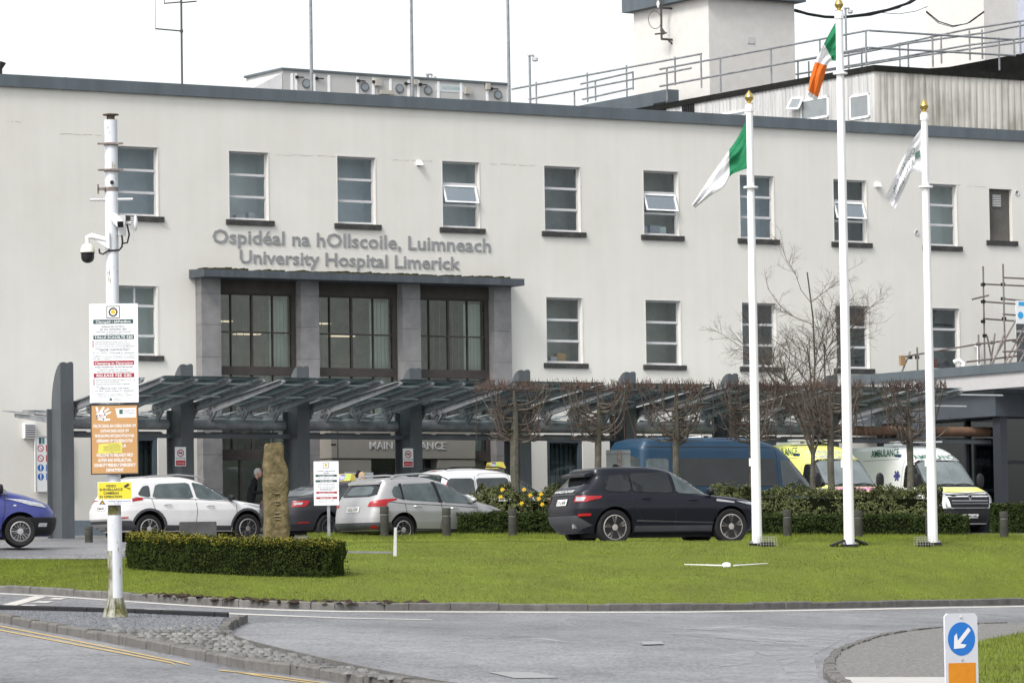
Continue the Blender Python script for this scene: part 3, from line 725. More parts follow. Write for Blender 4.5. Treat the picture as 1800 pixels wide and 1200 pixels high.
M_tubeb=mat('rusty brown pipe',(.22,.13,.085),.8,c2=(.13,.085,.06),scale=3)
for i in range(8):
    x0,x1=PS[i]+.3,PS[i+1]-.28
    MB().tube([(x0,-5.5,2.72),(x1,-5.5,2.72)],.14,14).build('tube_beam',M_galv if i<7 else M_tubeb,can,smooth=True)
MB().tube([(PS[7]+3.8,-5.5,2.72),(PS[7]+6.1,-5.5,2.72)],.14,14).build('tube_beam',M_tubeb,can,smooth=True)
MB().tube([(PS[7]+6.1,-5.5,2.72),(PS[7]+7.2,-5.5,2.72)],.15,14).build('tube_beam',M_galv,can,smooth=True)
m_=MB()
for i in range(9):
    x0,x1=PS[i]+.05,(PS[i+1]-.1 if i<8 else PS[i]+3.2);m_.box((x0,-5.62,2.36),(x1,-5.5,2.47));m_.box((x0,-4.9,2.47),(x1,-4.8,2.53))
    for j in range(3): m_.box((x0+j*1.1,-5.3,2.5),(x0+j*1.1+.9,-5.2,2.54))
m_.build('lower_rail',M_steel,can)
def raf(name,s,y0,z0,y1,z1,h0,h1,par=can,m=M_galv):
    m_=MB();w=.045
    m_.prism([(s-w,y0,z0),(s-w,y1,z1),(s-w,y1,z1-h1),(s-w,y0,z0-h0)],(2*w,0,0))
    m_.box((s-.09,0,0),(s-.09,0,0)) if 0 else None
    # flange on top
    m_.prism([(s-.10,y0,z0+.0),(s-.10,y1,z1+.0),(s-.10,y1,z1+.03),(s-.10,y0,z0+.03)],(.2,0,0))
    return m_.build(name,m,par)
rp=None
bolt=mat('dark bolt',(.03,.03,.03))
for i in range(-1,9):
    for o_ in (-2.52,-1.56,-.6,.4) if i>0 else ((.4,) if i==0 else ()):
        s=PS[i]+o_
        if s>7.6:continue
        if rp is None:
            rp=MB().prism([(-.03,-5.3,3.22),(-.03,-9.5,3.72),(-.03,-9.62,3.66),(-.03,-9.55,3.6),(-.03,-5.4,2.98),(-.03,-5.28,3.05)],(.06,0,0)).prism([(-.11,-5.5,3.21),(-.11,-9.5,3.69),(-.11,-9.5,3.72),(-.11,-5.5,3.24)],(.22,0,0)).build('rafter',M_galv,can)
            b_=MB()
            for yy in (-5.42,-5.62,-5.85): b_.lathe([(.025,-.04),(.025,.04)],(0,yy,3.10+(-5.4-yy)*.13),'x',8)
            b_.build('bolt',bolt,rp)
            b_=MB();
            b_.prism([(-.03,-5.55,3.05),(-.03,-5.68,3.06),(-.03,-5.58,2.83),(-.03,-5.5,2.83)],(.06,0,0));b_.prism([(-.03,-5.95,3.1),(-.03,-5.85,3.09),(-.03,-5.52,2.8),(-.03,-5.6,2.78)],(.06,0,0))
            b_.build('bracket',M_galv,rp)
            b_=MB().tube([(0,-5.3,3.1),(0,-3.2,2.93)],.018,6).tube([(0,-5.5,2.86),(0,-2.4,3.0)],.015,6);b_.build('tie_rod',M_galv,rp)
            b_=MB().prism([(-.03,-5.35,2.86),(-.03,-2.2,3.12),(-.03,-2.2,3.02),(-.03,-5.35,2.66)],(.06,0,0)).prism([(-.1,-3.2,3.06),(-.1,-1.6,3.20),(-.1,-1.6,3.23),(-.1,-3.2,3.09)],(.2,0,0));b_.build('rear_rafter',M_galv,rp)
            r=rp
        else:r=copy_tree(rp,can)
        r.location=(s,0,0)
# glass panes
gp=None
for i in range(1,9):
    for o_ in (-2.52,-1.56,-.6):
        s=PS[i]+o_
        if s>7.3:continue
        w=.94
        if gp is None:
            gp=MB().add([(0.02,-5.2,3.25),(w,-5.2,3.25),(w,-9.62,3.76),(.02,-9.62,3.76),(0.02,-5.2,3.262),(w,-5.2,3.262),(w,-9.62,3.772),(.02,-9.62,3.772)],[(0,3,2,1),(4,5,6,7),(0,1,5,4),(1,2,6,5),(2,3,7,6),(3,0,4,7)]).build('glass_pane',M_canglass,can)
            MB().add([(.02,-5.0,3.0),(w,-5.0,3.0),(w,-1.6,3.26),(.02,-1.6,3.26)],[(0,1,2,3)]).build('rear_pane',M_canglass,gp)
            g=gp
        else:g=copy_tree(gp,can)
        g.location=(s,0,0)
m_=MB()
for i in range(1,9):
    x0=PS[i]-2.52;x1=PS[i]+.4
    if x1<10: m_.box((x0,-9.0,3.60),(x1,-8.96,3.64));m_.box((x0,-7.3,3.36),(x1,-7.26,3.4))
    
m_.build('purlin',mat('pale purlin',(.42,.44,.44),.5),can)
m_=MB()
for i in range(1,9):
    x0=PS[i]-2.6;x1=PS[i]+.45
    if x1<10: m_.box((x0,-3.1,2.98),(x1,-3.05,3.02));m_.box((x0,-2.25,2.95),(x1,-2.2,3.0));m_.box((x0,-1.65,3.2),(x1,-1.6,3.24))
m_.build('rear_purlin',M_galv,can)
# signs on canopy posts
def nosmoke(px,py,lbl):
    s,z=loc(px,py,-6.02);t=thing('no_smoking_sign',lbl,'sign',W(s,-6.02,z),AL,'no smoking signs on the canopy posts')
    w,h=.32,.5
    MB().box((-w/2,-.015,-h/2),(w/2,0,h/2)).build('panel',flat('white sign board',(.72,.73,.74)),t)
    m_=MB();
    for k in range(24):
        a0,a1=k*math.pi/12,(k+1)*math.pi/12
        f=lambda a,r:(r*math.cos(a),-.018,.09+r*math.sin(a));m_.quad(f(a0,.075),f(a1,.075),f(a1,.1),f(a0,.1))
    m_.quad((-.055,-.0185,.155),(-.065,-.0185,.14),(.055,-.0185,.025),(.065,-.0185,.04));m_.build('prohibition_ring',flat('red sign ink',(.45,.03,.04)),t)
    MB().box((-.06,-.0165,.075),(.04,-.016,.1)).box((.0,-.0165,.1),(.05,-.016,.12)).build('cigarette',M_black,t)
    text('No Smoking',(0,-.017,-.06),(1,0,0),(0,0,1),flat('black sign ink',(.03,.03,.03)),t,w=.28,h=.045,align='c')
    MB().box((-.14,-.018,-.23),(.14,-.016,-.1)).build('red_band',flat('red sign ink',(.45,.03,.04)),t)
    text('Penalties apply',(0,-.02,-.18),(1,0,0),(0,0,1),M_white,t,w=.22,h=.035,align='c')
nosmoke(317,802,'small no smoking sign on the canopy post behind the white SUV');nosmoke(717,804,'small no smoking sign on the canopy post in front of the main entrance lettering')
# hospital notice board left (on wall)
s0,z0=loc(60,766,-.05);s1,z1=loc(100,864,-.05);s1=s0+1.05
nb=thing('hospital_notice_board','white notice board with red and blue rows behind the leftmost canopy post','sign',W(s0,-.05,z1),AL)
w,h=s1-s0,z0-z1
MB().box((0,-.04,0),(w,0,h)).build('panel',flat('white sign board',(.72,.73,.74)),nb);m_=MB()
for (q,r_) in ((0,.02),(w-.02,w)): m_.box((q,-.06,0),(r_,-.041,h))
m_.box((.02,-.06,h-.02),(w-.02,-.041,h));m_.build('edge_frame',M_alu,nb)
rows=[(.80,'COSC','r'),(.62,'NO SMOKING','r'),(.45,'To be in','b'),(.29,'This Hospital','b')]
m_=MB().box((.12,-.043,h*.86),(.2,-.041,h*.97));m_.build('emblem',flat('dark green emblem',(.03,.09,.07)),nb);MB().box((.22,-.043,h*.86),(.29,-.041,h*.97)).build('emblem',flat('teal emblem',(.06,.2,.25)),nb)
text('Ospidéil OL',(.36,-.044,h*.92),(1,0,0),(0,0,1),flat('sign ink 0.050.080.08',DK),nb,w=.6,h=.07);text('UL Hospitals',(.36,-.044,h*.86),(1,0,0),(0,0,1),flat('sign ink 0.050.080.08',DK),nb,w=.6,h=.07)
RM=flat('red sign ink',(.45,.03,.04));BM=flat('blue sign ink',(.015,.12,.42))
for f_,tx,c in rows:
    zc=h*f_-.03;mm=RM if c=='r' else BM
    m_=MB()
    if c=='r':
        for k in range(20):
            a0,a1=k*math.pi/10,(k+1)*math.pi/10;f=lambda a,r:(.17+r*math.cos(a),-.043,zc+r*math.sin(a));m_.quad(f(a0,.07),f(a1,.07),f(a1,.095),f(a0,.095))
        m_.quad((.11,-.0435,zc+.06),(.10,-.0435,zc+.05),(.22,-.0435,zc-.06),(.23,-.0435,zc-.05))
    else: 
        f=lambda a,r:(.17+r*math.cos(a),-.043,zc+r*math.sin(a));m_.add([f(k*math.pi/10,.095) for k in range(20)],[tuple(range(20))])
    m_.box((.33,-.043,zc-.09),(w-.05,-.042,zc+.09));m_.build('notice_row',mm,nb)
    text(tx,((w+.28)/2,-.045,zc-.02),(1,0,0),(0,0,1),M_white,nb,w=.5,h=.07,align='c')
    if c=='b': MB().box((.155,-.046,zc-.02),(.185,-.0445,zc+.07)).box((.155,-.046,zc-.065),(.185,-.0445,zc-.035)).build('exclamation_mark',M_white,nb)
# ================================================================ ROOFTOP
def rthing(name,label,cat,group=None): return thing(name,label,cat,O,AL,group)
# air handling unit
hv=rthing('air_handling_unit','long pale grey rooftop air handling unit with round portholes','ventilation unit')
D=2.6;M_ahu=mat('pale grey unit panel',(.42,.42,.41),.5,var=.06,scale=1)
sA,zA=loc(497,123,D);sB,zB=loc(893,150,D);zt=(zA+zB)/2
zA+=.0;MB().prism([(sA,D,12.2),(sB,D,12.2),(sB,D,zB),(sA,D,zA)],(0,2.2,0)).build('casing',M_ahu,hv)
MB().prism([(sA-.06,D-.05,zA),(sB+.05,D-.05,zB),(sB+.05,D-.05,zB+.06),(sA-.06,D-.05,zA+.06)],(0,2.3,0)).build('top_trim',M_cop,hv);zt=min(zA,zB)
def hx(px):return loc(px,150,D)[0]
m_=MB()
for px in (513,520,552,578,628,656,686,718,735,770,810,856,893): x=hx(px);MB().box((x-.04,D-.02,12.2),(x+.04,D+.02,zt-.01)).build('post_strip',M_white,hv)
m_=MB();m2=MB()
for px,py in ((538,147),(641,153),(702,156),(752,159),(875,167)):
    s,z=loc(px,py,D);
    pr_=MB().lathe([(.14,0),(.14,-.03),(.115,-.035),(.115,-.01)],(s,D,z),'y',24).build('porthole',mat('dark grey ring',(.12,.125,.13),.5),hv,smooth=True);MB().lathe([(.112,-.0),(.108,-.036),(.02,-.037)],(s,D,z),'y',20).build('porthole_glass',mat('porthole glass',(.22,.25,.27),.1,var=.1),pr_)
m_=MB()
for px in (520,555,628,655,712,737,862):
    s,z=loc(px,136+(px-520)*.06,D);MB().box((s-.03,D-.07,z-.04),(s+.05,D-.02,z+.04)).box((s,D-.075,z-.015),(s+.24,D-.04,z+.015)).build('door_handle',M_black,hv)
m_=MB()
for px,py,w,h in ((662,145,.18,.22),(728,145,.12,.16),(820,160,.2,.2),(855,153,.12,.18),(677,163,.45,.12)):
    s,z=loc(px,py,D);MB().box((s-w/2,D-.14,z-h/2),(s+w/2,D-.02,z+h/2)).build('junction_box',mat('beige box',(.38,.36,.32),.6),hv)
s,z=loc(790,155,D);MB().box((s-.5,D-.01,z-.12),(s+.5,D-.002,z+.12)).build('name_plate',flat('faint plate',(.5,.52,.53)),hv)
tag(text('NOVAIR',(s-.25,D-.011,z-.06),(1,0,0),(0,0,1),flat('teal ink',(.10,.25,.28)),hv,w=.62,h=.11))
# tapered duct at left end
m_=MB();x0,zz0=loc(440,150,D);m_.add([(sA-.02,D,12.2),(sA-.02,D,zt-.02),(sA-.02,D+2,zt-.02),(sA-.02,D+2,12.2),(x0,D+.2,12.3),(x0,D+.2,12.75),(x0,D+1.2,12.75),(x0,D+1.2,12.3)],[(0,1,5,4),(1,2,6,5),(2,3,7,6),(0,4,7,3),(4,5,6,7),(0,3,2,1)]);m_.build('tapered_duct',mat('dull white duct',(.52,.52,.53),.5),hv)
dk=rthing('roof_duct','white round ventilation duct lying on the roof beside the air handling unit','duct')
x1,_=loc(247,140,D);MB().tube([(x1+.1,D+.3,12.2),(x1+.2,D+.3,12.5),(x1+.5,D+.3,12.58),(x0+.05,D+.6,12.56)],.25,16).build('duct_body',mat('dull white duct',(.52,.52,.53),.5),dk,smooth=True)
m_=MB();
for k in range(3): m_.lathe([(.26,0),(.26,.04)],(x1+.6+k*1.6,D+.32+k*.1,12.57),'x',16)
m_.build('joint_ring',M_alu,dk)
# masts and lamps
def mast(name,label,cat,pts,r,m=M_galv,extra=None,group=None):
    base=pts[0];t=thing(name,label,cat,base,AL,group);MB().tube([Vector(p)-Vector(base) for p in pts],r,8).build('pole',m,None,smooth=True).parent=t
    c=t.children[0];
    # pole given in world axes: undo rotation
    c.data.transform(Matrix.Rotation(-AL,4,'Z'));return t
for px,lb in ((548,'slim grey rooftop mast left of the round portholes'),(725,'slim grey rooftop mast in the middle of the unit'),(895,'slim grey rooftop mast at the right end of the unit')):
    s,z=loc(px,165,1.2);mast('roof_mast',lb,'mast',[W(s,1.2,12.2),W(s,1.2,16.8)],[.05,.04],group='tall masts on the roof edge')
def lamp(px,py0,py1,d_,lb):
    s,z=loc(px,py0,d_);s2,z2=loc(px,py1,d_);t=mast('roof_lamp',lb,'lamp',[W(s,d_,z-.6),W(s,d_,z2)],.035,group='small lamps on the roof')
    m_=MB().tube([(-.06,0,z2-z+.58),(.12,0,z2-z+.6),(.16,0,z2-z+.56)],.04,8);m_.lathe([(.03,.05),(.09,.02),(.09,-.06),(.06,-.09)],(.2,0,z2-z+.5),'z',12);m_.build('lamp_head',M_alu,t,smooth=True)
lamp(932,175,97,5,'small roof lamp on a thin post between the unit and the railing');lamp(752,140,130,5,'small roof lamp just above the air handling unit');lamp(1487,60,14,12,'small roof lamp on a post beside the tallest flagpole')
s,_=loc(320,140,4);an=mast('aerial','thin television aerial with bent arms standing on the left part of the roof','aerial',[W(s,4,12.2),W(s,4,16.5)],.03,m=mat('dark aerial metal',(.06,.055,.055),.6))
def lz(py): return loc(320,py,4)[1]-12.2
m_=MB();zz=lz(55);m_.tube([(0,0,zz),(-.85,0,zz+.02)],.02,6);m_.tube([(-.85,0,zz),(-.85,0,zz+1.1)],.008,5);z3=lz(4);m_.tube([(0,0,z3),(-.5,.1,z3-.06),(-.52,0,z3+.2)],.02,6);m_.tube([(0,0,z3-.02),(.5,0,z3+.05)],.02,6)
m_.lathe([(.05,-.04),(.05,.04)],(0,0,zz),'z',8);m_.build('arms',mat('dark aerial metal',(.06,.055,.055)),an)
s,z=loc(0,112,3);fix('chimney_cap','small dark flared cap on the roof at the left edge of the picture','chimney',MB().lathe([(.17,12.2),(.17,z-.15),(.28,z+.0),(.28,z+.03)],(s-.1,3,0),'z',4),M_sill)
# prefab
pf=rthing('rooftop_cabin','streaky white corrugated rooftop cabin with black roof edge','building')
dC=4.;sC,zC=loc(1537,116,dC)
def streak():
    m,t,b=nodes('dirty corrugated panel');N=t.nodes.new;L=t.links.new
    tc=N('ShaderNodeTexCoord');mp=N('ShaderNodeMapping');mp.inputs['Scale'].default_value=(4,4,.25);L(tc.outputs['Object'],mp.inputs[0])
    n=N('ShaderNodeTexNoise');n.inputs['Scale'].default_value=1.8;n.inputs['Detail'].default_value=8;n.inputs['Roughness'].default_value=.7;L(mp.outputs[0],n.inputs[0])
    n2=N('ShaderNodeTexNoise');n2.inputs['Scale'].default_value=.5;n2.inputs['Detail'].default_value=3;L(tc.outputs['Object'],n2.inputs[0])
    ad=N('ShaderNodeMath');ad.operation='MULTIPLY';L(n.outputs[0],ad.inputs[0]);L(n2.outputs[0],ad.inputs[1])
    r=N('ShaderNodeValToRGB');r.color_ramp.elements[0].position=.22;r.color_ramp.elements[1].position=.34
    r.color_ramp.elements[0].color=(.52,.50,.46,1);r.color_ramp.elements[1].color=(.27,.26,.22,1);L(ad.outputs[0],r.inputs[0])
    L(r.outputs[0],b.inputs['Base Color']);b.inputs['Roughness'].default_value=.8
    return m
M_str=streak()
m_=MB();N_=90   # corrugated front (along s) and left face (along d)
def corr(p0,p1,n,z0,z1,nrm_):
    vs=[];fs=[]
    for i in range(n+1):
        t=i/n;o_=.02 if i%3 else 0;x=p0[0]+(p1[0]-p0[0])*t+nrm_[0]*o_;y=p0[1]+(p1[1]-p0[1])*t+nrm_[1]*o_;vs+=[(x,y,z0),(x,y,z1)]
        if i: fs.append((2*i-2,2*i,2*i+1,2*i-1))
    return vs,fs
m_.add(*corr((sC,dC),(sC+13,dC),150,12.2,zC-.16,(0,-1)));m_.build('front_cladding',M_str,pf)
dE,_=locS(1105,190,sC)
m_=MB();m_.add(*corr((sC,dC),(sC,dE),200,12.2,zC-.16,(-1,0)));m_.build('side_cladding',mat('streaked white cladding',(.50,.50,.49),.7,c2=(.27,.27,.27),scale=1.2,stretch=(6,6,.3),thr=(.3,.55)),pf)
MB().box((sC-.08,dC-.08,zC-.17),(sC+13,dC+.3,zC+.02)).box((sC-.08,dC+.3,zC-.17),(sC+.3,dE,zC+.02)).box((sC+.3,dC+.3,zC-.2),(sC+13,dE,zC-.1)).build('roof_edge',mat('black roofing edge',(.015,.015,.014),.85,var=.4),pf)
def sidewin(pxa,pya,pxb,pyb,open_=False):
    d0,z0=locS(pxb,pya,sC-.04);d1,z1=locS(pxa,pyb,sC-.04)
    if z1>z0:z0,z1=z1,z0
    w=MB()
    for a_,b_,c_,e_ in ((d0,d0+.07,z1,z0),(d1-.07,d1,z1,z0),(d0,d1,z0-.07,z0),(d0,d1,z1,z1+.07)):w.box((sC-.06,a_,c_),(sC-.02,b_,e_))
    o=w.build('window',M_white,pf);MB().quad((sC-.045,d0,z1),(sC-.045,d1,z1),(sC-.045,d1,z0),(sC-.045,d0,z0)).build('pane',mat('grey reflective pane',(.22,.24,.25),.1,var=.1),o)
    return o,d0,d1,z0,z1
sidewin(1494,163,1528,212)
o,d0,d1,z0,z1=sidewin(1408,168,1456,214)
qq=[Vector((sC-.06+dx_,*locS(x_,y_,sC-.06+dx_))) for x_,y_,dx_ in ((1392,173,0),(1411,173,0),(1403,191,-.25),(1383,191,-.25))];so_=MB()
for i_ in range(4): so_.tube([qq[i_],qq[(i_+1)%4]],.035,6)
so_.build('open_sash',M_white,o);MB().quad(*qq).build('sash_pane',mat('grey reflective pane',(.22,.24,.25)),o)
sidewin(1268,192,1312,212)
m_=MB()
for px,py in ((1158,196),(1208,190)):
    dd,z=locS(px,py,sC-.05)
    for j in range(7): m_.box((sC-.07,dd-.4+j*.11,z-.3),(sC-.03,dd-.36+j*.11,z+.3))
m_.build('vent_slat',M_black,pf)
# lower roof block at left behind
lb_=rthing('rear_roof_block','blue grey parapet block behind the roof edge, left of the cabin','building')
sL=sC+.6;d0,z0=locS(1172,157,sL);d1,z1=locS(1012,187,sL)
MB().box((sL,d0,11.5),(sL+.5,d1,z0)).build('block',M_cop,lb_)
# towers
tw=rthing('stair_tower','white rendered roof tower with slate blue eaves','tower')
dT=15.8;sT,zT=loc(1245,-1,dT);dTl,_=locS(1115,100,sT);sTr,_=loc(1397,60,dT)
m_=MB();m_.box((sT,dT,10),(sTr,dTl,zT+.4));m_.build('tower_wall',mat('pale render',(.60,.585,.56),.9,var=.06),tw)
MB().box((sT-.3,dT-.3,zT+.10),(sTr+.3,dTl+.3,zT+.6)).build('eaves',M_cop,tw)
s_,z_=loc(1320,71,dT);MB().box((s_-.15,dT-.02,z_-.12),(s_+.15,dT,z_+.12)).build('access_plate',M_alu,tw)
# aerial group on tower
ag=rthing('tower_aerial','dark aerial mast with a loop antenna bracketed to the tower wall','aerial')
xA=sT-.45;dd,z2=locS(1163,70,xA);_,z1=locS(1163,5,xA);M_aer=mat('dark aerial metal',(.06,.055,.055))
def TZ(py):return locS(1163,py,xA)[1]
m_=MB();m_.tube([(xA,dd,TZ(70)),(xA,dd,TZ(-10))],.04,8);m_.tube([(xA,dd,TZ(14)),(xA+.5,dd,TZ(14))],.035,6);m_.tube([(xA,dd,TZ(69)),(xA+.5,dd,TZ(69))],.04,6);m_.tube([(xA+.25,dd,TZ(69)),(xA+.5,dd,TZ(78))],.03,6);m_.tube([(xA,dd-.3,TZ(60)),(xA,dd+.4,TZ(58))],.03,6);m_.tube([(xA,dd,TZ(52)),(xA+.05,dd-.1,TZ(60))],.07,6);m_.build('mast',M_aer,ag)
m_=MB();zc=TZ(36);R0=.27;cc=(xA-.27,dd,zc);m_.tube([(xA-.27+R0*math.cos(a_),dd+.0,zc+R0*math.sin(a_)*1.15) for a_ in [k*math.pi/14 for k in range(29)]],.012,5,cap=False);m_.build('loop_antenna',M_aer,ag)
m_=MB().lathe([(.03,-.12),(.06,0),(.03,.12)],(xA-.12,dd,TZ(8)),'z',8).build('white_antenna',M_white,ag)
t2=rthing('roof_tower','tall white roof tower at the top right corner of the picture','tower')
dT2=19.;s2,_=loc(1731,100,dT2);dl,_=locS(1628,60,s2);s3,_=loc(1790,60,dT2)
MB().box((s2,dT2,10),(s3,dl,22)).build('tower_wall',mat('pale render',(.60,.585,.56)),t2)
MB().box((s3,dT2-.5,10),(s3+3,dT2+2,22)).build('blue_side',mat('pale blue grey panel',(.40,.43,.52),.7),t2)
# cables
cb=rthing('sagging_cable','thick black cable bundle sagging between the two roof towers','cable')
def cab(pts,d_,r,nm='strand'):
    P3=[W(*((lambda q:(q[0],d_,q[1]))(loc(x,y,d_)))) for x,y in pts];m_=MB().tube(P3,r,6);return m_.build(nm,M_black,cb,world=True)
cab([(1397,18),(1420,25),(1450,30),(1480,31),(1520,26),(1560,18),(1600,5),(1640,-20)],14,.05)
cab([(1397,20),(1430,28),(1480,32),(1530,27),(1580,14),(1620,-10)],14.1,.03)
cab([(1540,22),(1580,25),(1610,20),(1630,12)],16,.012)
cab([(1628,20),(1650,38),(1675,46),(1700,42),(1730,20)],18.6,.02);cab([(1628,22),(1650,41),(1675,48),(1705,40),(1730,22)],18.5,.015)
# railings
def rail(label,segs,posts,plane,group='roof railings'):
    t=rthing('roof_railing',label,'railing',group)
    f=(lambda px,py:Vector((lambda q:(plane[1],q[0],q[1]))(locS(px,py,plane[1])))) if plane[0]=='s' else (lambda px,py:Vector((lambda q:(q[0],plane[1],q[1]))(loc(px,py,plane[1]))))
    for pts in segs: MB().tube([f(*p) for p in pts],.035,8).build('rail',M_galv,t)
    for (px,y0,y1) in posts:
        A=f(px,y0);B=f(px,y1);B.x,B.y=A.x,A.y;MB().tube([A,B],.032,8).build('post',M_galv,t)
    return t
rail('double rail along the long left edge of the white cabin roof',[[(1160,122),(1525,54)],[(1160,152),(1525,84)]],[(1173,177,118),(1267,162,100),(1356,147,84),(1442,132,69),(1523,116,54)],('s',sC+.1))
rail('double rail along the front edge of the cabin roof',[[(1527,54),(1782,70)],[(1527,84),(1785,98)]],[(1640,118,60),(1757,124,66),(1783,98,70)],('d',dC+.05))
rail('short rail by the foot of the aerial tower',[[(900,157),(1233,95)],[(930,175),(1215,120)],[(1021,148),(1113,127)],[(1024,175),(1113,155)]],[(943,184,144),(1010,190,160),(1033,180,128),(1047,178,143),(1102,170,115),(1187,150,100),(1233,155,95),(1113,158,127)],('s',sC-.8),None)
rail('far rails crossing behind the cabin roof',[[(1375,112),(1560,82),(1700,52),(1810,35)],[(1375,135),(1560,105),(1700,80),(1810,66)],[(1480,100),(1600,76),(1730,58),(1810,42)],[(1450,125),(1620,98),(1810,72)]],[(1394,140,108),(1403,140,106),(1422,138,108),(1582,120,75),(1597,118,72),(1655,112,64),(1705,106,54),(1727,104,52),(1794,96,40),(1492,122,90),(1515,120,88)],('s',sC+8),None)
MB()
dp=rthing('dark_upstand','black roofing upstand rising behind the cabin railing','roof edge')
q0=loc(1460,132,9);q1=loc(1668,118,9);q2=loc(1830,88,9)
MB().prism([(q0[0],9,q0[1]-1),(q1[0],9,q1[1]-1),(q2[0],9,q1[1]-1),(q2[0],9,q2[1]),(q1[0],9,q1[1]),(q0[0],9,q0[1])],(0,.4,0)).build('upstand_face',mat('black roofing edge',(.015,.015,.014)),dp)
# scaffold
sf=rthing('scaffold','grey tube scaffold with a stair standing on the wing roof at the right','scaffolding')
dS=-1.2
def SF_(px,py,d=dS): s,z=loc(px,py,d);return Vector((s,d,z))
M_sc=mat('rusty scaffold tube',(.20,.19,.185),.6,metal=.3,c2=(.13,.09,.075),scale=2)
m_=MB()
for x0,y0,x1,y1,d in ((1728,468,1731,640,dS),(1763,464,1767,640,-2.2),(1724,499,1810,503,dS),(1763,488,1810,490,-2.2),(1728,530,1810,536,dS),(1763,525,1810,530,-2.2),(1728,560,1810,566,dS),(1763,552,1810,556,-2.2),(1709,526,1738,519,-1.4),
    (1582,628,1716,605,-2),(1714,605,1810,594,-2.4),(1699,636,1810,623,-2.4),(1612,610,1613,652,-2),(1586,652,1600,618,-2),(1720,588,1721,640,-2),(1735,590,1745,640,-2),(1749,586,1741,640,-2.3),
    (1742,640,1810,520,-2.5),(1765,640,1820,540,-2.5),(1773,640,1828,540,-2.5),(1745,640,1766,585,-2.5),(1790,640,1815,596,-2.5),(1763,618,1810,616,-2.5),(1780,600,1810,600,-2.5)):
    m_.tube([SF_(x0,y0,d),SF_(x1,y1,d)],.028,7)
m_.build('tubes',M_sc,sf)
m_=MB()
for px,py in ((1728,500),(1763,500),(1728,530),(1763,525),(1728,565),(1765,560),(1731,590),(1600,628),(1720,605),(1745,602),(1612,628)): p=SF_(px,py,dS-.6 if px>1740 else dS);m_.box(p-Vector((.05,.05,.05)),p+Vector((.05,.05,.05)))
m_.build('couplers',M_black,sf)
MB().box(SF_(1582,642,-2)-Vector((0,.05,0)),SF_(1590,625,-2)+Vector((0,.05,0))).build('timber_block',mat('raw timber',(.30,.2,.11),.8),sf)
sg=rthing('ladder_sign','blue and white safety banner tied to the scaffold','sign');A=SF_(1785,528,-2.7);B=SF_(1830,570,-2.7)
MB().box((A.x,-2.72,B.z),(B.x,-2.7,A.z)).build('banner',flat('white sign board',(.72,.73,.74)),sg)
w=B.x-A.x;h=A.z-B.z
MB().box((A.x+.1,-2.725,A.z-.16),(B.x,-2.721,A.z-.04)).build('top_band',flat('bright blue ink',(.03,.32,.62)),sg)
m_=MB().lathe([(.11,0),(.11,-.003)],(A.x+.17,-2.722,A.z-.45),'y',20);m_.build('blue_disc',flat('bright blue ink',(.03,.32,.62)),sg)
text('LADDER',(A.x+.36,-2.724,A.z-.38),(1,0,0),(0,0,1),flat('bright blue ink',(.03,.32,.62)),sg,w=.7,h=.14,bold=.03);text('ACCESS',(A.x+.36,-2.724,A.z-.60),(1,0,0),(0,0,1),flat('bright blue ink',(.03,.32,.62)),sg,w=.7,h=.14,bold=.03)
m_=MB();s,z=loc(1690,638,-.3);m_.tube([(s-.1,-.05,z+.05),(s,-.2,z+.1),(s+.1,-.25,z),(s+.12,-.25,z-.5)],.07,10);s,z=loc(1722,612,-.3);m_.tube([(s,-.25,z-.8),(s,-.25,z+.05),(s,-.05,z+.12)],.06,10);pv=m_.build('drain_pipe',M_white,None,smooth=True);pv.location=O;pv.rotation_euler=(0,0,AL);tag(pv,'white bent drain pipes on the wall behind the scaffold','pipe')
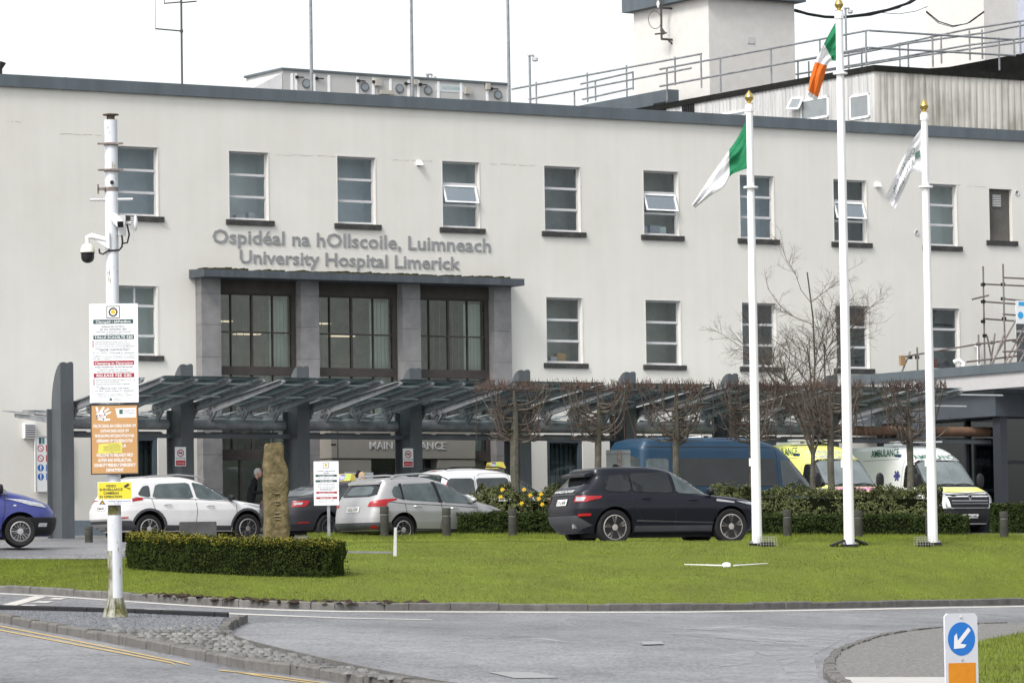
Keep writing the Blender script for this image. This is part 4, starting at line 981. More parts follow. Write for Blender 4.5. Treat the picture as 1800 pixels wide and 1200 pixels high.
# ================================================================ VEHICLES
def interp(t,x): return lerp_t(t,x)
class Body:
    """car body: stack of rounded-rectangle slices. rear/front = [(z,x)], wid=[(z,halfwidth)], n = corner exponents"""
    def __init__(s,rear,front,wid,nr=5,nf=4,extra=()):
        s.rear,s.front,s.wid,s.nr,s.nf=rear,front,wid,nr,nf
        zs=sorted({z for z,_ in rear}|{z for z,_ in front}|{z for z,_ in wid}|set(extra));o=[]
        for a_,b_ in zip(zs,zs[1:]):
            k=max(1,int((b_-a_)/.04))
            for j in range(k):o.append(a_+(b_-a_)*j/k)
        s.zs=o+[zs[-1]]
    def dims(s,z):
        r,f=interp(s.rear,z),interp(s.front,z);return r,f,interp(s.wid,z)
    def y(s,x,z):
        r,f,b=s.dims(z);c=(r+f)/2;a_=(f-r)/2;n=s.nr if x<c else s.nf
        return b*max(0,1-min(1,abs((x-c)/a_))**n)**(1/n)
    def outline(s,z,M=120):
        r,f,b=s.dims(z);c=(r+f)/2;a_=(f-r)/2;P_=[]
        for k in range(M):
            t=2*math.pi*k/M;C,S=math.cos(t),math.sin(t);n=s.nf if C>0 else s.nr
            P_.append((c+a_*math.copysign(abs(C)**(2/n),C),b*math.copysign(abs(S)**(2/n),S),z))
        return P_
    def mesh(s,M=120):
        mb=MB();
        for z in s.zs: mb.v+=[Vector(p) for p in s.outline(z,M)]
        for i in range(len(s.zs)-1):
            for k in range(M):
                a_=i*M+k;b_=i*M+(k+1)%M;mb.f.append((a_,b_,b_+M,a_+M))
        mb.f.append(tuple(reversed(range(M))));e=(len(s.zs)-1)*M;mb.f.append(tuple(e+k for k in range(M)));return mb
    def arc(s,z,which):  # polyline from rear/front centre round the right side (negative y) ; returns list (s,x,y)
        r,f,b=s.dims(z);c=(r+f)/2;a_=(f-r)/2;n=s.nr if which=='r' else s.nf;sg=-1 if which=='r' else 1
        pts=[];q=None;L_=0
        for k in range(61):
            t=math.pi/2*k/60;C,S=math.cos(t),math.sin(t);x=c+sg*a_*abs(C)**(2/n);y=b*abs(S)**(2/n)
            if q:L_+=math.hypot(x-q[0],y-q[1])
            pts.append((L_,x,y));q=(x,y)
        return pts
    def wrap(s,u,z,which,off):
        pts=s.arc(z,which);m_=abs(u);sg=-1 if u<0 else 1
        for (a_,b_) in zip(pts,pts[1:]):
            if m_<=b_[0]:
                t=(m_-a_[0])/max(1e-9,b_[0]-a_[0]);x=a_[1]+(b_[1]-a_[1])*t;y=a_[2]+(b_[2]-a_[2])*t
                tx,ty=b_[1]-a_[1],b_[2]-a_[2];l=math.hypot(tx,ty) or 1;nx,ny=(-ty/l,tx/l) if which=='r' else (ty/l,-tx/l)
                return Vector((x+nx*off,sg*(y+ny*off),z))
        return Vector((pts[-1][1],sg*pts[-1][2],z))
def chaikin(p,n=2,k=.25):
    for _ in range(n):
        q=[]
        for a_,b_ in zip(p,p[1:]+p[:1]):
            q.append((a_[0]+(b_[0]-a_[0])*k,a_[1]+(b_[1]-a_[1])*k));q.append((a_[0]+(b_[0]-a_[0])*(1-k),a_[1]+(b_[1]-a_[1])*(1-k)))
        p=q
    return p
def poly_panel(poly,fn,step=.07,rnd=0,k=.15):
    if rnd:poly=chaikin(poly,rnd,k)
    bm=bmesh.new();f=bm.faces.new([bm.verts.new((p[0],p[1],0)) for p in poly]);bmesh.ops.triangulate(bm,faces=[f])
    for ax in (0,1):
        lo,hi=min(p[ax] for p in poly),max(p[ax] for p in poly);v=lo+step
        while v<hi:
            co=(v,0,0) if ax==0 else (0,v,0);no=(1,0,0) if ax==0 else (0,1,0)
            bmesh.ops.bisect_plane(bm,geom=bm.verts[:]+bm.edges[:]+bm.faces[:],plane_co=co,plane_no=no);v+=step
    mb=MB();bm.verts.index_update();mb.v=[fn(v.co.x,v.co.y) for v in bm.verts];mb.f=[tuple(v.index for v in f_.verts) for f_ in bm.faces];bm.free();return mb
def ribbon(pts,w):
    """thin closed quad strips along 2D polyline -> list of polys"""
    out=[]
    for a_,b_ in zip(pts,pts[1:]):
        dx,dy=b_[0]-a_[0],b_[1]-a_[1];l=math.hypot(dx,dy) or 1;nx,ny=-dy/l*w/2,dx/l*w/2
        out.append([(a_[0]+nx,a_[1]+ny),(b_[0]+nx,b_[1]+ny),(b_[0]-nx,b_[1]-ny),(a_[0]-nx,a_[1]-ny)])
    return out
class Car:
    def __init__(s,name,label,cat,pos,head,body,paint,wheels,group=None,sc=1.0):
        s.t=thing(name,label,cat,pos,head,group,sc);s.B=body;s.paint=paint
        # arches
        me=body.mesh();o=me.build('body',paint,s.t,smooth=True,sharp=32);o.data.materials.append(M_black)
        cut=MB();
        for (x,z,r) in wheels['arch']:
            for sg in(-1,1): cut.lathe([(r,-.45*sg+sg*.9),(r,sg*1.4)][::sg],(x,0,z),'y',32)
        # keep wheel wells shallow cylinders from |y|>.45
        co=cut.build('cutter',M_black,None);co.matrix_world=Matrix.Identity(4);o.parent=None
        md=o.modifiers.new('b','BOOLEAN');md.operation='DIFFERENCE';md.solver='EXACT';md.object=co
        try: md.material_mode='TRANSFER'
        except Exception: pass
        bpy.context.view_layer.update();dg=bpy.context.evaluated_depsgraph_get()
        new=bpy.data.meshes.new_from_object(o.evaluated_get(dg));o.modifiers.clear();old=o.data;o.data=new;bpy.data.meshes.remove(old)
        new.set_sharp_from_angle(angle=R_(32))
        bpy.data.objects.remove(co);o.parent=s.t;s.body=o
        for (x,z,r) in wheels['arch']:
            for sg in ((-1,1)): s.wheel(x,wheels['r'],sg,wheels)
        zb=body.zs[0];MB().box((body.rear[0][1]+.5,-.62,.17),(body.front[0][1]-.45,.62,zb+.12)).build('underbody',M_black,s.t)
    def wheel(s,x,r,sg,w):
        yo=w['y']*sg;W_=.2
        if ('wp',r) not in s.__dict__:
            pass
        m_=MB();rr=w['rim']
        prof=[(rr,.0),(rr+.02,-.012),(r-.03,-.012),(r-.008,.01),(r,.035),(r,.19),(r-.03,.21),(rr,.21)]
        m_.lathe([(a_,(b_)*(-sg)) for a_,b_ in prof],(0,0,0),'y',40)
        o=m_.build('wheel',M_rubber,s.t,smooth=True,loc=(x,yo,r))
        # rim
        m_=MB();f=lambda a,rad,y:(rad*math.cos(a),y*(-sg),rad*math.sin(a))
        m_.lathe([(rr,0.0),(rr-.018,-.008),(rr-.03,.02),(rr-.035,.12)] if sg<0 else [(rr,0.0),(rr-.018,.008),(rr-.03,-.02),(rr-.035,-.12)],(0,0,0),'y',40)
        m_.f=m_.f[:-2]
        n=w['spokes'];ww=w.get('sw',.05)
        for k in range(n):
            a_=2*math.pi*k/n+w.get('ph',.2);d=w.get('split',0)
            for e in ((-d,d) if d else (0,)):
                a1=a_+e
                p=[f(a_-ww/.08*1.0*.35,.055,.0),f(a_+ww/.08*.35,.055,.0),f(a1+ww/rr*.6,rr-.015,.0),f(a1-ww/rr*.6,rr-.015,.0)]
                m_.prism(p,(0,.03*(-sg),0))
        m_.lathe([(.0,-.006*-sg),(.065,0),(.07,.03*(-sg))],(0,0,0),'y',16)
        m_.build('rim',w['mat'],o,smooth=True)
        m_=MB().lathe([(rr-.03,.09*(-sg)),(rr-.03,.1*(-sg))],(0,0,0),'y',30);m_.build('brake_disc',w.get('back',M_black),o)
    def fn(s,mode,off=.005,sg=-1):
        if mode=='s': return lambda u,v:Vector((u,sg*(s.B.y(u,v)+off),v))
        return lambda u,v:s.B.wrap(u,v,mode,off)
    def panel(s,name,mode,poly,m,off=.005,rnd=0,k=.15,sg=-1,parent=None,step=.07,label=None):
        o=poly_panel(poly,s.fn(mode,off,sg),step,rnd,k).build(name,m,parent or s.t,smooth=True,sharp=180)
        if label:o['label']=label
        return o
    def both(s,name,poly,m,**k):
        a_=s.panel(name,'s',poly,m,**k);k['sg']=1;s.panel(name,'s',poly,m,**k);return a_
    def seam(s,mode,pts,w=.012,off=.004,m=None,name='seam',sg=-1,parent=None):
        mb=MB()
        for q in ribbon(pts,w):
            p=poly_panel(q,s.fn(mode,off,sg),.08);mb.add(p.v,p.f)
        return mb.build(name,m or M_black,parent or s.body,smooth=True,sharp=180)
    def handle(s,x,z,m=None,sg=-1,L_=.2):
        mb=MB();y=sg*(s.B.y(x,z));mb.tube([(x-L_/2,y,z),(x-L_/2+.02,y+sg*.035,z),(x+L_/2-.02,y+sg*.035,z),(x+L_/2,y,z)],.014,8)
        return mb.build('door_handle',m or s.paint,s.t,smooth=True)
    def mirror(s,x,z,m=None,sg=-1,h=.15,w=.24):
        mb=MB();y=sg*(s.B.y(x-.4,z)+.10);bm=bmesh.new();bmesh.ops.create_icosphere(bm,subdivisions=3,radius=1)
        for v in bm.verts:
            c=v.co;c.x=math.copysign(abs(c.x)**.7,c.x);c.z=math.copysign(abs(c.z)**.7,c.z)
            v.co=Vector((x+c.x*.07,y+c.y*w/2,z+c.z*h/2))
        mb.v=[v.co.copy() for v in bm.verts];mb.f=[tuple(v.index for v in f.verts) for f in bm.faces];bm.free()
        mb.tube([(x,y,z-h*.3),(x+.03,sg*(s.B.y(x-.4,z-.06)-.03),z-.06)],.03,8)
        return mb.build('wing_mirror',m or s.paint,s.t,smooth=True,sharp=180)
    def wraptext(s,mode,body,u0,z0,w,h,m,off=.018,bold=.012,flip=False):
        mb=MB();text_mb(mb,body,(0,0,0),(1,0,0),(0,1,0),w=w,h=h,bold=bold)
        mb.v=[s.B.wrap(u0+(-v.x if mode=='r' else v.x),z0+v.y,mode,off) for v in mb.v]
        me=bpy.data.meshes.new('lettering');me.from_pydata([tuple(v) for v in mb.v],[],mb.f);me.materials.append(m);o=bpy.data.objects.new('lettering',me);COL.objects.link(o);o.parent=s.t;return o
    def plate(s,mode,u,z,txt,w=.52,h=.11,back=None):
        o=s.panel('number_plate',mode,[(u-w/2,z-h/2),(u+w/2,z-h/2),(u+w/2,z+h/2),(u-w/2,z+h/2)],flat('plate white',(.62,.62,.6)),off=.015)
        A=s.B.wrap(u-w*.42,z-h*.3,mode,.018);B_=s.B.wrap(u+w*.42,z-h*.3,mode,.018);C_=s.B.wrap(u-w*.42,z+h*.3,mode,.018)
        if mode=='r':A,B_=B_,A;C_=s.B.wrap(u+w*.42,z+h*.3,mode,.018)
        ux=(B_-A).normalized();uy=(C_-A).normalized();text(txt,A,ux,uy,M_black,o,w=w*.8,h=h*.62,bold=.01)
        return o
def paint(name,c,metal=.0,rough=.28,c2=None,coat=.35,var=.05,spec=.5): return mat(name,c,rough,metal=metal,c2=c2,coat=coat,var=var,scale=1.5,spec=spec)
M_cglass=mat('tinted car glass',(.03,.038,.04),.04,scale=2.2,spec=.5,c2=(.055,.065,.066))
M_dglass=mat('privacy glass',(.016,.019,.021),.05,c2=(.006,.007,.008),scale=1.8,spec=.55)
M_lglass=mat('clear car glass',(.10,.125,.13),.05,c2=(.035,.047,.05),scale=2.6,spec=.5)
M_red=mat('red lamp lens',(.30,.004,.008),.3,var=.15,coat=0);M_clear=mat('clear lamp lens',(.36,.37,.39),.12,var=.3,scale=9)
M_silver=mat('alloy silver',(.42,.41,.40),.35,metal=.6,var=.1);M_alloyd=mat('dirty alloy',(.36,.34,.32),.45,metal=.3,var=.15)
M_chrome=mat('bright trim',(.55,.55,.56),.2,metal=.8,var=.05)
M_clad=mat('grey plastic cladding',(.05,.052,.057),.6,var=.15)
def veh(px,py,Y,head,**k):   # pos under pixel, on ground height given by row
    p=P(px,py,Y);return p,R_(head)
# ---------------------------------------------------------------- dark SUV (front most)
pos,hd=P(1152,958,94.4),R_(23)
B=Body(rear=[(.25,-1.95),(.45,-2.12),(.6,-2.17),(.78,-2.165),(.98,-2.10),(1.10,-2.07),(1.17,-1.98),(1.3,-1.82),(1.42,-1.72),(1.5,-1.74),(1.56,-1.72),(1.60,-1.6),(1.62,-1.3),(1.635,-.7)],
 front=[(.25,1.95),(.40,2.12),(.6,2.17),(.75,2.16),(.85,2.08),(.92,1.95),(.98,1.60),(1.02,1.2),(1.05,.98),(1.1,.90),(1.3,.60),(1.45,.33),(1.53,.14),(1.58,-.04),(1.61,-.25),(1.635,-.6)],
 wid=[(.25,.84),(.32,.88),(.5,.93),(.75,.955),(.95,.935),(1.04,.90),(1.08,.86),(1.3,.81),(1.48,.75),(1.56,.71),(1.605,.64),(1.635,.3)],nr=7,nf=4.2)
pn=paint('dark blue grey metallic paint',(.010,.011,.018),metal=.1,rough=.25,c2=(.011,.012,.018),coat=.05,spec=.25)
rr=dict(arch=[(-1.33,.37,.43),(1.33,.37,.43)],r=.37,y=.915,rim=.262,spokes=5,split=.16,sw=.04,mat=M_alloyd,ph=.35)
c=Car('suv','dark navy SUV with tinted rear windows parked at the top edge of the lawn','car',pos,hd,B,pn,rr,sc=1.03)
c.both('rear_side_window',[(-1.55,1.12),(-.92,1.10),(-.97,1.47),(-1.45,1.43)],M_dglass,off=.013,rnd=1)
c.both('rear_door_window',[(-.88,1.10),(.02,1.075),(-.06,1.51),(-.93,1.48)],M_dglass,off=.013,rnd=1,k=.08)
c.both('front_door_window',[(.10,1.07),(1.0,1.04),(.92,1.10),(.45,1.42),(.22,1.51),(.03,1.52)],M_lglass,off=.013,rnd=1,k=.08)
c.panel('rear_window','r',[(-.62,1.2),(.62,1.2),(.52,1.42),(-.52,1.42)],M_dglass,rnd=1)
c.panel('windscreen','f',[(-.7,1.08),(.7,1.08),(.6,1.5),(-.6,1.5)],M_dglass,off=.012,rnd=1)
m_=MB();m_.prism([(-1.86,-.6,1.47),(-1.86,.6,1.47),(-1.5,.68,1.56),(-1.5,-.68,1.56)],(0,0,-.05));m_.build('spoiler',pn,c.t)
l=c.panel('tail_light','r',[(-.62,.90),(-.62,1.03),(-1.22,1.02),(-1.20,.97),(-1.0,.955),(-.92,.90)],M_red,off=.012);c.panel('clear_lens','r',[(-.66,.92),(-.66,1.01),(-.88,1.0),(-.86,.92)],M_clear,off=.016,parent=l)
l=c.panel('tail_light','r',[(.62,.90),(.62,1.03),(1.22,1.02),(1.20,.97),(1.0,.955),(.92,.90)],M_red,off=.012);c.panel('clear_lens','r',[(.66,.92),(.66,1.01),(.88,1.0),(.86,.92)],M_clear,off=.016,parent=l)
c.plate('r',-.05,.90,'171-L-4690',w=.5,h=.13)
c.panel('boot_trim','r',[(-.6,1.045),(.6,1.045),(.6,1.075),(-.6,1.075)],M_clad,off=.01)
c.wraptext('r','RANGE ROVER',.48,1.10,.96,.055,flat('silver letters b',(.6,.6,.6)),bold=.02)
c.panel('bumper_skid','r',[(-1.0,.42),(-.62,.32),(.62,.32),(1.0,.42),(.75,.62),(-.75,.62)],M_clad,off=.012)
c.panel('fog_reflector','r',[(-.78,.60),(-1.05,.61),(-1.05,.665),(-.78,.655)],M_red,off=.02)
c.panel('fog_reflector','r',[(.78,.60),(1.05,.61),(1.05,.665),(.78,.655)],M_red,off=.02)
c.both('side_trim',[(-.85,.485),(.92,.44),(.92,.465),(-.85,.52)],M_clad,off=.012);c.both('sill_cladding',[(-.88,.28),(.9,.28),(.9,.40),(-.88,.40)],M_clad,off=.006)
for q in ([(-.90,1.08),(-.93,.85),(-.72,.55),(-.62,.3)],[(.05,1.06),(.08,.8),(.02,.3)],[(1.02,1.02),(1.0,.7),(.95,.3)],[(-2.0,1.075),(-1.5,1.08),(-.9,1.075),(0,1.05),(1.0,1.01)],[(-1.55,.80),(-.9,.86)]): c.seam('s',q,.014)
c.seam('r',[(-1.0,.70),(-.3,.69),(.3,.69),(1.0,.70)],.014);c.seam('r',[(-.9,1.1),(0,1.1),(.9,1.1)],.01)
c.handle(-.62,.965);c.handle(.45,.93);c.mirror(.86,1.1,pn);c.mirror(.86,1.1,pn,sg=1)
c.seam('s',[(-1.40+.1*math.cos(a_),.90+.1*math.sin(a_)) for a_ in [k*math.pi/8 for k in range(17)]],.01)
l=c.panel('headlight','f',[(-.55,.78),(-1.0,.84),(-1.15,.90),(-.6,.87)],M_clear,off=.012);c.panel('headlight','f',[(.55,.78),(1.0,.84),(1.15,.90),(.6,.87)],M_clear,off=.012)
m_=MB().prism([(-.95,0,1.63),(-.75,0,1.64),(-.88,0,1.70),(-.93,0,1.70)],(0,.02,0));m_.build('roof_fin',M_black,c.t)
c.both('wing_vent',[(.98,.90),(1.42,.86),(1.42,.89),(1.0,.95)],M_chrome,off=.01)
MB().tube([(-2.02,-.55,.40),(-2.12,-.55,.40)],.05,10).build('exhaust_pipe',M_chrome,c.t)
# ---------------------------------------------------------------- silver crossover
pos,hd=P(744,957,100.4),R_(40)
B=Body(rear=[(.26,-1.85),(.32,-2.0),(.45,-2.08),(.62,-2.07),(.80,-2.03),(.95,-2.0),(1.06,-1.93),(1.25,-1.78),(1.38,-1.68),(1.45,-1.68),(1.50,-1.45),(1.53,-1.0),(1.545,-.5)],
 front=[(.26,1.9),(.40,2.06),(.62,2.07),(.78,1.98),(.88,1.7),(.95,1.35),(1.0,1.1),(1.08,.98),(1.3,.48),(1.42,.18),(1.5,-.15),(1.53,-.35),(1.545,-.45)],
 wid=[(.26,.78),(.32,.84),(.5,.87),(.75,.885),(.95,.86),(1.02,.82),(1.25,.76),(1.42,.70),(1.5,.62),(1.53,.5),(1.545,.25)],nr=6.5,nf=4)
pn=paint('silver metallic paint',(.37,.365,.37),metal=.3,rough=.35,c2=(.31,.31,.315))
w=dict(arch=[(-1.24,.34,.385),(1.29,.34,.385)],r=.325,y=.845,rim=.215,spokes=8,sw=.04,mat=M_silver)
c=Car('crossover','silver grey crossover with roof rails parked behind the verge bollards','car',pos,hd,B,pn,w)
c.both('rear_side_window',[(-1.48,1.08),(-1.24,1.02),(-1.28,1.33),(-1.42,1.31),(-1.5,1.2)],M_lglass,off=.013,rnd=1)
c.both('rear_door_window',[(-1.20,1.01),(-.20,.96),(-.32,1.40),(-1.22,1.36)],M_lglass,off=.013,rnd=1,k=.08)
c.both('front_door_window',[(-.12,.955),(.82,.93),(.78,1.02),(.4,1.28),(-.22,1.41)],M_lglass,off=.013,rnd=1,k=.08)
c.both('window_pillar',[(-.24,.95),(-.10,.945),(-.20,1.42),(-.34,1.42)],M_black,off=.004);c.both('window_pillar',[(-1.26,1.01),(-1.18,1.01),(-1.2,1.38),(-1.29,1.37)],M_black,off=.004)
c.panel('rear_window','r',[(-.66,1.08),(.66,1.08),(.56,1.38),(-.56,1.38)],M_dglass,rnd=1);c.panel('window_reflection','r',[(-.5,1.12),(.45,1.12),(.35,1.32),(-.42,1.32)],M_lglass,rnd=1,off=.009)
c.panel('windscreen','f',[(-.66,1.05),(.66,1.05),(.56,1.42),(-.56,1.42)],M_lglass,off=.012,rnd=1)
m_=MB().prism([(-1.72,-.56,1.41),(-1.72,.56,1.41),(-1.4,.62,1.5),(-1.4,-.62,1.5)],(0,0,-.05));m_.build('spoiler',pn,c.t)
for sg in (-1,1): c.panel('tail_light','r',[(sg*.52,.86),(sg*.58,.97),(sg*.85,1.02),(sg*1.18,1.04),(sg*1.20,1.015),(sg*1.02,.96),(sg*.97,.88),(sg*1.03,.845)],M_red,off=.014)
c.plate('r',-.02,.80,'152-L-1704',w=.46,h=.12)
c.panel('lower_bumper','r',[(-1.15,.28),(1.15,.28),(1.15,.50),(-1.15,.50)],M_clad,off=.02);c.panel('fog_reflector','r',[(-.62,.36),(-.78,.37),(-.76,.43),(-.64,.42)],M_red,off=.03);
for q in ([(-1.2,1.0),(-1.18,.75),(-.95,.45),(-.85,.27)],[(-.16,.95),(-.12,.7),(-.18,.27)],[(.9,.92),(.92,.6),(.85,.27)],[(-1.85,.98),(-1.2,.92),(0,.88),(.9,.83)]): c.seam('s',q,.012)
c.both('sill_cladding',[(-.9,.26),(.95,.26),(.95,.34),(-.9,.36)],M_clad,off=.006)
c.handle(-.85,.86,M_chrome);c.handle(.22,.82,M_chrome);c.mirror(.72,1.0,M_chrome);c.mirror(.72,1.0,pn,sg=1)
for sg in (-1,1): MB().tube([(-1.45,sg*.62,1.48),(-1.3,sg*.62,1.56),(-.6,sg*.60,1.60),(.0,sg*.6,1.57),(.25,sg*.6,1.48)],.022,8).build('roof_rail',M_chrome,c.t,smooth=True)
for sg in (-1,1):c.panel('headlight','f',[(sg*.5,.70),(sg*1.0,.78),(sg*1.15,.86),(sg*.6,.8)],M_clear,off=.012)
# ---------------------------------------------------------------- white SUV
pos,hd=P(321,955,107),R_(31)
B=Body(rear=[(.30,-1.85),(.40,-2.08),(.6,-2.22),(.78,-2.22),(.95,-2.15),(1.1,-2.07),(1.25,-1.95),(1.42,-1.80),(1.5,-1.80),(1.56,-1.65),(1.60,-1.35),(1.635,-.7)],
 front=[(.28,2.0),(.45,2.18),(.65,2.22),(.82,2.15),(.93,1.95),(1.0,1.5),(1.05,1.15),(1.12,.98),(1.3,.66),(1.45,.36),(1.54,.12),(1.6,-.15),(1.635,-.5)],
 wid=[(.28,.82),(.36,.88),(.55,.915),(.8,.925),(1.0,.90),(1.08,.86),(1.3,.79),(1.48,.73),(1.57,.66),(1.61,.55),(1.635,.3)],nr=7,nf=4)
pn=paint('white car paint',(.66,.66,.67),rough=.25,c2=(.58,.57,.56))
w=dict(arch=[(-1.33,.37,.42),(1.34,.37,.42)],r=.35,y=.885,rim=.24,spokes=5,sw=.04,split=.22,mat=M_silver)
c=Car('suv','white SUV with dusty lower sides parked left of the standing stone','car',pos,hd,B,pn,w)
c.both('rear_side_window',[(-1.62,1.17),(-1.28,1.10),(-1.28,1.40),(-1.45,1.38)],M_cglass,off=.013,rnd=1)
c.both('rear_door_window',[(-1.24,1.10),(-.12,1.08),(-.2,1.47),(-1.1,1.43)],M_lglass,off=.013,rnd=1,k=.1)
c.both('front_door_window',[(-.04,1.08),(.98,1.03),(.9,1.12),(.45,1.38),(-.12,1.48)],M_lglass,off=.013,rnd=1,k=.08)
c.panel('rear_window','r',[(-.62,1.16),(.62,1.16),(.5,1.42),(-.5,1.42)],M_lglass,rnd=1);c.panel('windscreen','f',[(-.7,1.1),(.7,1.1),(.6,1.5),(-.6,1.5)],M_lglass,off=.012,rnd=1)
MB().prism([(-1.88,-.55,1.48),(-1.88,.55,1.48),(-1.5,.64,1.57),(-1.5,-.64,1.57)],(0,0,-.05)).build('spoiler',pn,c.t)
for sg in(-1,1): c.panel('tail_light','r',[(sg*.62,.99),(sg*.62,1.07),(sg*1.25,1.10),(sg*1.32,1.05),(sg*1.0,1.0)],M_red,off=.012)
c.panel('light_bar','r',[(-.62,1.04),(.62,1.04),(.62,1.065),(-.62,1.065)],M_red,off=.01)
c.plate('r',0,.86,'192-MH-844',w=.5,h=.12);c.panel('lower_bumper','r',[(-1.1,.32),(1.1,.32),(1.1,.55),(-1.1,.55)],M_clad,off=.02);c.panel('skid_plate','r',[(-.6,.34),(.6,.34),(.6,.48),(-.6,.48)],M_silver,off=.028)
c.panel('fog_reflector','r',[(-.85,.60),(-1.05,.61),(-1.05,.64),(-.85,.635)],M_red,off=.02)
c.both('sill_cladding',[(-.9,.3),(.9,.3),(.9,.42),(-.9,.44)],M_clad,off=.006)
for x in (-1.33,1.34):
    a_=[(x+(.42)*math.cos(t),.37+.42*math.sin(t)) for t in [math.pi*(k/12) for k in range(13)]];b_=[(x+(.48)*math.cos(t),.37+.48*math.sin(t)) for t in [math.pi*(k/12) for k in range(13)]]
    for sg in(-1,1):
        mb=MB()
        for k in range(12): p=poly_panel([a_[k],b_[k],b_[k+1],a_[k+1]],c.fn('s',.01,sg),.1);mb.add(p.v,p.f)
        mb.build('arch_cladding',M_clad,c.t)
for q in ([(-1.26,1.08),(-1.2,.85),(-.95,.5),(-.85,.3)],[(-.08,1.07),(-.05,.8),(-.1,.3)],[(1.02,1.02),(1.03,.7),(.95,.3)],[(-1.7,1.11),(-1.26,1.08),(0,1.055),(1,1.0)]): c.seam('s',q,.012)
c.handle(-.85,.93,M_chrome);c.handle(.3,.90,M_chrome);c.mirror(.88,1.10,M_black);c.mirror(.88,1.1,M_black,sg=1)
for sg in(-1,1): MB().tube([(-1.4,sg*.62,1.56),(-1.2,sg*.62,1.62),(-.4,sg*.6,1.66),(.1,sg*.6,1.62),(.3,sg*.6,1.54)],.02,8).build('roof_rail',M_silver,c.t,smooth=True)
for sg in (-1,1):c.panel('headlight','f',[(sg*.5,.80),(sg*1.0,.86),(sg*1.2,.96),(sg*.6,.90)],M_clear,off=.012)
# ---------------------------------------------------------------- black saloon taxi
pos,hd=P(609,951,107),R_(44)
B=Body(rear=[(.28,-2.1),(.4,-2.27),(.6,-2.33),(.8,-2.32),(.98,-2.27),(1.03,-2.2),(1.06,-2.0),(1.1,-1.8),(1.25,-1.35),(1.35,-1.0),(1.42,-.6),(1.46,-.1)],
 front=[(.26,2.1),(.45,2.3),(.65,2.3),(.8,2.15),(.9,1.6),(.95,1.25),(1.0,1.1),(1.2,.72),(1.35,.4),(1.42,.15),(1.46,0)],
 wid=[(.26,.82),(.34,.87),(.5,.895),(.75,.905),(.92,.88),(1.0,.83),(1.2,.72),(1.36,.62),(1.43,.5),(1.46,.2)],nr=5,nf=4)
pn=paint('charcoal metallic paint',(.03,.031,.036),metal=.1,rough=.3,c2=(.03,.031,.036),coat=.1,spec=.3)
w=dict(arch=[(-1.36,.34,.38),(1.33,.34,.38)],r=.32,y=.87,rim=.205,spokes=9,sw=.05,mat=M_clad)
c=Car('taxi','dark grey saloon taxi partly behind the standing stone','car',pos,hd,B,pn,w)
c.both('rear_door_window',[(-1.0,.99),(-.15,.97),(-.2,1.32),(-.75,1.27)],M_cglass,off=.013,rnd=1,k=.1);c.both('front_door_window',[(-.08,.97),(.95,.95),(.85,1.03),(.45,1.27),(-.1,1.33)],M_cglass,off=.013,rnd=1,k=.08);c.both('rear_side_window',[(-1.35,1.0),(-1.06,.99),(-.85,1.25)],M_cglass,off=.013)
c.panel('rear_window','r',[(-.62,1.09),(.62,1.09),(.5,1.36),(-.5,1.36)],mat('bright rear glass',(.25,.27,.28),.05,c2=(.12,.13,.14),scale=1.5),rnd=1);c.panel('windscreen','f',[(-.7,1.02),(.7,1.02),(.6,1.36),(-.6,1.36)],M_lglass,off=.012,rnd=1)
for sg in(-1,1):
    l=c.panel('tail_light','r',[(sg*.58,.82),(sg*.60,.96),(sg*1.0,.97),(sg*.96,.86),(sg*.92,.82)],M_red,off=.014);c.panel('clear_lens','r',[(sg*.63,.865),(sg*.64,.92),(sg*.84,.925),(sg*.82,.87)],M_clear,off=.018,parent=l)
c.panel('fog_reflector','r',[(-.7,.42),(-.98,.43),(-.98,.46),(-.7,.45)],M_red,off=.02)
for sg in(-1,1):c.panel('headlight','f',[(sg*.5,.70),(sg*1.0,.74),(sg*1.1,.80),(sg*.6,.79)],M_clear,off=.012)
c.plate('r',0,.66,'141-L-2207',w=.5,h=.12)
for q in ([(-.98,.98),(-.95,.75),(-.8,.5),(-.75,.3)],[(-.11,.96),(-.08,.3)],[(1.02,.93),(.98,.3)]): c.seam('s',q,.012)
c.handle(-.7,.85);c.handle(.3,.84);c.mirror(.85,1.0,pn);c.mirror(.85,1.,pn,sg=1)
def taxisign(c,x,z,txt1='15014',sgn=1):
    m_=MB().prism([(x-.12,-.34,z),(x+.12,-.34,z),(x+.04,-.32,z+.17),(x-.04,-.32,z+.17)],(0,.66,0));o=m_.build('taxi_sign',flat('taxi sign yellow',(.62,.48,.10)),c.t)
    # yellow and blue face seen from behind (-x)
    f=lambda y,t:Vector((x-.122+.08*t,y,z+.17*t))
    MB().quad(f(.08,.1),f(-.12,.1),f(-.12,.92),f(.08,.92)).build('blue_panel',flat('taxi blue',(.06,.08,.28)),o)
    text('TAXI',f(.07,.25)+Vector((-.003,0,0)),(0,-1,0),(.44,0,.9),M_white,o,w=.17,h=.09,bold=.02);text(txt1,f(.31,.25)+Vector((-.003,0,0)),(0,-1,0),(.44,0,.9),M_black,o,w=.19,h=.09)
    MB().quad(f(-.14,.1),f(-.32,.1),f(-.32,.92),f(-.14,.92)).build('green_panel',flat('taxi green',(.30,.42,.08)),o)
taxisign(c,-.05,1.47)
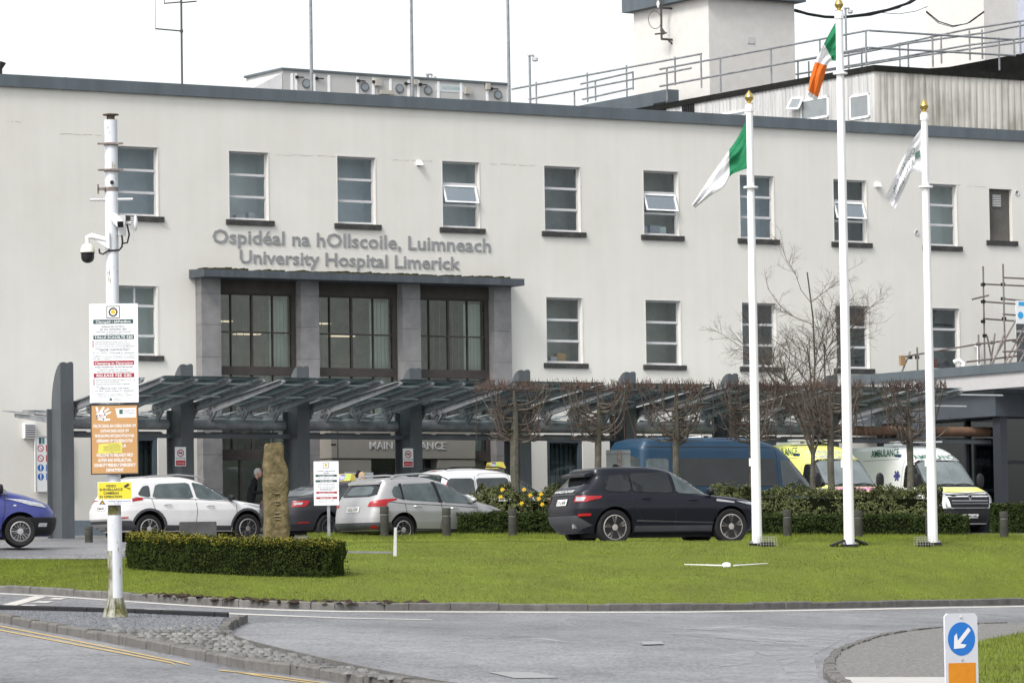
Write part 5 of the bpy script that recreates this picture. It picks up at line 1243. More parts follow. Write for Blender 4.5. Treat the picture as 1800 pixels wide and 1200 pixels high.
# ---------------------------------------------------------------- white people carrier taxi
pos,hd=P(867,946,116.6),R_(34)
B=Body(rear=[(.3,-2.1),(.4,-2.2),(.7,-2.22),(1.0,-2.2),(1.3,-2.15),(1.6,-2.05),(1.75,-1.95),(1.82,-1.7),(1.85,-1.2)],
 front=[(.28,2.0),(.5,2.2),(.75,2.18),(.9,2.0),(1.02,1.65),(1.12,1.35),(1.2,1.2),(1.45,.78),(1.65,.35),(1.75,.05),(1.82,-.4),(1.85,-.8)],
 wid=[(.28,.84),(.36,.89),(.6,.915),(.95,.915),(1.1,.89),(1.2,.86),(1.5,.79),(1.7,.72),(1.8,.6),(1.85,.35)],nr=7,nf=4)
pn=paint('white van paint',(.70,.70,.71),rough=.3,c2=(.64,.64,.64))
w=dict(arch=[(-1.3,.34,.38),(1.36,.34,.38)],r=.32,y=.87,rim=.2,spokes=8,sw=.05,mat=M_silver)
c=Car('taxi','white high roof people carrier taxi behind the silver crossover','car',pos,hd,B,pn,w)
c.both('rear_side_window',[(-1.95,1.16),(-1.12,1.15),(-1.12,1.58),(-1.9,1.57)],M_cglass,off=.013,rnd=1,k=.1);c.both('sliding_door_window',[(-1.04,1.15),(-.02,1.14),(-.02,1.60),(-1.04,1.58)],M_cglass,off=.013,rnd=1,k=.08);c.both('front_door_window',[(.1,1.13),(1.28,1.08),(1.2,1.18),(.62,1.53),(.1,1.6)],M_cglass,off=.013,rnd=1,k=.08)
c.panel('rear_window','r',[(-.68,1.2),(.68,1.2),(.62,1.66),(-.62,1.66)],M_cglass,rnd=1);c.panel('windscreen','f',[(-.75,1.22),(.75,1.22),(.62,1.68),(-.62,1.68)],M_lglass,off=.012,rnd=1)
c.panel('brake_light','r',[(-.12,1.76),(.12,1.76),(.12,1.79),(-.12,1.79)],M_red,off=.01)
for sg in(-1,1):c.panel('tail_light','r',[(sg*.78,.85),(sg*.95,.85),(sg*.92,1.5),(sg*.80,1.5)],M_red,off=.012);c.panel('headlight','f',[(sg*.5,.80),(sg*1.0,.86),(sg*1.15,.98),(sg*.6,.92)],M_clear,off=.012)
for q in ([(-1.08,1.62),(-1.08,.4)],[(.03,1.65),(.04,.3)],[(1.3,1.05),(1.28,.3)]): c.seam('s',q,.012)
c.seam('s',[(-.98,1.64),(-.9,1.70),(-.05,1.72),(.05,1.66)],.01);c.handle(-.85,1.0,M_black);c.handle(.3,1.0,M_black);c.mirror(1.15,1.15,M_black);c.mirror(1.15,1.15,M_black,sg=1)
for sg in(-1,1): MB().tube([(-1.9,sg*.6,1.8),(-1.7,sg*.62,1.86),(-.2,sg*.6,1.88),(.1,sg*.6,1.80)],.018,8).build('roof_rail',M_black,c.t,smooth=True)
taxisign(c,.1,1.86)
# ---------------------------------------------------------------- blue van (left)
pos,hd=P(-84,963,93.2),R_(8)
B=Body(rear=[(.28,-2.1),(.5,-2.2),(1.6,-2.1),(1.78,-2.0),(1.84,-1.7)],
 front=[(.22,2.05),(.35,2.16),(.55,2.2),(.72,2.17),(.88,2.05),(1.0,1.8),(1.1,1.52),(1.15,1.3),(1.2,1.15),(1.4,.85),(1.6,.5),(1.74,.1),(1.82,-.4),(1.84,-.8)],
 wid=[(.22,.85),(.36,.9),(.6,.93),(.95,.925),(1.1,.90),(1.2,.87),(1.5,.81),(1.7,.75),(1.8,.62),(1.84,.4)],nr=8,nf=3.6)
pn=paint('royal blue paint',(.026,.033,.17),rough=.22,c2=(.032,.042,.2),coat=.2)
w=dict(arch=[(-1.4,.35,.4),(1.42,.34,.4)],r=.325,y=.885,rim=.215,spokes=16,sw=.035,mat=mat('grey steel wheel',(.30,.30,.31),.5,metal=.3),ph=0)
c=Car('van','royal blue small van entering the picture at the left edge','van',pos,hd,B,pn,w)
c.both('front_door_window',[(-.1,1.15),(1.15,1.1),(1.1,1.2),(.6,1.55),(-.1,1.62)],M_cglass,off=.013,rnd=1,k=.08);c.panel('windscreen','f',[(-.75,1.2),(.75,1.2),(.62,1.68),(-.62,1.68)],M_cglass,off=.012,rnd=1)
for sg in(-1,1):c.panel('headlight','f',[(sg*.62,.82),(sg*.98,.88),(sg*1.2,1.03),(sg*.86,1.0),(sg*.62,.92)],M_clear,off=.014);c.panel('lower_bumper','f',[(0,.24),(sg*1.25,.24),(sg*1.18,.62),(0,.62)],M_black,off=.012);c.panel('fog_light','f',[(sg*.72,.42),(sg*.92,.42),(sg*.92,.5),(sg*.72,.5)],M_clear,off=.02)
c.both('sill_cladding',[(-1.0,.26),(1.0,.26),(1.0,.38),(-1.0,.38)],M_black,off=.006);c.seam('s',[(1.1,1.1),(1.1,.8),(1.0,.3)],.012);c.mirror(1.0,1.22,M_black,h=.22);c.seam('s',[(-.2,1.6),(-.2,.3)],.012)
c.both('side_repeater',[(1.28,.86),(1.34,.86),(1.34,.89),(1.28,.89)],M_chrome,off=.01)
# ---------------------------------------------------------------- blue minibus
pos,hd=P(1272,942,116.0),R_(29)
B=Body(rear=[(.3,-3.0),(.5,-3.1),(1.5,-3.08),(2.3,-3.02),(2.5,-2.9),(2.58,-2.6)],
 front=[(.3,2.9),(.5,3.05),(.9,3.05),(1.1,2.9),(1.25,2.6),(1.35,2.4),(1.7,2.08),(2.1,1.7),(2.3,1.45),(2.4,1.25),(2.5,.9),(2.58,.4)],
 wid=[(.3,.93),(.45,1.0),(.9,1.03),(1.3,1.02),(1.8,.98),(2.25,.95),(2.48,.88),(2.58,.72)],nr=10,nf=4.5)
pn=paint('mid blue paint',(.013,.043,.082),rough=.38,c2=(.010,.035,.068),coat=.08,spec=.35)
w=dict(arch=[(-1.9,.36,.42),(1.9,.36,.42)],r=.34,y=.99,rim=.22,spokes=8,sw=.06,mat=M_silver)
c=Car('minibus','dark blue minibus parked behind the shrubs beside the yellow ambulance','minibus',pos,hd,B,pn,w)
m_=c.both('side_window',[(-1.95,1.3),(1.05,1.3),(1.05,2.02),(-1.95,2.02)],M_dglass,off=.013,rnd=1,k=.04)
for x in (-1.0,-.1,.55): c.seam('s',[(x,1.3),(x,2.02)],.05,.009,M_black,name='window_post')
c.both('rear_quarter_window',[(-2.9,1.55),(-2.25,1.55),(-2.25,2.02),(-2.9,2.02)],M_lglass,off=.013,rnd=1,k=.1)
c.both('front_door_window',[(1.22,1.28),(2.35,1.28),(2.15,1.5),(1.75,1.95),(1.22,2.0)],M_cglass,off=.013,rnd=1,k=.06)
c.panel('windscreen','f',[(-.85,1.4),(.85,1.4),(.8,2.15),(-.8,2.15)],M_lglass,off=.012,rnd=1);c.panel('rear_window','r',[(-.8,1.5),(.8,1.5),(.8,2.1),(-.8,2.1)],M_cglass,rnd=1)
for q in ([(-2.12,2.45),(-2.12,.4)],[(1.12,2.3),(1.12,.4)],[(-3.0,2.32),(1.3,2.32)],[(-2.0,1.15),(2.2,1.15)],[(1.72,1.28),(1.72,1.95)]): c.seam('s',q,.02)
c.mirror(2.15,1.45,M_black,h=.36,w=.2)
m_=MB().tube([(-.9,-.5,2.6),(-.9,.5,2.6)],.03,6);m_.build('roof_vent',M_white,c.t)
def lightbar(c,x,z,w=1.5):
    m_=MB().box((x-.14,-w/2,z),(x+.14,w/2,z+.05));m_.box((x-.1,-.4,z-.06),(x+.1,-.3,z)).box((x-.1,.3,z-.06),(x+.1,.4,z));return m_.build('light_bar',M_alu,c.t)
# ---------------------------------------------------------------- ambulances
def amb(label,pos,hd,pn,hood,nosec,side,h=2.5,txt='AMBULANCE'):
    B=Body(rear=[(.3,-3.0),(.5,-3.1),(1.5,-3.08),(h-.2,-3.0),(h-.06,-2.9),(h,-2.6)],
     front=[(.22,2.85),(.4,2.98),(.8,3.0),(1.0,2.94),(1.12,2.75),(1.22,2.45),(1.28,2.25),(1.5,2.02),(1.9,1.62),(2.02,1.48),(2.12,1.32),(h-.22,1.0),(h-.08,.6),(h,.1)],
     wid=[(.22,.92),(.4,1.0),(.9,1.03),(1.25,1.02),(1.7,.98),(2.1,.94),(h-.12,.87),(h,.70)],nr=10,nf=5.5)
    w=dict(arch=[(-1.7,.36,.42),(2.0,.36,.42)],r=.34,y=.99,rim=.22,spokes=8,sw=.06,mat=M_silver)
    c=Car('ambulance',label,'ambulance',pos,hd,B,pn,w)
    c.panel('windscreen','f',[(-.86,1.32),(.86,1.32),(.76,2.0),(-.76,2.0)],mat('sky lit windscreen',(.20,.23,.235),.05,c2=(.10,.12,.125),scale=1.4),rnd=1,k=.1,off=.01);c.panel('windscreen_border','f',[(-.93,1.27),(.93,1.27),(.82,2.05),(-.82,2.05)],M_black,off=.006,rnd=1,k=.1)
    for sg in (-1,1):
        c.panel('front_door_window','s',[(1.15,1.28),(2.05,1.28),(1.92,1.5),(1.58,1.92),(1.15,1.92)],M_dglass,off=.012,rnd=1,k=.08,sg=sg)
        c.panel('headlight','f',[(sg*.62,.98),(sg*1.02,1.0),(sg*1.30,1.22),(sg*1.1,1.24),(sg*.66,1.12)],M_clear,off=.012)
        c.panel('bonnet_edge','f',[(sg*.0,1.07),(sg*.64,1.10),(sg*.64,1.12),(0,1.09)],M_black,off=.012)
        c.panel('fog_light','f',[(sg*.78,.40),(sg*.88,.40),(sg*.88,.5),(sg*.78,.5)],M_clear,off=.022)
    c.panel('bonnet','f',[(-.78,1.11),(.78,1.11),(.84,1.26),(-.84,1.26)],hood,off=.01)
    c.panel('grille','f',[(-.62,.68),(.62,.68),(.72,1.06),(-.72,1.06)],M_black,off=.014);c.panel('lower_bumper','f',[(-1.2,.24),(1.2,.24),(1.2,.66),(-1.2,.66)],M_black,off=.012)
    g=MB()
    for z in (.78,.86,.97): p=poly_panel([(-.6,z),(.6,z),(.6,z+.018),(-.6,z+.018)],c.fn('f',.02),.1);g.add(p.v,p.f)
    g.build('grille_bar',M_chrome,c.t)
    for sg in(-1,1): c.seam('f',[(sg*.55,.66),(sg*.74,.68),(sg*.80,.95),(sg*.95,1.0)],.035,.024,M_chrome,name='chrome_trim')
    A=B.wrap(0,.98,'f',.03);m_=MB().prism([A+Vector((0,-.07,0)),A+Vector((0,0,-.12)),A+Vector((0,.07,0)),A+Vector((0,0,.12))],(.015,0,0));m2=m_.build('diamond_badge',M_chrome,c.t)
    m_=MB().prism([A+Vector((.016,-.035,0)),A+Vector((.016,0,-.06)),A+Vector((.016,.035,0)),A+Vector((.016,0,.06))],(.003,0,0)).build('badge_centre',M_black,m2)
    c.plate('f',0,.44,'202-MO-688',w=.52,h=.11)
    c.seam('f',[(-.5,1.33),(-.2,1.36),(.1,1.33)],.03,.016);c.seam('f',[(.0,1.33),(.35,1.36),(.6,1.33)],.03,.016)
    for sg in(-1,1): c.mirror(1.95,1.45,M_black,sg=sg,h=.42,w=.24)
    for q in ([(1.05,2.05),(1.02,1.3),(1.05,.4)],[(1.08,2.05),(1.6,2.06),(2.0,1.7),(2.25,1.3),(2.2,.8)],[(-1.0,2.1),(.8,2.1)]):
        c.seam('s',q,.014,m=flat('seam grey',(.2,.2,.2)))  # thin grey lines for the panel joints
    D_=flat('dark green ink',(.02,.11,.07))
    def st(txt,x,z,w_,h_,m=D_): 
        y=-(B.y(x,z)+.02);return text(txt,(x,y,z),(1,0,0),(0,.0,1),m,c.t,w=w_,h=h_,bold=.02)
    st('AMBULANCE',-.6,2.2,1.45,.2)
    # text over the windscreen
    zt=h-.42
    for q_,ln in enumerate(reversed(txt.split(' '))): c.wraptext('f',ln,-.70,zt+q_*.12,1.4,.10 if ' ' in txt else .13,D_ if side is None else side)
    lightbar(c,.3,h+.08,1.6)
    MB().box((-.9,-.3,h-.01),(-.4,.3,h+.09)).build('roof_unit',M_white,c.t)
    m_=MB().box((.55,-(B.y(.7,2.2)+.03),2.16),(.85,-(B.y(.7,2.2)-.02),2.22));m_.build('side_beacon',flat('blue beacon',(.03,.05,.25)),c.t)
    return c,B,st
WHT=paint('ambulance white',(.70,.72,.72),rough=.35);YEL=paint('ambulance yellow',(.80,.80,.22),rough=.4)
c,B,st=amb('white ambulance with a yellow bonnet nearest the dark glazed wing','',0,WHT,YEL,None,None) if 0 else amb('white ambulance with a yellow bonnet nearest the dark glazed wing',P(1603,938,124.6),R_(-62),WHT,YEL,None,None)
for i in range(4): c.both('livery_square',[(-1.6+i*.7,.95),(-1.25+i*.7,.95),(-1.25+i*.7,1.2),(-1.6+i*.7,1.2)],flat('livery green',(.03,.25,.12)),off=.006);c.both('livery_square',[(-1.25+i*.7,.95),(-.9+i*.7,.95),(-.9+i*.7,1.2),(-1.25+i*.7,1.2)],flat('livery yellow',(.6,.68,.05)),off=.006)
m_=MB();y=-(B.y(.75,1.6)+.012)
for a_ in (0,60,120): 
    ca_,sa_=math.cos(R_(a_))*.16,math.sin(R_(a_))*.16;cb_,sb_=-math.sin(R_(a_))*.04,math.cos(R_(a_))*.04
    m_.quad((.8+ca_+cb_,y-a_*1e-5,1.62+sa_+sb_),(.8-ca_+cb_,y-a_*1e-5,1.62-sa_+sb_),(.8-ca_-cb_,y-a_*1e-5,1.62-sa_-sb_),(.8+ca_-cb_,y-a_*1e-5,1.62+sa_-sb_))
m_.build('star_emblem',flat('star navy',(.05,.06,.22)),c.t)
PINK=paint('pink bonnet paint',(.62,.30,.42),rough=.4)
c,B,st=amb('yellow ambulance with a pink bonnet between the minibus and the white ambulance',P(1424,939,122.0),R_(-60),YEL,PINK,None,flat('faded blue ink',(.35,.38,.5)),txt='LIFELINE AMBULANCE')
# ================================================================ VEGETATION
def leafmat(name,c,c2,sc=9):
    m=mat(name,c,.8,c2=c2,scale=sc,thr=(.35,.65),spec=.06);return m
M_lf=leafmat('box hedge leaf',(.042,.06,.012),(.010,.018,.005));M_tip=leafmat('fresh hedge tips',(.30,.25,.04),(.13,.13,.025),14)
M_lf2=leafmat('dark clipped leaf',(.045,.066,.017),(.012,.021,.007));M_lf3=leafmat('grey green shrub leaf',(.15,.165,.07),(.045,.055,.025));M_core=mat('hedge core shade',(.008,.010,.005),1,spec=0)  # near-black core colour stands in for the shade inside the hedge
def leaves(mb,pts_fn,N,sz,rs,up=.3):
    for _ in range(N):
        p,nr=pts_fn()
        n=(nr+Vector((rs.gauss(0,.6),rs.gauss(0,.6),rs.gauss(up,.6)))).normalized();t=n.orthogonal().normalized();a_=rs.uniform(0,6.28)
        u=(math.cos(a_)*t+math.sin(a_)*n.cross(t));w=n.cross(u);l=sz*rs.uniform(.6,1.3)
        k=len(mb.v);mb.v+=[p-u*l,p-w*l*.45,p+u*l,p+w*l*.45];mb.f.append((k,k+1,k+2,k+3))
def rawbuild(mb,name,m,parent=None):
    me=bpy.data.meshes.new(name)
    vs=mb.v
    if parent is not None: iv=parent_matrix(parent).inverted();vs=[iv@v for v in vs]
    me.from_pydata([tuple(v) for v in vs],[],mb.f);me.materials.append(m);o=bpy.data.objects.new(name,me);COL.objects.link(o);o.parent=parent;return o
def hedge(label,front,back,h,N,sz,mt,seed,tips=0,rough=.05,name='hedge',hvar=0,tipm=None):
    """front/back: world base polylines of equal length"""
    rs=random.Random(seed);t=thing(name,label,'hedge' if name=='hedge' else 'shrub',front[0])
    n=len(front);L_=[(front[i+1]-front[i]).length for i in range(n-1)];tot=sum(L_);RC=.28
    def at(u):
        d=u*tot
        for i,l in enumerate(L_):
            if d<=l or i==n-2: k=min(1,d/l);return front[i].lerp(front[i+1],k),back[i].lerp(back[i+1],k)
            d-=l
    def hh(p): return h*(1+hvar*(noise.noise(Vector((p.x*1.3,p.y*1.3,seed)))))
    th=(back[0]-front[0]).length
    def pf():
        u=rs.random();A,B=at(u);r=rs.random()*(h*1+th+.15)
        out=(A-B).normalized()
        if u<.02 or u>.98: pass
        if r<h: z=rs.random();p=A.copy();p.z+=z*hh(p);nr=out;p-=out*(.08*h*z**3)
        elif r<h+th: v=rs.random();p=A.lerp(B,v);p.z+=hh(p)-.06*h*abs(2*v-1)**4;nr=Vector((0,0,1))
        else: p=B.copy();p.z+=rs.random()*h;nr=-out
        e=min(u,1-u)*tot
        if e<RC:
            g=RC-math.sqrt(max(0,RC*RC-(RC-e)**2));mid=(A+B)/2;p.x+=(mid.x-p.x)*g*.9;p.y+=(mid.y-p.y)*g*.9
        q=noise.noise_vector(p*3.0)*rough*1.6+noise.noise_vector(p*9)*rough*.6;return p+q+nr*rs.uniform(-.05,.02),nr
    def pend():
        e=rs.random()<.5;A,B=at(0 if e else 1);d=(front[1]-front[0]).normalized() if e else (front[-2]-front[-1]).normalized()
        v=rs.random();p=A.lerp(B,v);p.z+=rs.random()*hh(p);p+=d*(.30*abs(2*v-1)**3);q=noise.noise_vector(p*3)*rough*1.6;return p+q,-d
    mb=MB();leaves(mb,pf,N,sz,rs);leaves(mb,pend,int(N*th/tot*1.1),sz,rs);rawbuild(mb,'foliage',mt,t)
    if tips:
        def pt():
            u=rs.random();A,B=at(u);v=rs.random()**2.2;p=A.lerp(B,v);p.z+=hh(p)+rs.uniform(-.10,.05)+.02;return p+noise.noise_vector(p*3)*rough*1.6,Vector((0,0,1))
        mb=MB();leaves(mb,pt,tips,sz*.9,rs);rawbuild(mb,'new_growth',tipm or M_tip,t)
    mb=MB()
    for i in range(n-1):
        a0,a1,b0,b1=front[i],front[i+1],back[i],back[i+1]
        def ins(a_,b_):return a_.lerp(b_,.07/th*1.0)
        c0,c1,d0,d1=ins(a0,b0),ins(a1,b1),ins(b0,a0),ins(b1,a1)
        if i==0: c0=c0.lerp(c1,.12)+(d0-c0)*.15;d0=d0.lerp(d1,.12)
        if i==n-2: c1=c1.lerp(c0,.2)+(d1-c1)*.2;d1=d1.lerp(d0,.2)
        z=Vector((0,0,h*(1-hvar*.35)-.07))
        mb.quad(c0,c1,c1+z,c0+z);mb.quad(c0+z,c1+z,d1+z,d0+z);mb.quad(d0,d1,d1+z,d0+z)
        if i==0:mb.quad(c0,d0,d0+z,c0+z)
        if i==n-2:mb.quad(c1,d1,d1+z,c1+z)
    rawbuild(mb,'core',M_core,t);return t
fp=[lawn_z(x,y) for x,y in ((218,998),(260,1003),(333,1008),(430,1012),(510,1014),(588,1016))]
bk=[p+Vector((.25,1.25,.06)) for p in fp];fp=[p-Vector((0,0,.03)) for p in fp]
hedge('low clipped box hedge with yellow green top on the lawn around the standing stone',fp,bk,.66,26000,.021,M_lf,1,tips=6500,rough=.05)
def vrow(x0,x1,Y,n=6): 
    o=[]
    for i in range(n):
        p=P(x0+(x1-x0)*i/(n-1),940,Y);p.z=HU(p.x,Y)+.15;o.append(p)
    return o
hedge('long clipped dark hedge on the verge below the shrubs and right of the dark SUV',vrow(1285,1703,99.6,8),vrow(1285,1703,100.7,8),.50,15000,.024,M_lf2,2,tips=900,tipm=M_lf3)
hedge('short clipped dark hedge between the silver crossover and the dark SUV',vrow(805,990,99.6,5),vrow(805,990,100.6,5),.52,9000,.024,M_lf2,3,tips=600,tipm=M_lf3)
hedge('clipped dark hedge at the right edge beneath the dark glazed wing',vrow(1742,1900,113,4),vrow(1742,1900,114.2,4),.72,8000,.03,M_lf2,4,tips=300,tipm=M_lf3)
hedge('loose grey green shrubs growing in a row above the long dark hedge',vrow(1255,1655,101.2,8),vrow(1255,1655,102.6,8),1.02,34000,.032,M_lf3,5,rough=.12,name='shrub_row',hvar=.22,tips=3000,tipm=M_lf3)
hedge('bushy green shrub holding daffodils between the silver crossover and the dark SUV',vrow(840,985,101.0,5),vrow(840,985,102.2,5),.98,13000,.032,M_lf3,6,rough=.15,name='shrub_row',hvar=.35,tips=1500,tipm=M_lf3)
# daffodils
M_daf=mat('daffodil yellow',(.72,.50,.02),.6,var=.1)
for i,(px,py) in enumerate(((883,860),(880,873),(921,860),(932,870),(951,868),(947,876),(917,884),(953,886))):
    p=P(px,py,100.7);t=thing('daffodil','yellow daffodil flower standing above the bushy green shrub','flower',p,0,'daffodils in the shrub bed',.72)
    m_=MB()
    for k in range(6):
        a_=k*math.pi/3;u=Vector((math.cos(a_),-.25,math.sin(a_)));w=Vector((-math.sin(a_),0,math.cos(a_)));m_.quad(Vector((0,0,0)),u*.05+w*.022,u*.075,u*.05-w*.022)
    m_.build('petals',M_daf,t);MB().lathe([(.018,0),(.028,-.05)],(0,0,0),'y',10).build('trumpet',mat('deep daffodil yellow',(.70,.36,.01),.6),t)
    MB().tube([(0,.01,0),(0,.03,-.35)],.006,5).build('stem',M_lf3,t)
# pleached trees
M_bark=mat('mottled bark',(.13,.12,.10),.95,c2=(.055,.055,.04),scale=9,bump=.6,bscale=20);M_twig=mat('reddish twigs',(.105,.07,.058),.9,c2=(.055,.042,.036),scale=5);M_limb=mat('brown limbs',(.16,.145,.12),.95,c2=(.05,.042,.035),scale=6)
def bez(a_,b_,c_,n=6): return [a_*(1-t)**2+b_*2*t*(1-t)+c_*t*t for t in [i/n for i in range(n+1)]]
def pleach(seed,tr=.085):
    rs=random.Random(seed);H0,H1=2.15,3.45;hw=.88;hd=.45
    t=thing('pleached_tree','x','tree',(0,0,0))
    MB().tube([(0,0,-.3),(.01,0,.8),(-.01,.01,1.6),(0,0,2.2),(.03,0,2.75),(0,0,3.3)],[tr*1.15,tr,tr*.95,tr*.95,tr*.6,tr*.25],9).build('trunk',M_bark,t,smooth=True)
    lb=MB();tw=MB()
    for k in range(28):
        z0=rs.uniform(2.1,3.0);a_=rs.choice([0,math.pi])+rs.gauss(0,.5);R0=hw*rs.uniform(.55,1.02)
        e=Vector((R0*math.cos(a_),hd*math.sin(a_)*1.2+rs.gauss(0,.1),min(H1-.05,z0+rs.uniform(-.05,1.2))))
        c_=Vector((e.x*.75,e.y*.8,z0-.06+rs.uniform(-.12,.1)))
        pts=bez(Vector((0,0,z0)),c_,e,7);pts=[p+Vector((rs.gauss(0,.012),rs.gauss(0,.012),rs.gauss(0,.012))) for p in pts];lb.tube(pts,[.024-.017*i/7 for i in range(8)],5,cap=False)
        for q in range(5):
            i=rs.randrange(2,8);p=pts[i];L_=rs.uniform(.12,.4);d=Vector((rs.gauss(0,.5),rs.gauss(0,.4),rs.uniform(.1,1))).normalized()
            e2=p+d*L_+Vector((0,0,.05));e2.x=max(-hw-.06,min(hw+.06,e2.x));e2.z=min(e2.z,H1+.05);tw.tube(bez(p,p+d*L_*.5+Vector((rs.gauss(0,.03),0,0)),e2,3),[.0065,.006,.005,.003],3,cap=False)
    for k in range(115):   # spiky top tufts
        x=rs.uniform(-hw,hw);x=x+ .05*math.sin(x*20);y=rs.uniform(-hd,hd)*.8;z=H1-rs.uniform(.08,.2)
        for q in range(2):
            d=Vector((rs.gauss(0,.35),rs.gauss(0,.35),1)).normalized();tw.tube([(x,y,z),tuple(Vector((x,y,z))+d*rs.uniform(.1,.24))],[.009,.003],3,cap=False)
    for k in range(16):
        z=rs.choice([H1-.15,H1-.18,2.9,2.5,2.2]);x=rs.uniform(-hw,hw*.3);y=rs.uniform(-hd,hd);tw.tube([(x,y,z),(x+rs.uniform(.4,1),y+rs.gauss(0,.1),z+rs.gauss(0,.04))],[.012,.006],4,cap=False)
    for x in (-.8,-.5,-.2,.25,.5,.8): tw.tube([(x,rs.choice([-.3,.3]),2.2),(x+rs.gauss(0,.01),rs.choice([-.3,.3]),H1)],.009,4,cap=False)
    lb.build('limbs',M_limb,t);tw.build('twigs',M_twig,t);return t
TR=[(907,'above the daffodils',103.2,1),(1054,'behind the rear of the dark SUV',104,2),(1191,'rising behind the roof of the dark SUV',105,3),(1327,'hidden behind the left flagpole',106,1),(1463,'in front of the yellow ambulance',106.5,2),(1602,'in front of the white ambulance windscreen',107,3)]
pro={}
for px,wh,Y,sd in TR:
    p=P(px,935,Y);p.z=HU(p.x,Y)+.05;top=P(px,672,Y).z
    if sd not in pro: t=pro[sd]=pleach(sd*7,.105 if sd==1 else .08)
    else:t=copy_tree(pro[sd])
    t.location=p;t.rotation_euler=(0,0,R_(31+(180 if px in(1327,1602) else 0)));s_=(top-p.z)/3.45;t.scale=(s_,s_,s_)
    if px!=907 and sd==1:pass
    tag(t,'box trained bare tree with a square crown '+wh,'tree','box trained trees on the verge')
for px,Y in ((907,103.0),):
    m_=MB();p=P(px,868,Y);m_.box(p+Vector((-.42,-.15,-.05)),p+Vector((.42,-.1,.05)));tag(m_.build('tree_tie',M_black,None),'dark rubber tie bar across the trunk above the daffodils','tree tie')
# bare tree
def baretree(seed,pos,h):
    rs=random.Random(seed);t=thing('bare_tree','leafless open crowned tree rising behind the middle flagpole in front of the facade','tree',pos)
    tr=MB();br=MB();fine=MB()
    def grow(p,d,L_,r,lvl):
        n=4;pts=[p];q=p.copy();dd=d.copy()
        for i in range(n):
            dd=(dd+Vector((rs.gauss(0,.16),rs.gauss(0,.16),rs.gauss(.03,.1)))).normalized();q=q+dd*L_/n;pts.append(q.copy())
        m_=tr if lvl==0 else (br if lvl<=2 else fine)
        m_.tube(pts,[r*(1-.45*i/n) for i in range(n+1)],6 if lvl<2 else 4 if lvl<3 else 3,cap=False)
        if lvl>=5 or L_<.1:return
        k={0:0,1:10,2:8,3:6,4:3}[lvl]
        for j in range(k):
            f=rs.uniform(.2,1);i=min(n-1,int(f*n));b=pts[i].lerp(pts[i+1],f*n-i);ax=dd.orthogonal().normalized();a_=rs.uniform(0,6.28);ax=Matrix.Rotation(a_,3,dd)@ax
            ang=rs.uniform(.5,1.05);nd=(Matrix.Rotation(ang,3,ax)@dd)
            grow(b,nd,L_*rs.uniform(.3,.58)*(1.15-f*.4),r*.5*(1.1-f*.4),lvl+1)
    tr.tube([(0,0,-.2),(.02,0,h*.12),(-.03,.02,h*.22),(0,0,h*.33)],[.085,.075,.065,.05],8)
    for j in range(7):
        a_=j*.9+rs.uniform(-.3,.3);tilt=rs.uniform(.3,.75) if j else .12
        if j==0:tilt=.08
        grow(Vector((0,0,h*.30+rs.uniform(0,.3))),Vector((math.cos(a_)*tilt,math.sin(a_)*tilt*.8,1)).normalized(),h*(.66 if j==0 else rs.uniform(.34,.52)),.032,1)
    tr.build('trunk',M_bark,t,smooth=True);br.build('limbs',M_limb,t);fine.build('twigs',mat('dark twigs',(.085,.065,.055),.9,var=.2),t);return t
p=P(1432,935,109.5);p.z=HU(p.x,109.5);baretree(12,p,P(1432,470,109.5).z-p.z)
# ================================================================ POLES, FLAGS
M_gold=mat('polished gold',(.62,.45,.16),.22,metal=.9,var=.1)
def flagpole(label,pxb,pyb,pyt,wb,wt,collar=None):
    b_=lawn_z(pxb,pyb);S=FX/b_.y;top=P(pxb-(pyb-pyt)*.0225,pyt,b_.y).z-b_.z
    t=thing('flagpole',label,'flagpole',b_,0,'white flagpoles on the lawn')
    MB().tube([(0,0,.03),(0,0,top*.5),(0,0,top)],[wb/2/S,(wb+wt)/4/S,wt/2/S],20).build('pole',M_white,t,smooth=True)
    MB().box((-.16,-.16,-.02),(.16,.16,.045)).build('base_plate',M_black,t)
    m_=MB()
    for x in(-.12,.12):
        for y in(-.12,.12): m_.lathe([(.025,.04),(.025,.09)],(x,y,0),'z',6)
    m_.build('anchor_bolt',M_galv,t)
    MB().lathe([(wt/2/S,0),(wt/2/S+.01,.01),(.03,.03),(.085,.1),(.095,.14),(.07,.2),(.015,.27),(.0,.29)],(0,0,top),'z',18).build('finial',M_gold,t,smooth=True)
    MB().lathe([(wt/2/S+.02,0),(wt/2/S+.02,.12)],(0,0,top-.16),'z',14).build('top_collar',M_white,t)
    if collar:
        zc=P(pxb,collar,b_.y).z-b_.z;MB().lathe([(wt/2/S+.03,-.01),(.15,-.01),(.15,.03),(wt/2/S+.03,.03)],(0,0,zc),'z',18).build('halyard_ring',M_white,t)
    MB().tube([(.05,-wb/2/S-.01,1.6),(.03,-wt/2/S-.02,top-.1)],.006,5).build('halyard',M_alu,t)
    MB().box((-wb/2/S-.03,-.04,1.62),(-wb/2/S+.01,.04,1.78)).build('cleat',M_white,t)
    return t,b_,top
f1,b1,h1=flagpole('left of three white flagpoles, flying the green and white flag',1331,958,183,18,12,330)
f2,b2,h2=flagpole('tallest white flagpole, in the middle, flying the tricolour',1493,960,20,19,13,130)
f3,b3,h3=flagpole('right of three white flagpoles, flying the white lettered flag',1640,957,198,18,12,329)
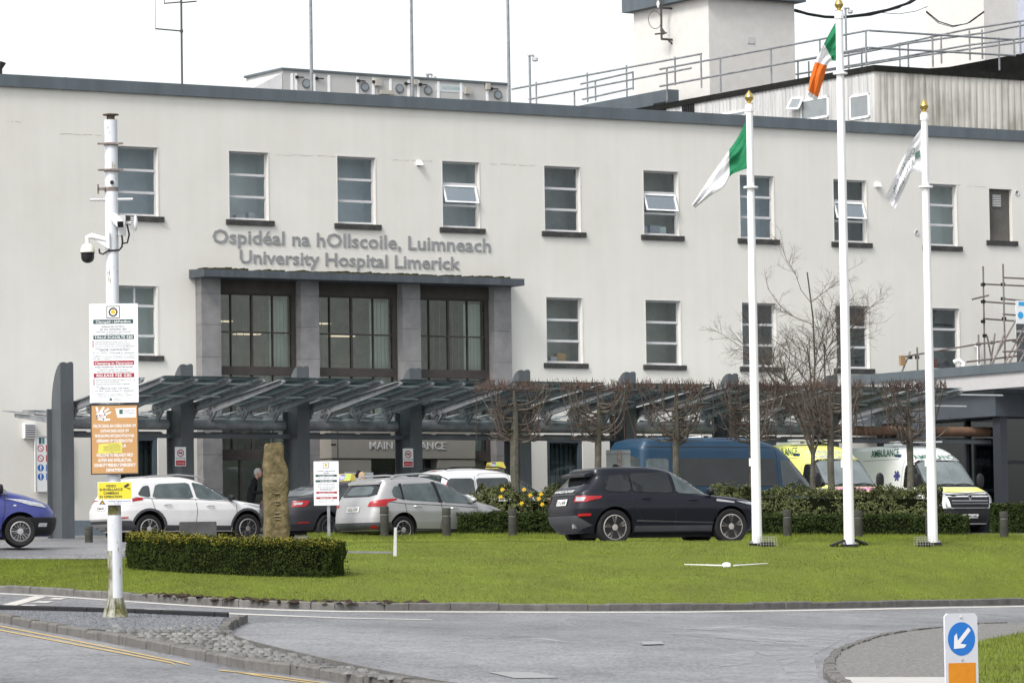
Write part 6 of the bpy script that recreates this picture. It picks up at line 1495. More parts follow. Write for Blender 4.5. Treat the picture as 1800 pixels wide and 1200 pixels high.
def clothmat(name,bands,trans=True):
    m,t,b=nodes(name);N=t.nodes.new;L=t.links.new;at=N('ShaderNodeUVMap');at.uv_map='uv';sp=N('ShaderNodeSeparateXYZ');L(at.outputs[0],sp.inputs[0])
    r=N('ShaderNodeValToRGB');r.color_ramp.interpolation='CONSTANT';e=r.color_ramp.elements
    e[0].position=0;e[0].color=(*bands[0][1],1);e[1].position=bands[1][0];e[1].color=(*bands[1][1],1)
    for pz,c in bands[2:]: x=e.new(pz);x.color=(*c,1)
    L(sp.outputs[0],r.inputs[0]);L(r.outputs[0],b.inputs['Base Color']);b.inputs['Roughness'].default_value=.85
    tl=N('ShaderNodeBsdfTranslucent');L(r.outputs[0],tl.inputs[0]);mx=N('ShaderNodeMixShader');mx.inputs[0].default_value=.25;L(b.outputs[0],mx.inputs[1]);L(tl.outputs[0],mx.inputs[2]);L(mx.outputs[0],t.nodes['Material Output'].inputs[0]);return m
def curve(pts,t):
    n=len(pts)-1;f=t*n;i=min(n-1,int(f));k=f-i
    p0=pts[max(0,i-1)];p1=pts[i];p2=pts[i+1];p3=pts[min(n,i+2)]
    c=lambda a_,b_,c_,d_:.5*((2*b_)+(-a_+c_)*k+(2*a_-5*b_+4*c_-d_)*k*k+(-a_+3*b_-3*c_+d_)*k**3)
    return c(p0[0],p1[0],p2[0],p3[0]),c(p0[1],p1[1],p2[1],p3[1])
def flag(label,top,bot,Y,m,folds=3,amp=.13,seed=1):
    NU,NV_=56,36
    def S(u,v):
        a_=curve(top,u);b_=curve(bot,u);x=a_[0]+(b_[0]-a_[0])*v;y=a_[1]+(b_[1]-a_[1])*v
        dz=amp*min(1,u*3)*math.sin(v*folds*2*math.pi+u*2.2+seed)*(.5+.5*u)+.07*math.sin(u*9+v*4+seed)*min(1,u*3)+.05*noise.noise(Vector((u*6,v*6,seed)))
        return P(x,y,Y+dz+.45*u*math.sin(seed))
    mb=MB();mb.v=[S(i/NU,j/NV_) for i in range(NU+1) for j in range(NV_+1)];mb.f=[(i*(NV_+1)+j,(i+1)*(NV_+1)+j,(i+1)*(NV_+1)+j+1,i*(NV_+1)+j+1) for i in range(NU) for j in range(NV_)]
    me=bpy.data.meshes.new('flag');me.from_pydata([tuple(v) for v in mb.v],[],mb.f);uv=me.uv_layers.new(name='uv')
    for l in me.loops:
        i,j=divmod(l.vertex_index,NV_+1);uv.data[l.index].uv=(i/NU,j/NV_)
    me.polygons.foreach_set('use_smooth',[True]*len(me.polygons));me.materials.append(m)
    o=bpy.data.objects.new('flag',me);COL.objects.link(o);tag(o,label,'flag');return o,S
GR=(.015,.20,.085);WH=(.72,.72,.74);OR=(.72,.17,.02)
flag('green and white flag drooping from the left flagpole',[(1311,213),(1296,243),(1283,262),(1268,283),(1244,318),(1216,360)],[(1314,296),(1300,301),(1284,309),(1271,330),(1248,345),(1222,366)],b1.y,clothmat('green white cloth',[(0,GR),(.42,WH)]),1.6,.06,1)
flag('green white and orange tricolour drooping from the tallest flagpole',[(1474,30),(1460,55),(1446,82),(1434,106),(1424,138),(1420,166)],[(1477,105),(1469,107),(1463,108),(1455,114),(1447,142),(1435,180)],b2.y,clothmat('tricolour cloth',[(0,GR),(.36,WH),(.62,OR),(.94,WH)]),1.7,.06,2.2)
fo,S3=flag('white flag with dark lettering drooping from the right flagpole',[(1622,222),(1609,240),(1596,262),(1581,290),(1568,322),(1556,346)],[(1627,303),(1612,303),(1602,303),(1594,322),(1583,345),(1573,368)],b3.y,clothmat('white cloth',[(0,WH),(.6,(.70,.69,.72))]),1.3,.05,3.3)
def flagtext(body,u0,u1,v0,v1):
    mb=MB();text_mb(mb,body,(0,0,0),(1,0,0),(0,1,0),w=1,h=1,bold=0)
    mb.v=[S3(u0+(u1-u0)*v.x,max(0,min(1,v0+(v1-v0)*v.y)))+Vector((0,-.025,0)) for v in mb.v]
    me=bpy.data.meshes.new('lettering');me.from_pydata([tuple(v) for v in mb.v],[],mb.f);me.materials.append(flat('flag ink',(.06,.09,.09)));o=bpy.data.objects.new('lettering',me);COL.objects.link(o);o.parent=fo
flagtext('Ospidéil OL',.24,.86,.42,.22);flagtext('UL Hospitals',.24,.9,.76,.56)
mb=MB();mb.add([S3(.12,.45)+Vector((0,-.03,0)),S3(.12,.62)+Vector((0,-.03,0)),S3(.24,.62)+Vector((0,-.03,0)),S3(.24,.45)+Vector((0,-.03,0))],[(0,1,2,3)]);rawbuild(mb,'emblem',flat('dark green emblem',(.03,.09,.07)),fo)
# floodlights at flagpole feet
def cage(label,px,py):
    p=lawn_z(px,py);t=thing('caged_floodlight',label,'floodlight',p,R_(10));w,d,h=.34,.28,.2;m_=MB()
    for i in range(7):
        x=-w/2+w*i/6
        for y in(-d/2,d/2): m_.tube([(x,y,0),(x,y,h)],.004,4,cap=False)
        m_.tube([(x,-d/2,h),(x,d/2,h)],.004,4,cap=False)
    for z in (.05,.1,.15,.2):
        for y in(-d/2,d/2): m_.tube([(-w/2,y,z),(w/2,y,z)],.004,4,cap=False)
    m_.build('wire_cage',mat('dull wire',(.3,.3,.28),.6),t)
    MB().box((-.12,-.06,.02),(.12,.06,.09)).build('lamp_body',M_black,t);MB().box((-.16,-.02,-.02),(.16,.02,.02)).build('bracket',M_black,t)
cage('small wire caged floodlight right of the left flagpole foot',1349,960);cage('small wire caged floodlight left of the right flagpole foot',1624,960)
for px,py,lb,tl in ((1472,960,'dark tilted floodlight left of the tallest flagpole foot',-.35),(1512,958,'dark tilted floodlight right of the tallest flagpole foot',.35)):
    p=lawn_z(px,py);t=thing('floodlight',lb,'floodlight',p,R_(8));m_=MB();c0,s0=math.cos(tl),math.sin(tl);m_.obox((0,0,.07),(.15*c0,0,-.15*s0),(0,.12,0),(.02*s0,0,.02*c0));m_.build('lamp_body',M_black,t);MB().tube([(0,0,-.02),(0,0,.06)],.02,6).build('stake',M_black,t)
# ---------------------------------------------------------------- camera pole
YP=1/LQ(202,1085);pb=onlow(203,1086,.09);M_pole=mat('stained white pole paint',(.66,.68,.71),.5,c2=(.50,.52,.55),scale=2,stretch=(3,3,.5));M_moss=mat('green algae stain',(.10,.10,.03),.9,c2=(.34,.34,.30),scale=6,thr=(.4,.6),stretch=(1,1,.5))
cp=thing('camera_pole','tall white steel pole with rusty brackets standing on the gravel island','pole',pb);SP=FX/pb.y
def cz(py): return P(195,py,pb.y).z-pb.z
MB().tube([(0,0,.0),(0,0,cz(910))],.108,24).build('lower_shaft',M_pole,cp,smooth=True);MB().tube([(0,0,cz(910)),(0,0,cz(211))],.098,24).build('pole_shaft',M_pole,cp,smooth=True)
MB().lathe([(.1,0),(.06,.0),(.06,.06),(.12,.07),(.12,.085),(.02,.1)],(0,0,cz(211)),'z',18).build('top_cap',mat('rusted cap',(.12,.09,.07),.8,var=.5,scale=8),cp)
m_=MB()
for a_ in range(8):
    an=a_*math.pi/4;u=Vector((math.cos(an),math.sin(an),0));w=Vector((-u.y,u.x,0))*.012
    m_.prism([u*.1-w,u*.2-w,u*.12+Vector((0,0,.3))-w,u*.1+Vector((0,0,.3))-w],w*2)
m_.lathe([(.2,0),(.2,.02),(.13,.14),(.11,.3)],(0,0,0),'z',16);m_.build('flared_base',M_moss,cp)
m_=MB().lathe([(.1095,.3),(.1093,1.0)],(0,0,0),'z',24);m_.f=[f for k,f in enumerate(m_.f) if k in(13,14,15,16)];m_.build('algae_streak',M_moss,cp)
m_=MB().lathe([(.0995,cz(905)),(.0995,cz(888))],(0,0,0),'z',24);m_.build('algae_band',M_moss,cp)
M_rust=mat('rusty iron',(.11,.06,.04),.9,c2=(.25,.24,.23),scale=12)
for py,x0,x1 in ((254,-.19,.19),(300,-.19,.19)):
    m_=MB();m_.box((x0,-.13,cz(py)-.013),(x1,-.10,cz(py)+.013)).lathe([(.11,-.02),(.11,.02)],(0,0,cz(py)),'z',20);m_.build('clamp_bracket',M_rust,cp)
m_=MB().tube([(-.32,-.02,cz(351)),(.32,-.02,cz(351))],.022,8);m_.build('cross_arm',M_alu,cp);MB().lathe([(.103,-.03),(.103,.03)],(0,0,cz(333)),'z',20).box((-.19,-.1,cz(333)-.02),(-.09,-.05,cz(333)+.02)).box((-.2,-.1,cz(333)-.07),(-.18,-.05,cz(333)+.07)).build('clamp_band',M_rust,cp)
m_=MB().lathe([(.03,0),(.03,-.02)],(.02,-.1,cz(322)),'y',12);m_.build('cable_hole',M_black,cp)
m_=MB();rs=random.Random(4)
for k in range(26):
    a_=rs.uniform(-2.6,-.6);z=rs.choice([rs.uniform(cz(360),cz(225)),rs.uniform(cz(520),cz(440)),rs.uniform(.3,cz(890))]);r=.1 if z>cz(910) else .1102;w=rs.uniform(.005,.02);h_=w*rs.uniform(1,4)
    f=lambda aa,zz:(r*1.004*math.cos(aa),r*1.004*math.sin(aa),zz);m_.quad(f(a_-w*5,z),f(a_,z-h_),f(a_+w*5,z),f(a_,z+h_))
m_.build('rust_patch',mat('brown rust stain',(.20,.17,.09),.9,c2=(.36,.34,.26),scale=20),cp)
# dome camera
def at_(px,py,dy=0): p=P(px,py,pb.y+dy);return p
dc=thing('dome_camera','white and black dome security camera hanging on an arm left of the pole','camera',at_(154,440,-.1))
m_=MB().lathe([(.025,.13),(.035,.10),(.075,.085),(.10,.04),(.108,-.02),(.108,-.03)],(0,0,0),'z',24);m_.build('housing',mat('cream plastic',(.66,.65,.55),.45),dc,smooth=True)
MB().lathe([(.108,-.032),(.108,-.045),(.1,-.05),(.098,-.12),(.08,-.16),(.04,-.185),(.0,-.19)],(0,0,0),'z',24).build('dark_dome',mat('glossy black dome',(.012,.012,.014),.12),dc,smooth=True)
m_=MB().tube([(0,0,.12),(0,0,.19),(.06,0,.215),(.26,0,.16),(.3,0,.15)],[.035,.04,.045,.035,.04],12);m_.build('arm',M_white,dc,smooth=True);MB().box((.29,-.05,.02),(.33,.06,.26)).build('wall_bracket',M_white,dc);MB().prism([(.05,-.01,.2),(.3,-.01,.12),(.3,-.01,.03)],(0,.02,0)).build('rib',M_white,dc)
bc=thing('bullet_camera','white bullet security camera on the right face of the pole','camera',at_(205,385,-.15))
m_=MB().lathe([(.075,0),(.075,-.02),(.05,-.04),(.05,-.08)],(-.05,.08,.02),'y',18);m_.build('base_mount',M_white,bc,smooth=True);MB().obox((.02,-.08,-.04),(.045,0,0),(.05,-.13,-.05),(0,-.02,.045)).build('camera_body',M_white,bc);MB().obox((.075,-.212,-.1),(.042,0,0),(.003,-.008,-.003),(0,-.02,.04)).build('lens_face',M_black,bc)
jb=thing('junction_box','grey junction box with black cable loops on the camera pole','junction box',at_(214,395,-.05));MB().box((-.055,-.04,-.16),(.055,.06,.14)).build('box_body',M_alu,jb)
MB().tube([(.0,0,-.16),(.01,0,-.25),(.0,0,-.33),(-.04,-.03,-.38),(-.2,-.06,-.39),(-.28,-.06,-.44),(-.33,-.04,-.42),(-.34,0,-.36)],.014,8).tube([(.08,0,0),(.11,0,-.15),(.08,0,-.27),(.01,0,-.28)],.013,8).build('black_cable',M_black,jb,smooth=True)
an=thing('radio_antenna','small white finned radio antenna bracketed right of the pole','antenna',at_(236,392,0))
MB().tube([(-.15,0,.0),(-.05,0,.0)],.03,10).build('bracket',M_alu,an);m_=MB()
for k in range(6): m_.box((-.05,-.06,-.08+k*.03),(.0,.06,-.065+k*.03))
m_.build('fins',M_alu,an);bm=bmesh.new();bmesh.ops.create_uvsphere(bm,u_segments=16,v_segments=10,radius=1);m_=MB();m_.v=[Vector((.02+v.co.x*.03,v.co.y*.08,v.co.z*.12)) for v in bm.verts];m_.f=[tuple(v.index for v in f.verts) for f in bm.faces];bm.free();m_.build('radome',M_white,an,smooth=True);MB().tube([(-.01,0,-.12),(-.01,0,-.16)],.008,6).box((-.03,-.01,-.26),(.0,.01,-.16)).build('hanging_tag',M_alu,an)
# ---------------------------------------------------------------- signs facing the camera
class Sign:
    def __init__(s,name,label,x0,y0,x1,y1,Y,c=(.74,.75,.77),rz=0,th=.012,cat='sign',group=None):
        A=P(x0,y1,Y);B=P(x1,y0,Y);s.w=(B.x-A.x);s.h=B.z-A.z;s.k=(x1-x0);s.kh=(y1-y0);s.x0,s.y1=x0,y1;s.S=FX/Y
        if rz: s.w/=math.cos(rz)
        s.t=thing(name,label,cat,A,rz,group);MB().box((0,0,0),(s.w,th,s.h)).build('panel',flat('sign panel %.2f %.2f %.2f'%c,c,.45),s.t);s.n=0
    def L(s,px,py): return ((px-s.x0)/s.k*s.w,(s.y1-py)/s.kh*s.h)
    def rect(s,x0,y0,x1,y1,c,name='panel_block',lay=1):
        a_=s.L(x0,y1);b_=s.L(x1,y0);return MB().box((a_[0],-.0015*lay,a_[1]),(b_[0],-.0005,b_[1])).build(name,flat('sign colour %.2f %.2f %.2f'%c,c,.45),s.t)
    def tx(s,body,cx,yb,wpx,hpx,c=(.04,.05,.06),bold=.01,lay=3):
        x,z=s.L(cx,yb);return text(body,(x,-.0012*lay,z),(1,0,0),(0,0,1),flat('sign ink %.2f %.2f %.2f'%c,c,.6),s.t,w=wpx/s.k*s.w,h=hpx/s.kh*s.h,align='c',bold=bold)
    def disc(s,cx,cy,r,c,lay=2,n=24,name='disc',ri=0):
        x,z=s.L(cx,cy);R1=r/s.k*s.w;m_=MB();y=-.0012*lay
        if ri: 
            R2=ri/s.k*s.w
            for k in range(n):
                a0,a1=2*math.pi*k/n,2*math.pi*(k+1)/n;m_.quad(*[(x+q*math.cos(a_),y,z+q*math.sin(a_)) for q,a_ in ((R2,a0),(R2,a1),(R1,a1),(R1,a0))])
        else:m_.add([(x+R1*math.cos(2*math.pi*k/n),y,z+R1*math.sin(2*math.pi*k/n)) for k in range(n)],[tuple(range(n))])
        return m_.build(name,flat('sign colour %.2f %.2f %.2f'%c,c,.45),s.t)
    def poly(s,pts,c,lay=2,name='shape'):
        return MB().add([(s.L(*p)[0],-.0012*lay,s.L(*p)[1]) for p in pts],[tuple(range(len(pts)))]).build(name,flat('sign colour %.2f %.2f %.2f'%c,c,.45),s.t)
TEAL=(.015,.055,.06);CRIM=(.30,.012,.03);INK=(.06,.07,.08);WT=(.78,.78,.78)
YS=pb.y-.16
s=Sign('clamping_sign','tall white parking clamping notice with teal and crimson bands on the camera pole',158,533,242,708,YS)
s.rect(188,537,211,559,(.05,.05,.05),'emblem_frame');s.rect(189.5,538.5,209.5,557.5,WT,'emblem_ground',2);s.disc(199.5,548,8,(.03,.03,.03),3,name='emblem_ring',ri=5.2);s.poly([(196,551),(195.5,546),(199.5,543),(203.5,546),(203,551)],(.60,.42,.02),3,'gold_crest')
s.rect(165,561,234,568.5,TEAL,'teal_band');s.tx('Clampáil i bhFeidhm',199.5,567,60,4.6,WT)
s.tx('DÉANTAR PATRÓL',199.5,575,40,2.8);s.tx('AR AN OSPIDÉAL SEO',199.5,579.6,48,2.8);s.tx('Clampálfar an fheithicil i gcás loiceadh',199.5,583.6,60,2);s.tx('na rialacha thíos',199.5,587,26,2)
s.rect(165,588.5,235,596,TEAL,'teal_band');s.tx('TÁILLE SCAOILTE €80',200,594.6,66,4.8,WT)
for i,(tx_,w_) in enumerate((('Cead ag Paitinneal ach amháin i gCarrchlós',56),('Páirceáil amháin laistigh de bhaí marcáilte,',60),('Iad siúd le Cead Páirceála do Dhaoine faoi Mhíchumas',68),('amháin sna rialaithe do Dhaoine faoi Mhíchumas',62))):
    s.tx(tx_,168+w_/2,601+i*4,w_,1.9);
    if i<3:s.disc(164.5,599.8+i*4,1.6,CRIM,name='bullet',ri=.9)
s.tx('OIBREOIR: CARRCHLÓIS EURO',200,616.5,52,2.5);s.tx('Ar an Láthair, Ceannoifig 01 8908320',199.5,621,72,2)
for i in range(3): s.tx(['Ní ghlacann E.C.P. le freagracht as aon ghoid','caillteanas ná damáiste do fheithicil, ná inneachar','fad agus a fhágtar í, ná le bás ná díobháil'][i],200,625+i*2.8,72,1.4)
s.rect(165,634,235,641.5,CRIM,'crimson_band');s.tx('Clamping in Operation',200,640.2,66,4.6,WT)
s.tx('THIS HOSPITAL IS PATROLLED',200,646.5,66,2.8);s.tx('Failure to comply with the below',200,650.6,50,2);s.tx('will result in the vehicle being clamped',200,654.3,60,2)
s.rect(165,656,235,663.5,CRIM,'crimson_band');s.tx('RELEASE FEE €80',200,662.2,60,5.,WT)
for i,(tx_,w_) in enumerate((('Parking restricted to Public and Staff Car Parks only',68),('Park only within marked bays',40),('Disabled Parking Permit Holders in disabled',58),('bays only',12))):
    s.tx(tx_,169+w_/2,668.4+i*3.9,w_,1.9)
    if i<3:s.disc(165.5,667.3+i*3.9,1.6,CRIM,name='bullet',ri=.9)
s.tx('OPERATOR: EURO CAR PARKS',200,684,52,2.5);s.tx('On Site, Head Office 01 8908320',200,688,68,2)
for i in range(3): s.tx(['Neither E.C.P. nor H.S.E. accepts any liability for','any injury, loss or damage to persons or vehicles,','howsoever caused whilst on the premises'][i],200,692.5+i*2.7,[60,62,54][i],1.4)
s.rect(192,700,196,704.5,(.03,.08,.07),'emblem');s.tx('Ospidéil OL',205,701.8,14,1.8,(.3,.3,.3));s.tx('UL Hospitals',205,704.4,14,1.8,(.3,.3,.3))
s=Sign('welcome_sign','orange autism friendly department sign with white hand print on the camera pole',160,710,243,834,YS,c=(.03,.025,.02));ORG=(.46,.255,.10)
s.rect(162,712,241,832,ORG,'orange_panel',1)
hx0=178
s.poly([(170,728),(173,737),(183,738),(187,731),(184,722),(172,722)],WT,2,'hand_palm')
for q in ([(171,724),(169,714),(172,714),(175,723)],[(176,722),(182,713.5),(185,715),(180,723)],[(181,723),(191,716),(193,718),(184,725)],[(183,727),(195,722),(196,724.5),(185,730)],[(181,735),(194,735),(194,738),(182,739)]): s.poly(q,WT,2,'hand_finger')
s.tx('A',171.5,731.5,4,4.4,(.04,.04,.08),.03);s.tx('S',176.3,731.5,4,4.4,CRIM,.03);s.tx('D',181,731.5,4.4,4.4,(.5,.2,.05),.03);s.tx('IRELAND',176.5,734.6,13,2.1,(.03,.03,.03))
s.poly([(203,717),(239,716),(239,733),(207,733.5)],WT,2,'logo_card');s.rect(210,719,216,727,(.03,.10,.08),'emblem',3);s.tx('Ospidéil OL',226,722.5,19,3,(.1,.14,.14));s.tx('UL Hospitals',226.5,727,20,3,(.1,.14,.14));s.tx('www.hospitals.ie',222,731,24,1.6,(.3,.3,.3))
for i,(tx_,w_) in enumerate((('FÁILTE CHUIG AN CHÉAD ROINN UM',73),('UATHACHAIS AGUS UM',49),('MHÍCHUMAS INTLEACHTACH NA',68),('HÉIREANN UM CHUIDEACHTAÍ',62),('ÉIGEANDÁLA',40),('',0))):
    if tx_:s.tx(tx_,201.5,750.5+i*8.8,w_,5.6,WT,.02)
for i,(tx_,w_) in enumerate((("WELCOME TO IRELAND'S FIRST",64),('AUTISM AND INTELLECTUAL',58),('DISABILITY FRIENDLY EMERGENCY',72),('DEPARTMENT',30))): s.tx(tx_,201.5,802.5+i*8.8,w_,5.8,WT,.02)
s.poly([(172,797),(174,780),(214,777),(215,796)],(.60,.55,.10),5,'yellow_sticker')
for i,tx_ in enumerate(('Currently being','implemented, please be','patient while we work','to have this in place for','you')): s.tx(tx_,197+(3 if i==0 else 0),782+i*3.4,[18,30,28,31,5][i],2,(.05,.05,.02),.005,7)
s=Sign('surveillance_sign','yellow and white video surveillance sign lowest on the camera pole',172,846,232,887.5,YS,c=(.72,.73,.76))
s.rect(172.8,846.8,231,877,(.66,.55,.03),'yellow_panel');K=(.03,.03,.02)
for i,(tx_,w_,cx) in enumerate((('VIDEO',18,195),('SURVEILLANCE',40,195.5),('CAMERAS',27,195.5),('IN OPERATION',39,195))): s.tx(tx_,cx,855.3+i*6.4,w_,4.4,K,.03)
s.poly([(217,854),(225,849),(228,852),(220,857.5)],K,3,'camera_icon');s.poly([(222,856),(229,858),(229,860),(223,858)],K,3,'camera_icon')
s.poly([(180,878),(185.5,886),(174.5,886)],K,3,'triangle_mark');s.poly([(180,881),(182.5,885.5),(177.5,885.5)],(.6,.3,.02),4,'triangle_mark');s.tx('Analog Digital Security',210,881.8,40,3,(.15,.16,.2));s.tx('info@ads.ie',208,885.5,18,2,(.25,.26,.3))
# set-down sign
p=P(578,942,98.6);p.z=HU(p.x,98.6)+.15
s=Sign('set_down_sign','white set down notice on a grey post left of the silver crossover',552,810,595,888,98.45,c=(.73,.74,.76))
zz=s.t.location.z;MB().box((s.w*.52,.02,p.z-zz-.1),(s.w*.52+.065,.08,s.h*.9)).build('sign_post',M_galv,s.t)
s.rect(568,812,578,822,(.06,.06,.05),'emblem_frame');s.rect(569,813,577,821,WT,'emblem_ground',2);s.disc(573,817,2.6,(.5,.36,.04),3,name='gold_crest')
s.tx('LÍTHIÚR TUIRLINGTHE',573.5,828.5,31,2.4);s.tx('AMHÁIN',573.5,832,10,2.2);s.rect(555,833.5,592,837.5,TEAL,'teal_band');s.tx('Clampáil i bhFeidhm',573.5,836.7,26,2.2,WT);s.tx('An Láthair seo',573.5,841,28,1.8);s.rect(555,843,592,847,TEAL,'teal_band');s.tx('TÁILLE €80',573.5,846.2,22,2.2,WT)
for i in range(4): s.tx('Páirceáil le Cead Amháin na hOllscoile',573.5,851+i*2.6,30,1.3)
s.tx('SET DOWN ONLY',573.5,861.5,21,2.4);s.rect(556,863.5,592,867.3,CRIM,'crimson_band');s.tx('Clamping in Operation',574,866.5,26,2.1,WT);s.rect(556,873,592,876.8,CRIM,'crimson_band');s.tx('Release Fee €80',574,876,22,2.1,WT);s.tx('this area is patrolled',574,870.8,24,1.3)
for i in range(2):s.tx('Operator Euro Car Parks',574,880+i*2.3,28,1.3)
# grey board seen from behind
s=Sign('sign_back','bare grey back of a sign behind the dark SUV roof',1066,790,1108,832,104.5,c=(.16,.18,.18),rz=R_(4));MB().box((s.w*.48,-.05,-1.9),(s.w*.48+.07,-.002,s.h*.95)).build('sign_post',M_rust,s.t);MB().box((-.01,-.02,s.h-.08),(s.w+.01,-.001,s.h-.05)).build('rail',M_galv,s.t)
# ---------------------------------------------------------------- arrow bollard sign
YB=39.5;zb=None
A=P(1690,1122,YB);g=LZ(A.x,YB)+.09
t=thing('keep_left_sign','white plate with blue arrow disc above an orange panel at the bottom right','sign',(A.x,YB,g),R_(30))
hz=A.z-g;top=P(1690,1077,YB).z-g;W2=.180
pl=[(-W2,0,-.1),(W2,0,-.1),(W2,0,top-.03),(W2-.03,0,top),(-W2+.03,0,top),(-W2,0,top-.03)]
MB().prism(pl,(0,.02,0)).build('plate',flat('reflective white plate',(.60,.61,.65),.35),t);MB().tube([(0,.07,-.2),(0,.07,top-.1)],.035,12).build('post',M_galv,t)
def dsc(r,y,c,nm,zc): return MB().add([(r*math.cos(k*math.pi/20),y,zc+r*math.sin(k*math.pi/20)) for k in range(40)],[tuple(range(40))]).build(nm,flat(nm+' colour',c,.3),t)
dsc(.150,-.002,(.02,.17,.55),'blue_disc',hz)
a_=math.radians(225);u=Vector((math.cos(a_),0,math.sin(a_)));w=Vector((-u.z,0,u.x))
c0=Vector((0,-.004,hz));L_=lambda f,g_:c0+u*f+w*g_
MB().add([L_(-.125,-.02),L_(-.125,.02),L_(.04,.02),L_(.0,.075),L_(.04,.075),L_(.125,0),L_(.04,-.075),L_(0,-.075),L_(.04,-.02)],[(0,1,2,8),(2,3,4,5),(8,5,6,7),(2,5,8)]).build('white_arrow',M_white,t)
MB().box((-.15,-.003,-.1),(.15,-.0005,hz-.215)).build('orange_panel',mat('reflective orange',(.66,.24,.01),.4,var=.1,scale=12),t)
for zc in (hz+.195,hz-.185): MB().lathe([(.014,0),(.012,-.006),(.0,-.008)],(0,-.001,zc),'y',12).build('rivet',M_alu,t,smooth=True)
# ---------------------------------------------------------------- bollards, posts, stones
M_bol=mat('weathered grey bollard',(.07,.068,.06),.85,c2=(.035,.036,.03),scale=5,bump=.3)
M_balg=mat('bollard algae',(.10,.095,.04),.9,c2=(.05,.05,.035),scale=5)
bp=None
BO=[(676,'left of three bollards beside the silver crossover',98.6,889),(785,'middle one of three bollards beside the silver crossover',98.6,892),(901,'bollard in front of the short dark hedge under the daffodils',98.6,893),(1384,'bollard between the left and the tallest flagpole',98.6,895),(1509,'bollard just right of the tallest flagpole',98.6,896),(1634,'bollard mostly hidden behind the right flagpole',98.6,898),(1765,'bollard at the right edge of the verge below the glazed wing',98.6,898),(156,'dark bollard by the rear bumper of the white SUV',104,925)]
for px,lb,Y,yt in BO:
    p=P(px,930,Y);p.z=HU(p.x,Y)+(.12 if px>600 else 0)
    if bp is None:
        t=bp=thing('bollard','x','bollard',p);MB().lathe([(.095,-.1),(.095,.48),(.082,.49),(.082,.515),(.098,.525),(.098,.66),(.09,.675),(0,.68)],(0,0,0),'z',20).build('shaft',M_bol,t,smooth=True);MB().lathe([(.0835,.49),(.0835,.515)],(0,0,0),'z',20).build('band',flat('faded band',(.14,.14,.13)),t)
    else:t=copy_tree(bp)
    t.location=p;zt=P(px,yt,Y).z;s_=(zt-p.z)/.68;t.scale=(1,1,s_);tag(t,lb,'bollard','round dark bollards along the verge')
def rock(name,label,cat,p,prof,mt,seed,rz=0,amp=.03,n=28):
    """prof: [(z, halfw, halfd, offx)]"""
    mb=MB();zs=[];NZ=60
    z0,z1=prof[0][0],prof[-1][0]
    g_=lambda z,k:lerp_t([(q[0],q[k]) for q in prof],z)
    for i in range(NZ+1):
        z=z0+(z1-z0)*i/NZ
        for k in range(n):
            a_=2*math.pi*k/n;C,S=math.cos(a_),math.sin(a_);x=math.copysign(abs(C)**.5,C)*g_(z,1)+g_(z,3);y=math.copysign(abs(S)**.5,S)*g_(z,2);v=Vector((x,y,z));d=noise.noise_vector(v*3.5+Vector((seed,0,0)))*amp+noise.noise_vector(v*14)*amp*.4
            if mt==M_ston and abs(x-.03)<.05 and y<0 and z<H*.72:v.y+=.03
            mb.v.append(v+d)
    for i in range(NZ):
        for k in range(n):a_=i*n+k;b_=i*n+(k+1)%n;mb.f.append((a_,b_,b_+n,a_+n))
    mb.f.append(tuple(NZ*n+k for k in range(n)))
    o=mb.build(name,mt,None,smooth=True,sharp=25);o.location=p;o.rotation_euler=(0,0,rz);return tag(o,label,cat)
M_ston=mat('lichen covered sandstone',(.18,.142,.08),.95,c2=(.08,.068,.036),scale=7,bump=1,bscale=22,thr=(.36,.62))
p=lawn_z(486,958);S=FX/p.y;H=P(486,779,p.y).z-p.z
rock('standing_stone','tall rough brown standing stone with carved notches behind the box hedge','standing stone',p,[(-.2,.27,.18,0),(.2,.265,.18,0),(H*.45,.255,.17,0),(H*.70,.26,.17,.0),(H*.80,.24,.17,-.01),(H*.86,.205,.15,-.03),(H*.97,.215,.15,-.035),(H,.17,.12,-.05)],M_ston,3,rz=R_(12))
so_=bpy.data.objects['standing_stone'];m_=MB()
for py,w in ((867,.05),(881,.04),(886,.04),(901,.07),(907,.075),(912,.06)):
    z=P(486,py,p.y).z-p.z;m_.obox((.0,-.165,z),(w,0,0),(0,.025,0),(0,0,.005))
o=m_.build('carved_notch',mat('pale cut stone',(.36,.31,.22),.9),None);o.parent=so_
p=P(348,944,89.4);o=MB().box((-.37,-.15,-.3),(.37,.15,.30)).box((-.36,-.14,.30),(.36,.14,.305)).build('slate_slab',mat('dark slate',(.075,.075,.08),.8,var=.3,bump=.3),None);o.location=P(348,936,89.4)+Vector((0,0,-.08));o.rotation_euler=(0,0,R_(8));tag(o,'dark rectangular slate block half hidden behind the box hedge','stone block')
p=lawn_z(694,977);o=MB().prism([(-.035,-.035,-.1),(.035,-.035,-.1),(.045,-.035,.56),(-.005,-.035,.56)],(0,.07,0)).build('marker_post',M_alu,None);o.location=p;tag(o,'short pale marker post standing in the lawn','post')
m_=MB();a_=lawn_z(605,972);b_=lawn_z(690,973);m_.prism([a_+Vector((0,0,-.01)),b_+Vector((0,0,-.01)),b_+Vector((0,.12,.03)),a_+Vector((0,.12,.03))],(0,0,.02));tag(m_.build('stone_strip',M_kerb,None),'flat stone edging in the lawn beside the marker post','edging')
a_=lawn_z(1203,996);b_=lawn_z(1270,998);c_=lawn_z(1290,998);d_=lawn_z(1350,994)
up_=Vector((0,0,.05));m_=MB().tube([a_+up_,b_+up_],[.008,.016],8).tube([c_+up_,d_+up_],[.014,.006],8);tag(m_.build('white_pipe',M_white,None),'thin white pipe lying across the lawn below the left flagpole','pipe')
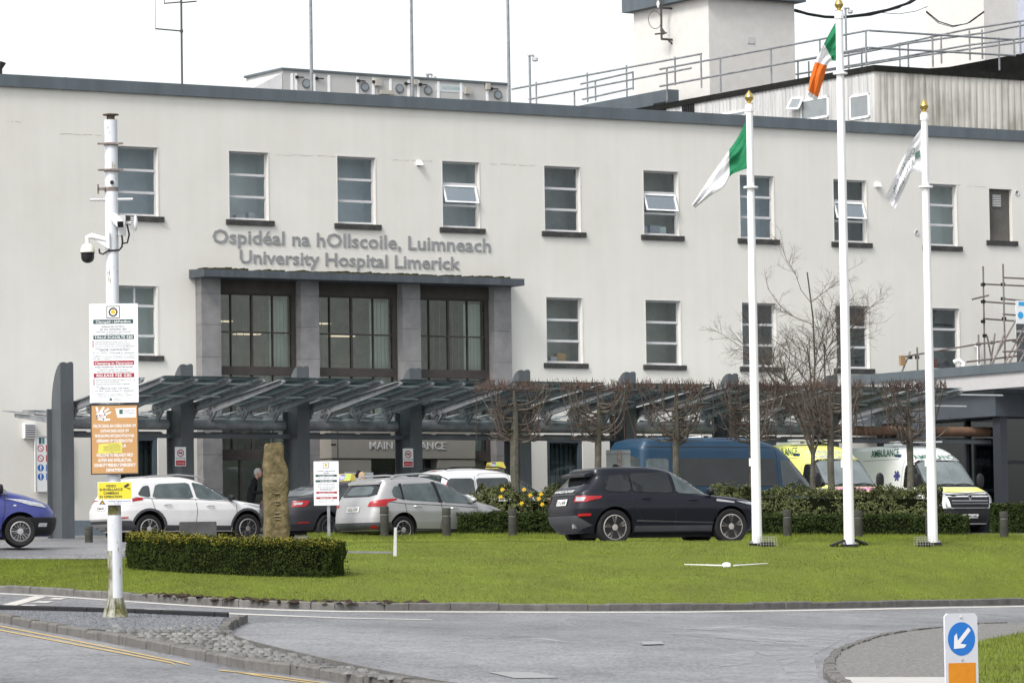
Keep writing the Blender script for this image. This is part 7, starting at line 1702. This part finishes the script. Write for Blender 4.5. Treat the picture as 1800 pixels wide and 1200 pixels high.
p=lawn_z(1277,996);rock('white_stone','small round white stone beside the pipe on the lawn','stone',p+Vector((0,0,.02)),[(-.02,.08,.06,0),(.02,.085,.06,0),(.05,.08,.06,0),(.07,.03,.03,0)],M_white,5,amp=.006,n=16)
# ================================================================ PEOPLE
M_skin=mat('skin',(.42,.24,.17),.55,var=.06);M_blk=mat('black jacket cloth',(.012,.013,.015),.85,var=.3);M_navy=mat('dark trousers',(.02,.022,.03),.85);M_pink=mat('pink and plum scarf',(.38,.10,.17),.85,c2=(.2,.06,.12),scale=12)
def skinned(name,m,parent,V,E,R,lv=2):
    me=bpy.data.meshes.new(name);me.from_pydata(V,E,[]);o=bpy.data.objects.new(name,me);COL.objects.link(o)
    md=o.modifiers.new('s','SKIN')
    for i,v in enumerate(me.skin_vertices[0].data): v.radius=R[i] if isinstance(R[i],tuple) else (R[i],R[i])
    me.skin_vertices[0].data[0].use_root=True
    s_=o.modifiers.new('d','SUBSURF');s_.levels=lv;s_.render_levels=lv
    bpy.context.view_layer.update();new=bpy.data.meshes.new_from_object(o.evaluated_get(bpy.context.evaluated_depsgraph_get()));o.modifiers.clear();o.data=new
    new.polygons.foreach_set('use_smooth',[True]*len(new.polygons));new.materials.append(m);o.parent=parent;return o
def person(label,pos,rz,h,lean,hairm,topm,hair='short',arm=0.5,cap=None):
    """faces +x. lean = forward lean of the torso"""
    t=thing('person',label,'person',pos,rz);k=h/1.75
    L=lambda x,y,z:(x*k,y*k,z*k);dx=lambda z:lean*(z-.95) if z>.95 else 0
    # one continuous body: pelvis, torso, neck, legs, arms
    V=[L(0,0,.95),L(dx(1.15),0,1.15),L(dx(1.38),0,1.38),L(dx(1.5)+.01,0,1.5),L(dx(1.56)+.02,0,1.56),
       L(0,.09,.9),L(.03,.1,.5),L(-.01,.1,.09),L(.13,.11,.04),L(0,-.09,.9),L(-.04,-.1,.5),L(-.1,-.1,.09),L(.04,-.11,.04),
       L(dx(1.42),.19,1.42),L(dx(1.15)+.04,.25,1.14),L(dx(1.1)+.30,.2,1.08+arm*.1),L(dx(1.1)+.38,.19,1.10+arm*.1),
       L(dx(1.42),-.19,1.42),L(dx(1.15)+.04,-.25,1.14),L(dx(1.1)+.30,-.2,1.06+arm*.1),L(dx(1.1)+.38,-.19,1.08+arm*.1)]
    E=[(0,1),(1,2),(2,3),(3,4),(0,5),(5,6),(6,7),(7,8),(0,9),(9,10),(10,11),(11,12),(2,13),(13,14),(14,15),(15,16),(2,17),(17,18),(18,19),(19,20)]
    R=[(.12*k,.15*k),(.115*k,.15*k),(.13*k,.17*k),.065*k,.055*k,.09*k,.065*k,.045*k,.04*k,.09*k,.065*k,.045*k,.04*k,.07*k,.05*k,.038*k,.03*k,.07*k,.05*k,.038*k,.03*k]
    skinned('body',topm,t,V,E,R)
    hc=Vector(L(dx(1.66)+.05,0,1.655))
    bm=bmesh.new();bmesh.ops.create_icosphere(bm,subdivisions=4,radius=1)
    for v in bm.verts:
        c=v.co.copy();x,y,z=c.x*.10,c.y*.077,c.z*.122
        if z<0: x*=1-.25*(-z/.122);x+=.022*(-z/.122);y*=1-.3*(-z/.122)**1.5
        if c.x>.5:
            f=math.exp(-((c.z+.12)/.16)**2-(c.y/.16)**2);x+=.024*f                       # nose
            f=math.exp(-((c.z-.12)/.10)**2-((abs(c.y)-.38)/.18)**2);x-=.010*f             # eye sockets
            f=math.exp(-((c.z+.47)/.07)**2-(c.y/.3)**2);x+=.006*f;f=math.exp(-((c.z+.56)/.04)**2-(c.y/.28)**2);x-=.004*f
            f=math.exp(-((c.z+.8)/.15)**2-(c.y/.3)**2);x+=.012*f;f=math.exp(-((c.z-.3)/.1)**2);x+=.004*f
        v.co=Vector((x,y,z))*k+hc
    m_=MB();m_.v=[v.co.copy() for v in bm.verts];m_.f=[tuple(v.index for v in f.verts) for f in bm.faces];bm.free();hd_=m_.build('head',M_skin,t,smooth=True,sharp=180)
    m_=MB();m_.tube([hc+Vector((-.02,0,-.05))*k,Vector(L(dx(1.5)+.02,0,1.48))],.05*k,12);m_.build('neck',M_skin,t,smooth=True)
    for sg in(-1,1):
        m_=MB();m_.tube([hc+Vector((-.005,sg*.078,-.03))*k,hc+Vector((-.015,sg*.09,.0))*k,hc+Vector((-.01,sg*.086,.03))*k],[.01*k,.016*k,.012*k],8);m_.build('ear',M_skin,hd_,smooth=True)
        MB().lathe([(.009*k,0),(.006*k,.005*k)],hc+Vector((.086,sg*.03,.014))*k,'x',10).build('eye',M_black,hd_)
    rs=random.Random(int(h*1000));m_=MB();
    bm=bmesh.new();bmesh.ops.create_icosphere(bm,subdivisions=4,radius=1);keep=[]
    for v in bm.verts:
        c=v.co.copy();n_=noise.noise(c*5)*.05
        lim=(.25 if c.x>.2 else -.45 if hair=='short' else -1.2)
        long=1.0
        x,y,z=c.x*.108,c.y*.086,c.z*.131
        if hair=='long' and c.z<0: z*=1.9;x=x*1.1-.02;y*=1.12
        v.co=(Vector((x-.006,y,z+.004))*(1+n_))*k+hc
    bm.faces.ensure_lookup_table()
    o0=[f for f in bm.faces]
    m_.v=[v.co.copy() for v in bm.verts]
    for f in o0:
        c=f.calc_center_median()-hc;c=c/k
        if c.x>.035 and c.z<.075: continue
        if hair=='short' and c.z<-.045: continue
        if hair=='short' and c.z<0.01 and c.x>-.01: continue
        m_.f.append(tuple(v.index for v in f.verts))
    bm.free();m_.build('hair' if not cap else 'knitted_hat',hairm,t,smooth=True,sharp=180)
    # hands
    for sg,z0 in ((1,1.10),(-1,1.08)):
        b_=Vector(L(dx(1.1)+.40,sg*.19,z0+arm*.1));m_=MB();m_.obox(b_+Vector((.035,0,0))*k,Vector((.045,0,-.006))*k,Vector((0,.014,0))*k,Vector((0,0,.038))*k)
        for i in range(4):
            l=(.075,.085,.08,.06)[i];q=b_+Vector((.075,0,.028-.019*i))*k;m_.tube([q,q+Vector((l*.5,-sg*.01,-.005))*k,q+Vector((l*.85,-sg*.03,-.015))*k],[.0095*k,.009*k,.007*k],6)
        q=b_+Vector((.02,-sg*.012,.036))*k;m_.tube([q,q+Vector((.03,-sg*.02,.02))*k,q+Vector((.06,-sg*.025,.02))*k],[.011*k,.01*k,.008*k],6);m_.build('hand',M_skin,t,smooth=True)
    return t
def gp(px,Y): p=P(px,940,Y);p.z=HU(p.x,Y);return p
p=gp(441,115);hh=P(446,827,115).z-p.z
person('grey haired man in a black jacket walking right behind the white SUV bonnet',p,R_(0),min(hh*1.02,1.86),.22,mat('short grey hair',(.42,.41,.40),.9,c2=(.25,.25,.24),scale=60),M_blk,arm=.9)
p=gp(631,112.5);hh=P(633,829,112.5).z-p.z
person('person in a dark knitted hat between the two taxis, left of the fair haired person',p,R_(60),min(hh,1.75),.0,mat('black knitted hat',(.02,.015,.02),.95),M_blk,cap=True)
p=gp(641,111.8);hh=P(641,831,111.8).z-p.z
person('fair haired person in a pink scarf standing between the two taxis',p,R_(150),min(hh,1.72),.02,mat('fair hair',(.42,.32,.20),.85,c2=(.26,.19,.11),scale=50),M_pink,hair='long')
# ================================================================ TREE BELT added out of view to darken reflections in glass and paint
def wood():
    rs=random.Random(21);mb=MB();N=300
    for k in range(N):
        a_=R_(-205+230*k/(N-1));R0=95+rs.uniform(-8,8);x=R0*math.cos(a_)*1.4;y=40+R0*math.sin(a_)
        if y>75: continue
        h=rs.uniform(9,13);r=rs.uniform(6,9);z0=LZ(0,30)-2
        bm=bmesh.new();bmesh.ops.create_icosphere(bm,subdivisions=2,radius=1)
        base=len(mb.v)
        for v in bm.verts:
            d=1+.15*noise.noise(v.co*2+Vector((k,0,0)));mb.v.append(Vector((x+v.co.x*r*d,y+v.co.y*r*d,z0+h*.5+v.co.z*h*.55*d)))
        for f in bm.faces: mb.f.append(tuple(base+v.index for v in f.verts))
        bm.free()
    o=mb.build('reflection_wood',mat('reflection tree mass',(.05,.055,.035),.95,c2=(.02,.024,.016),scale=.5),None);tag(o,'far off belt of trees across the road behind the viewpoint','trees',kind='stuff')
wood()
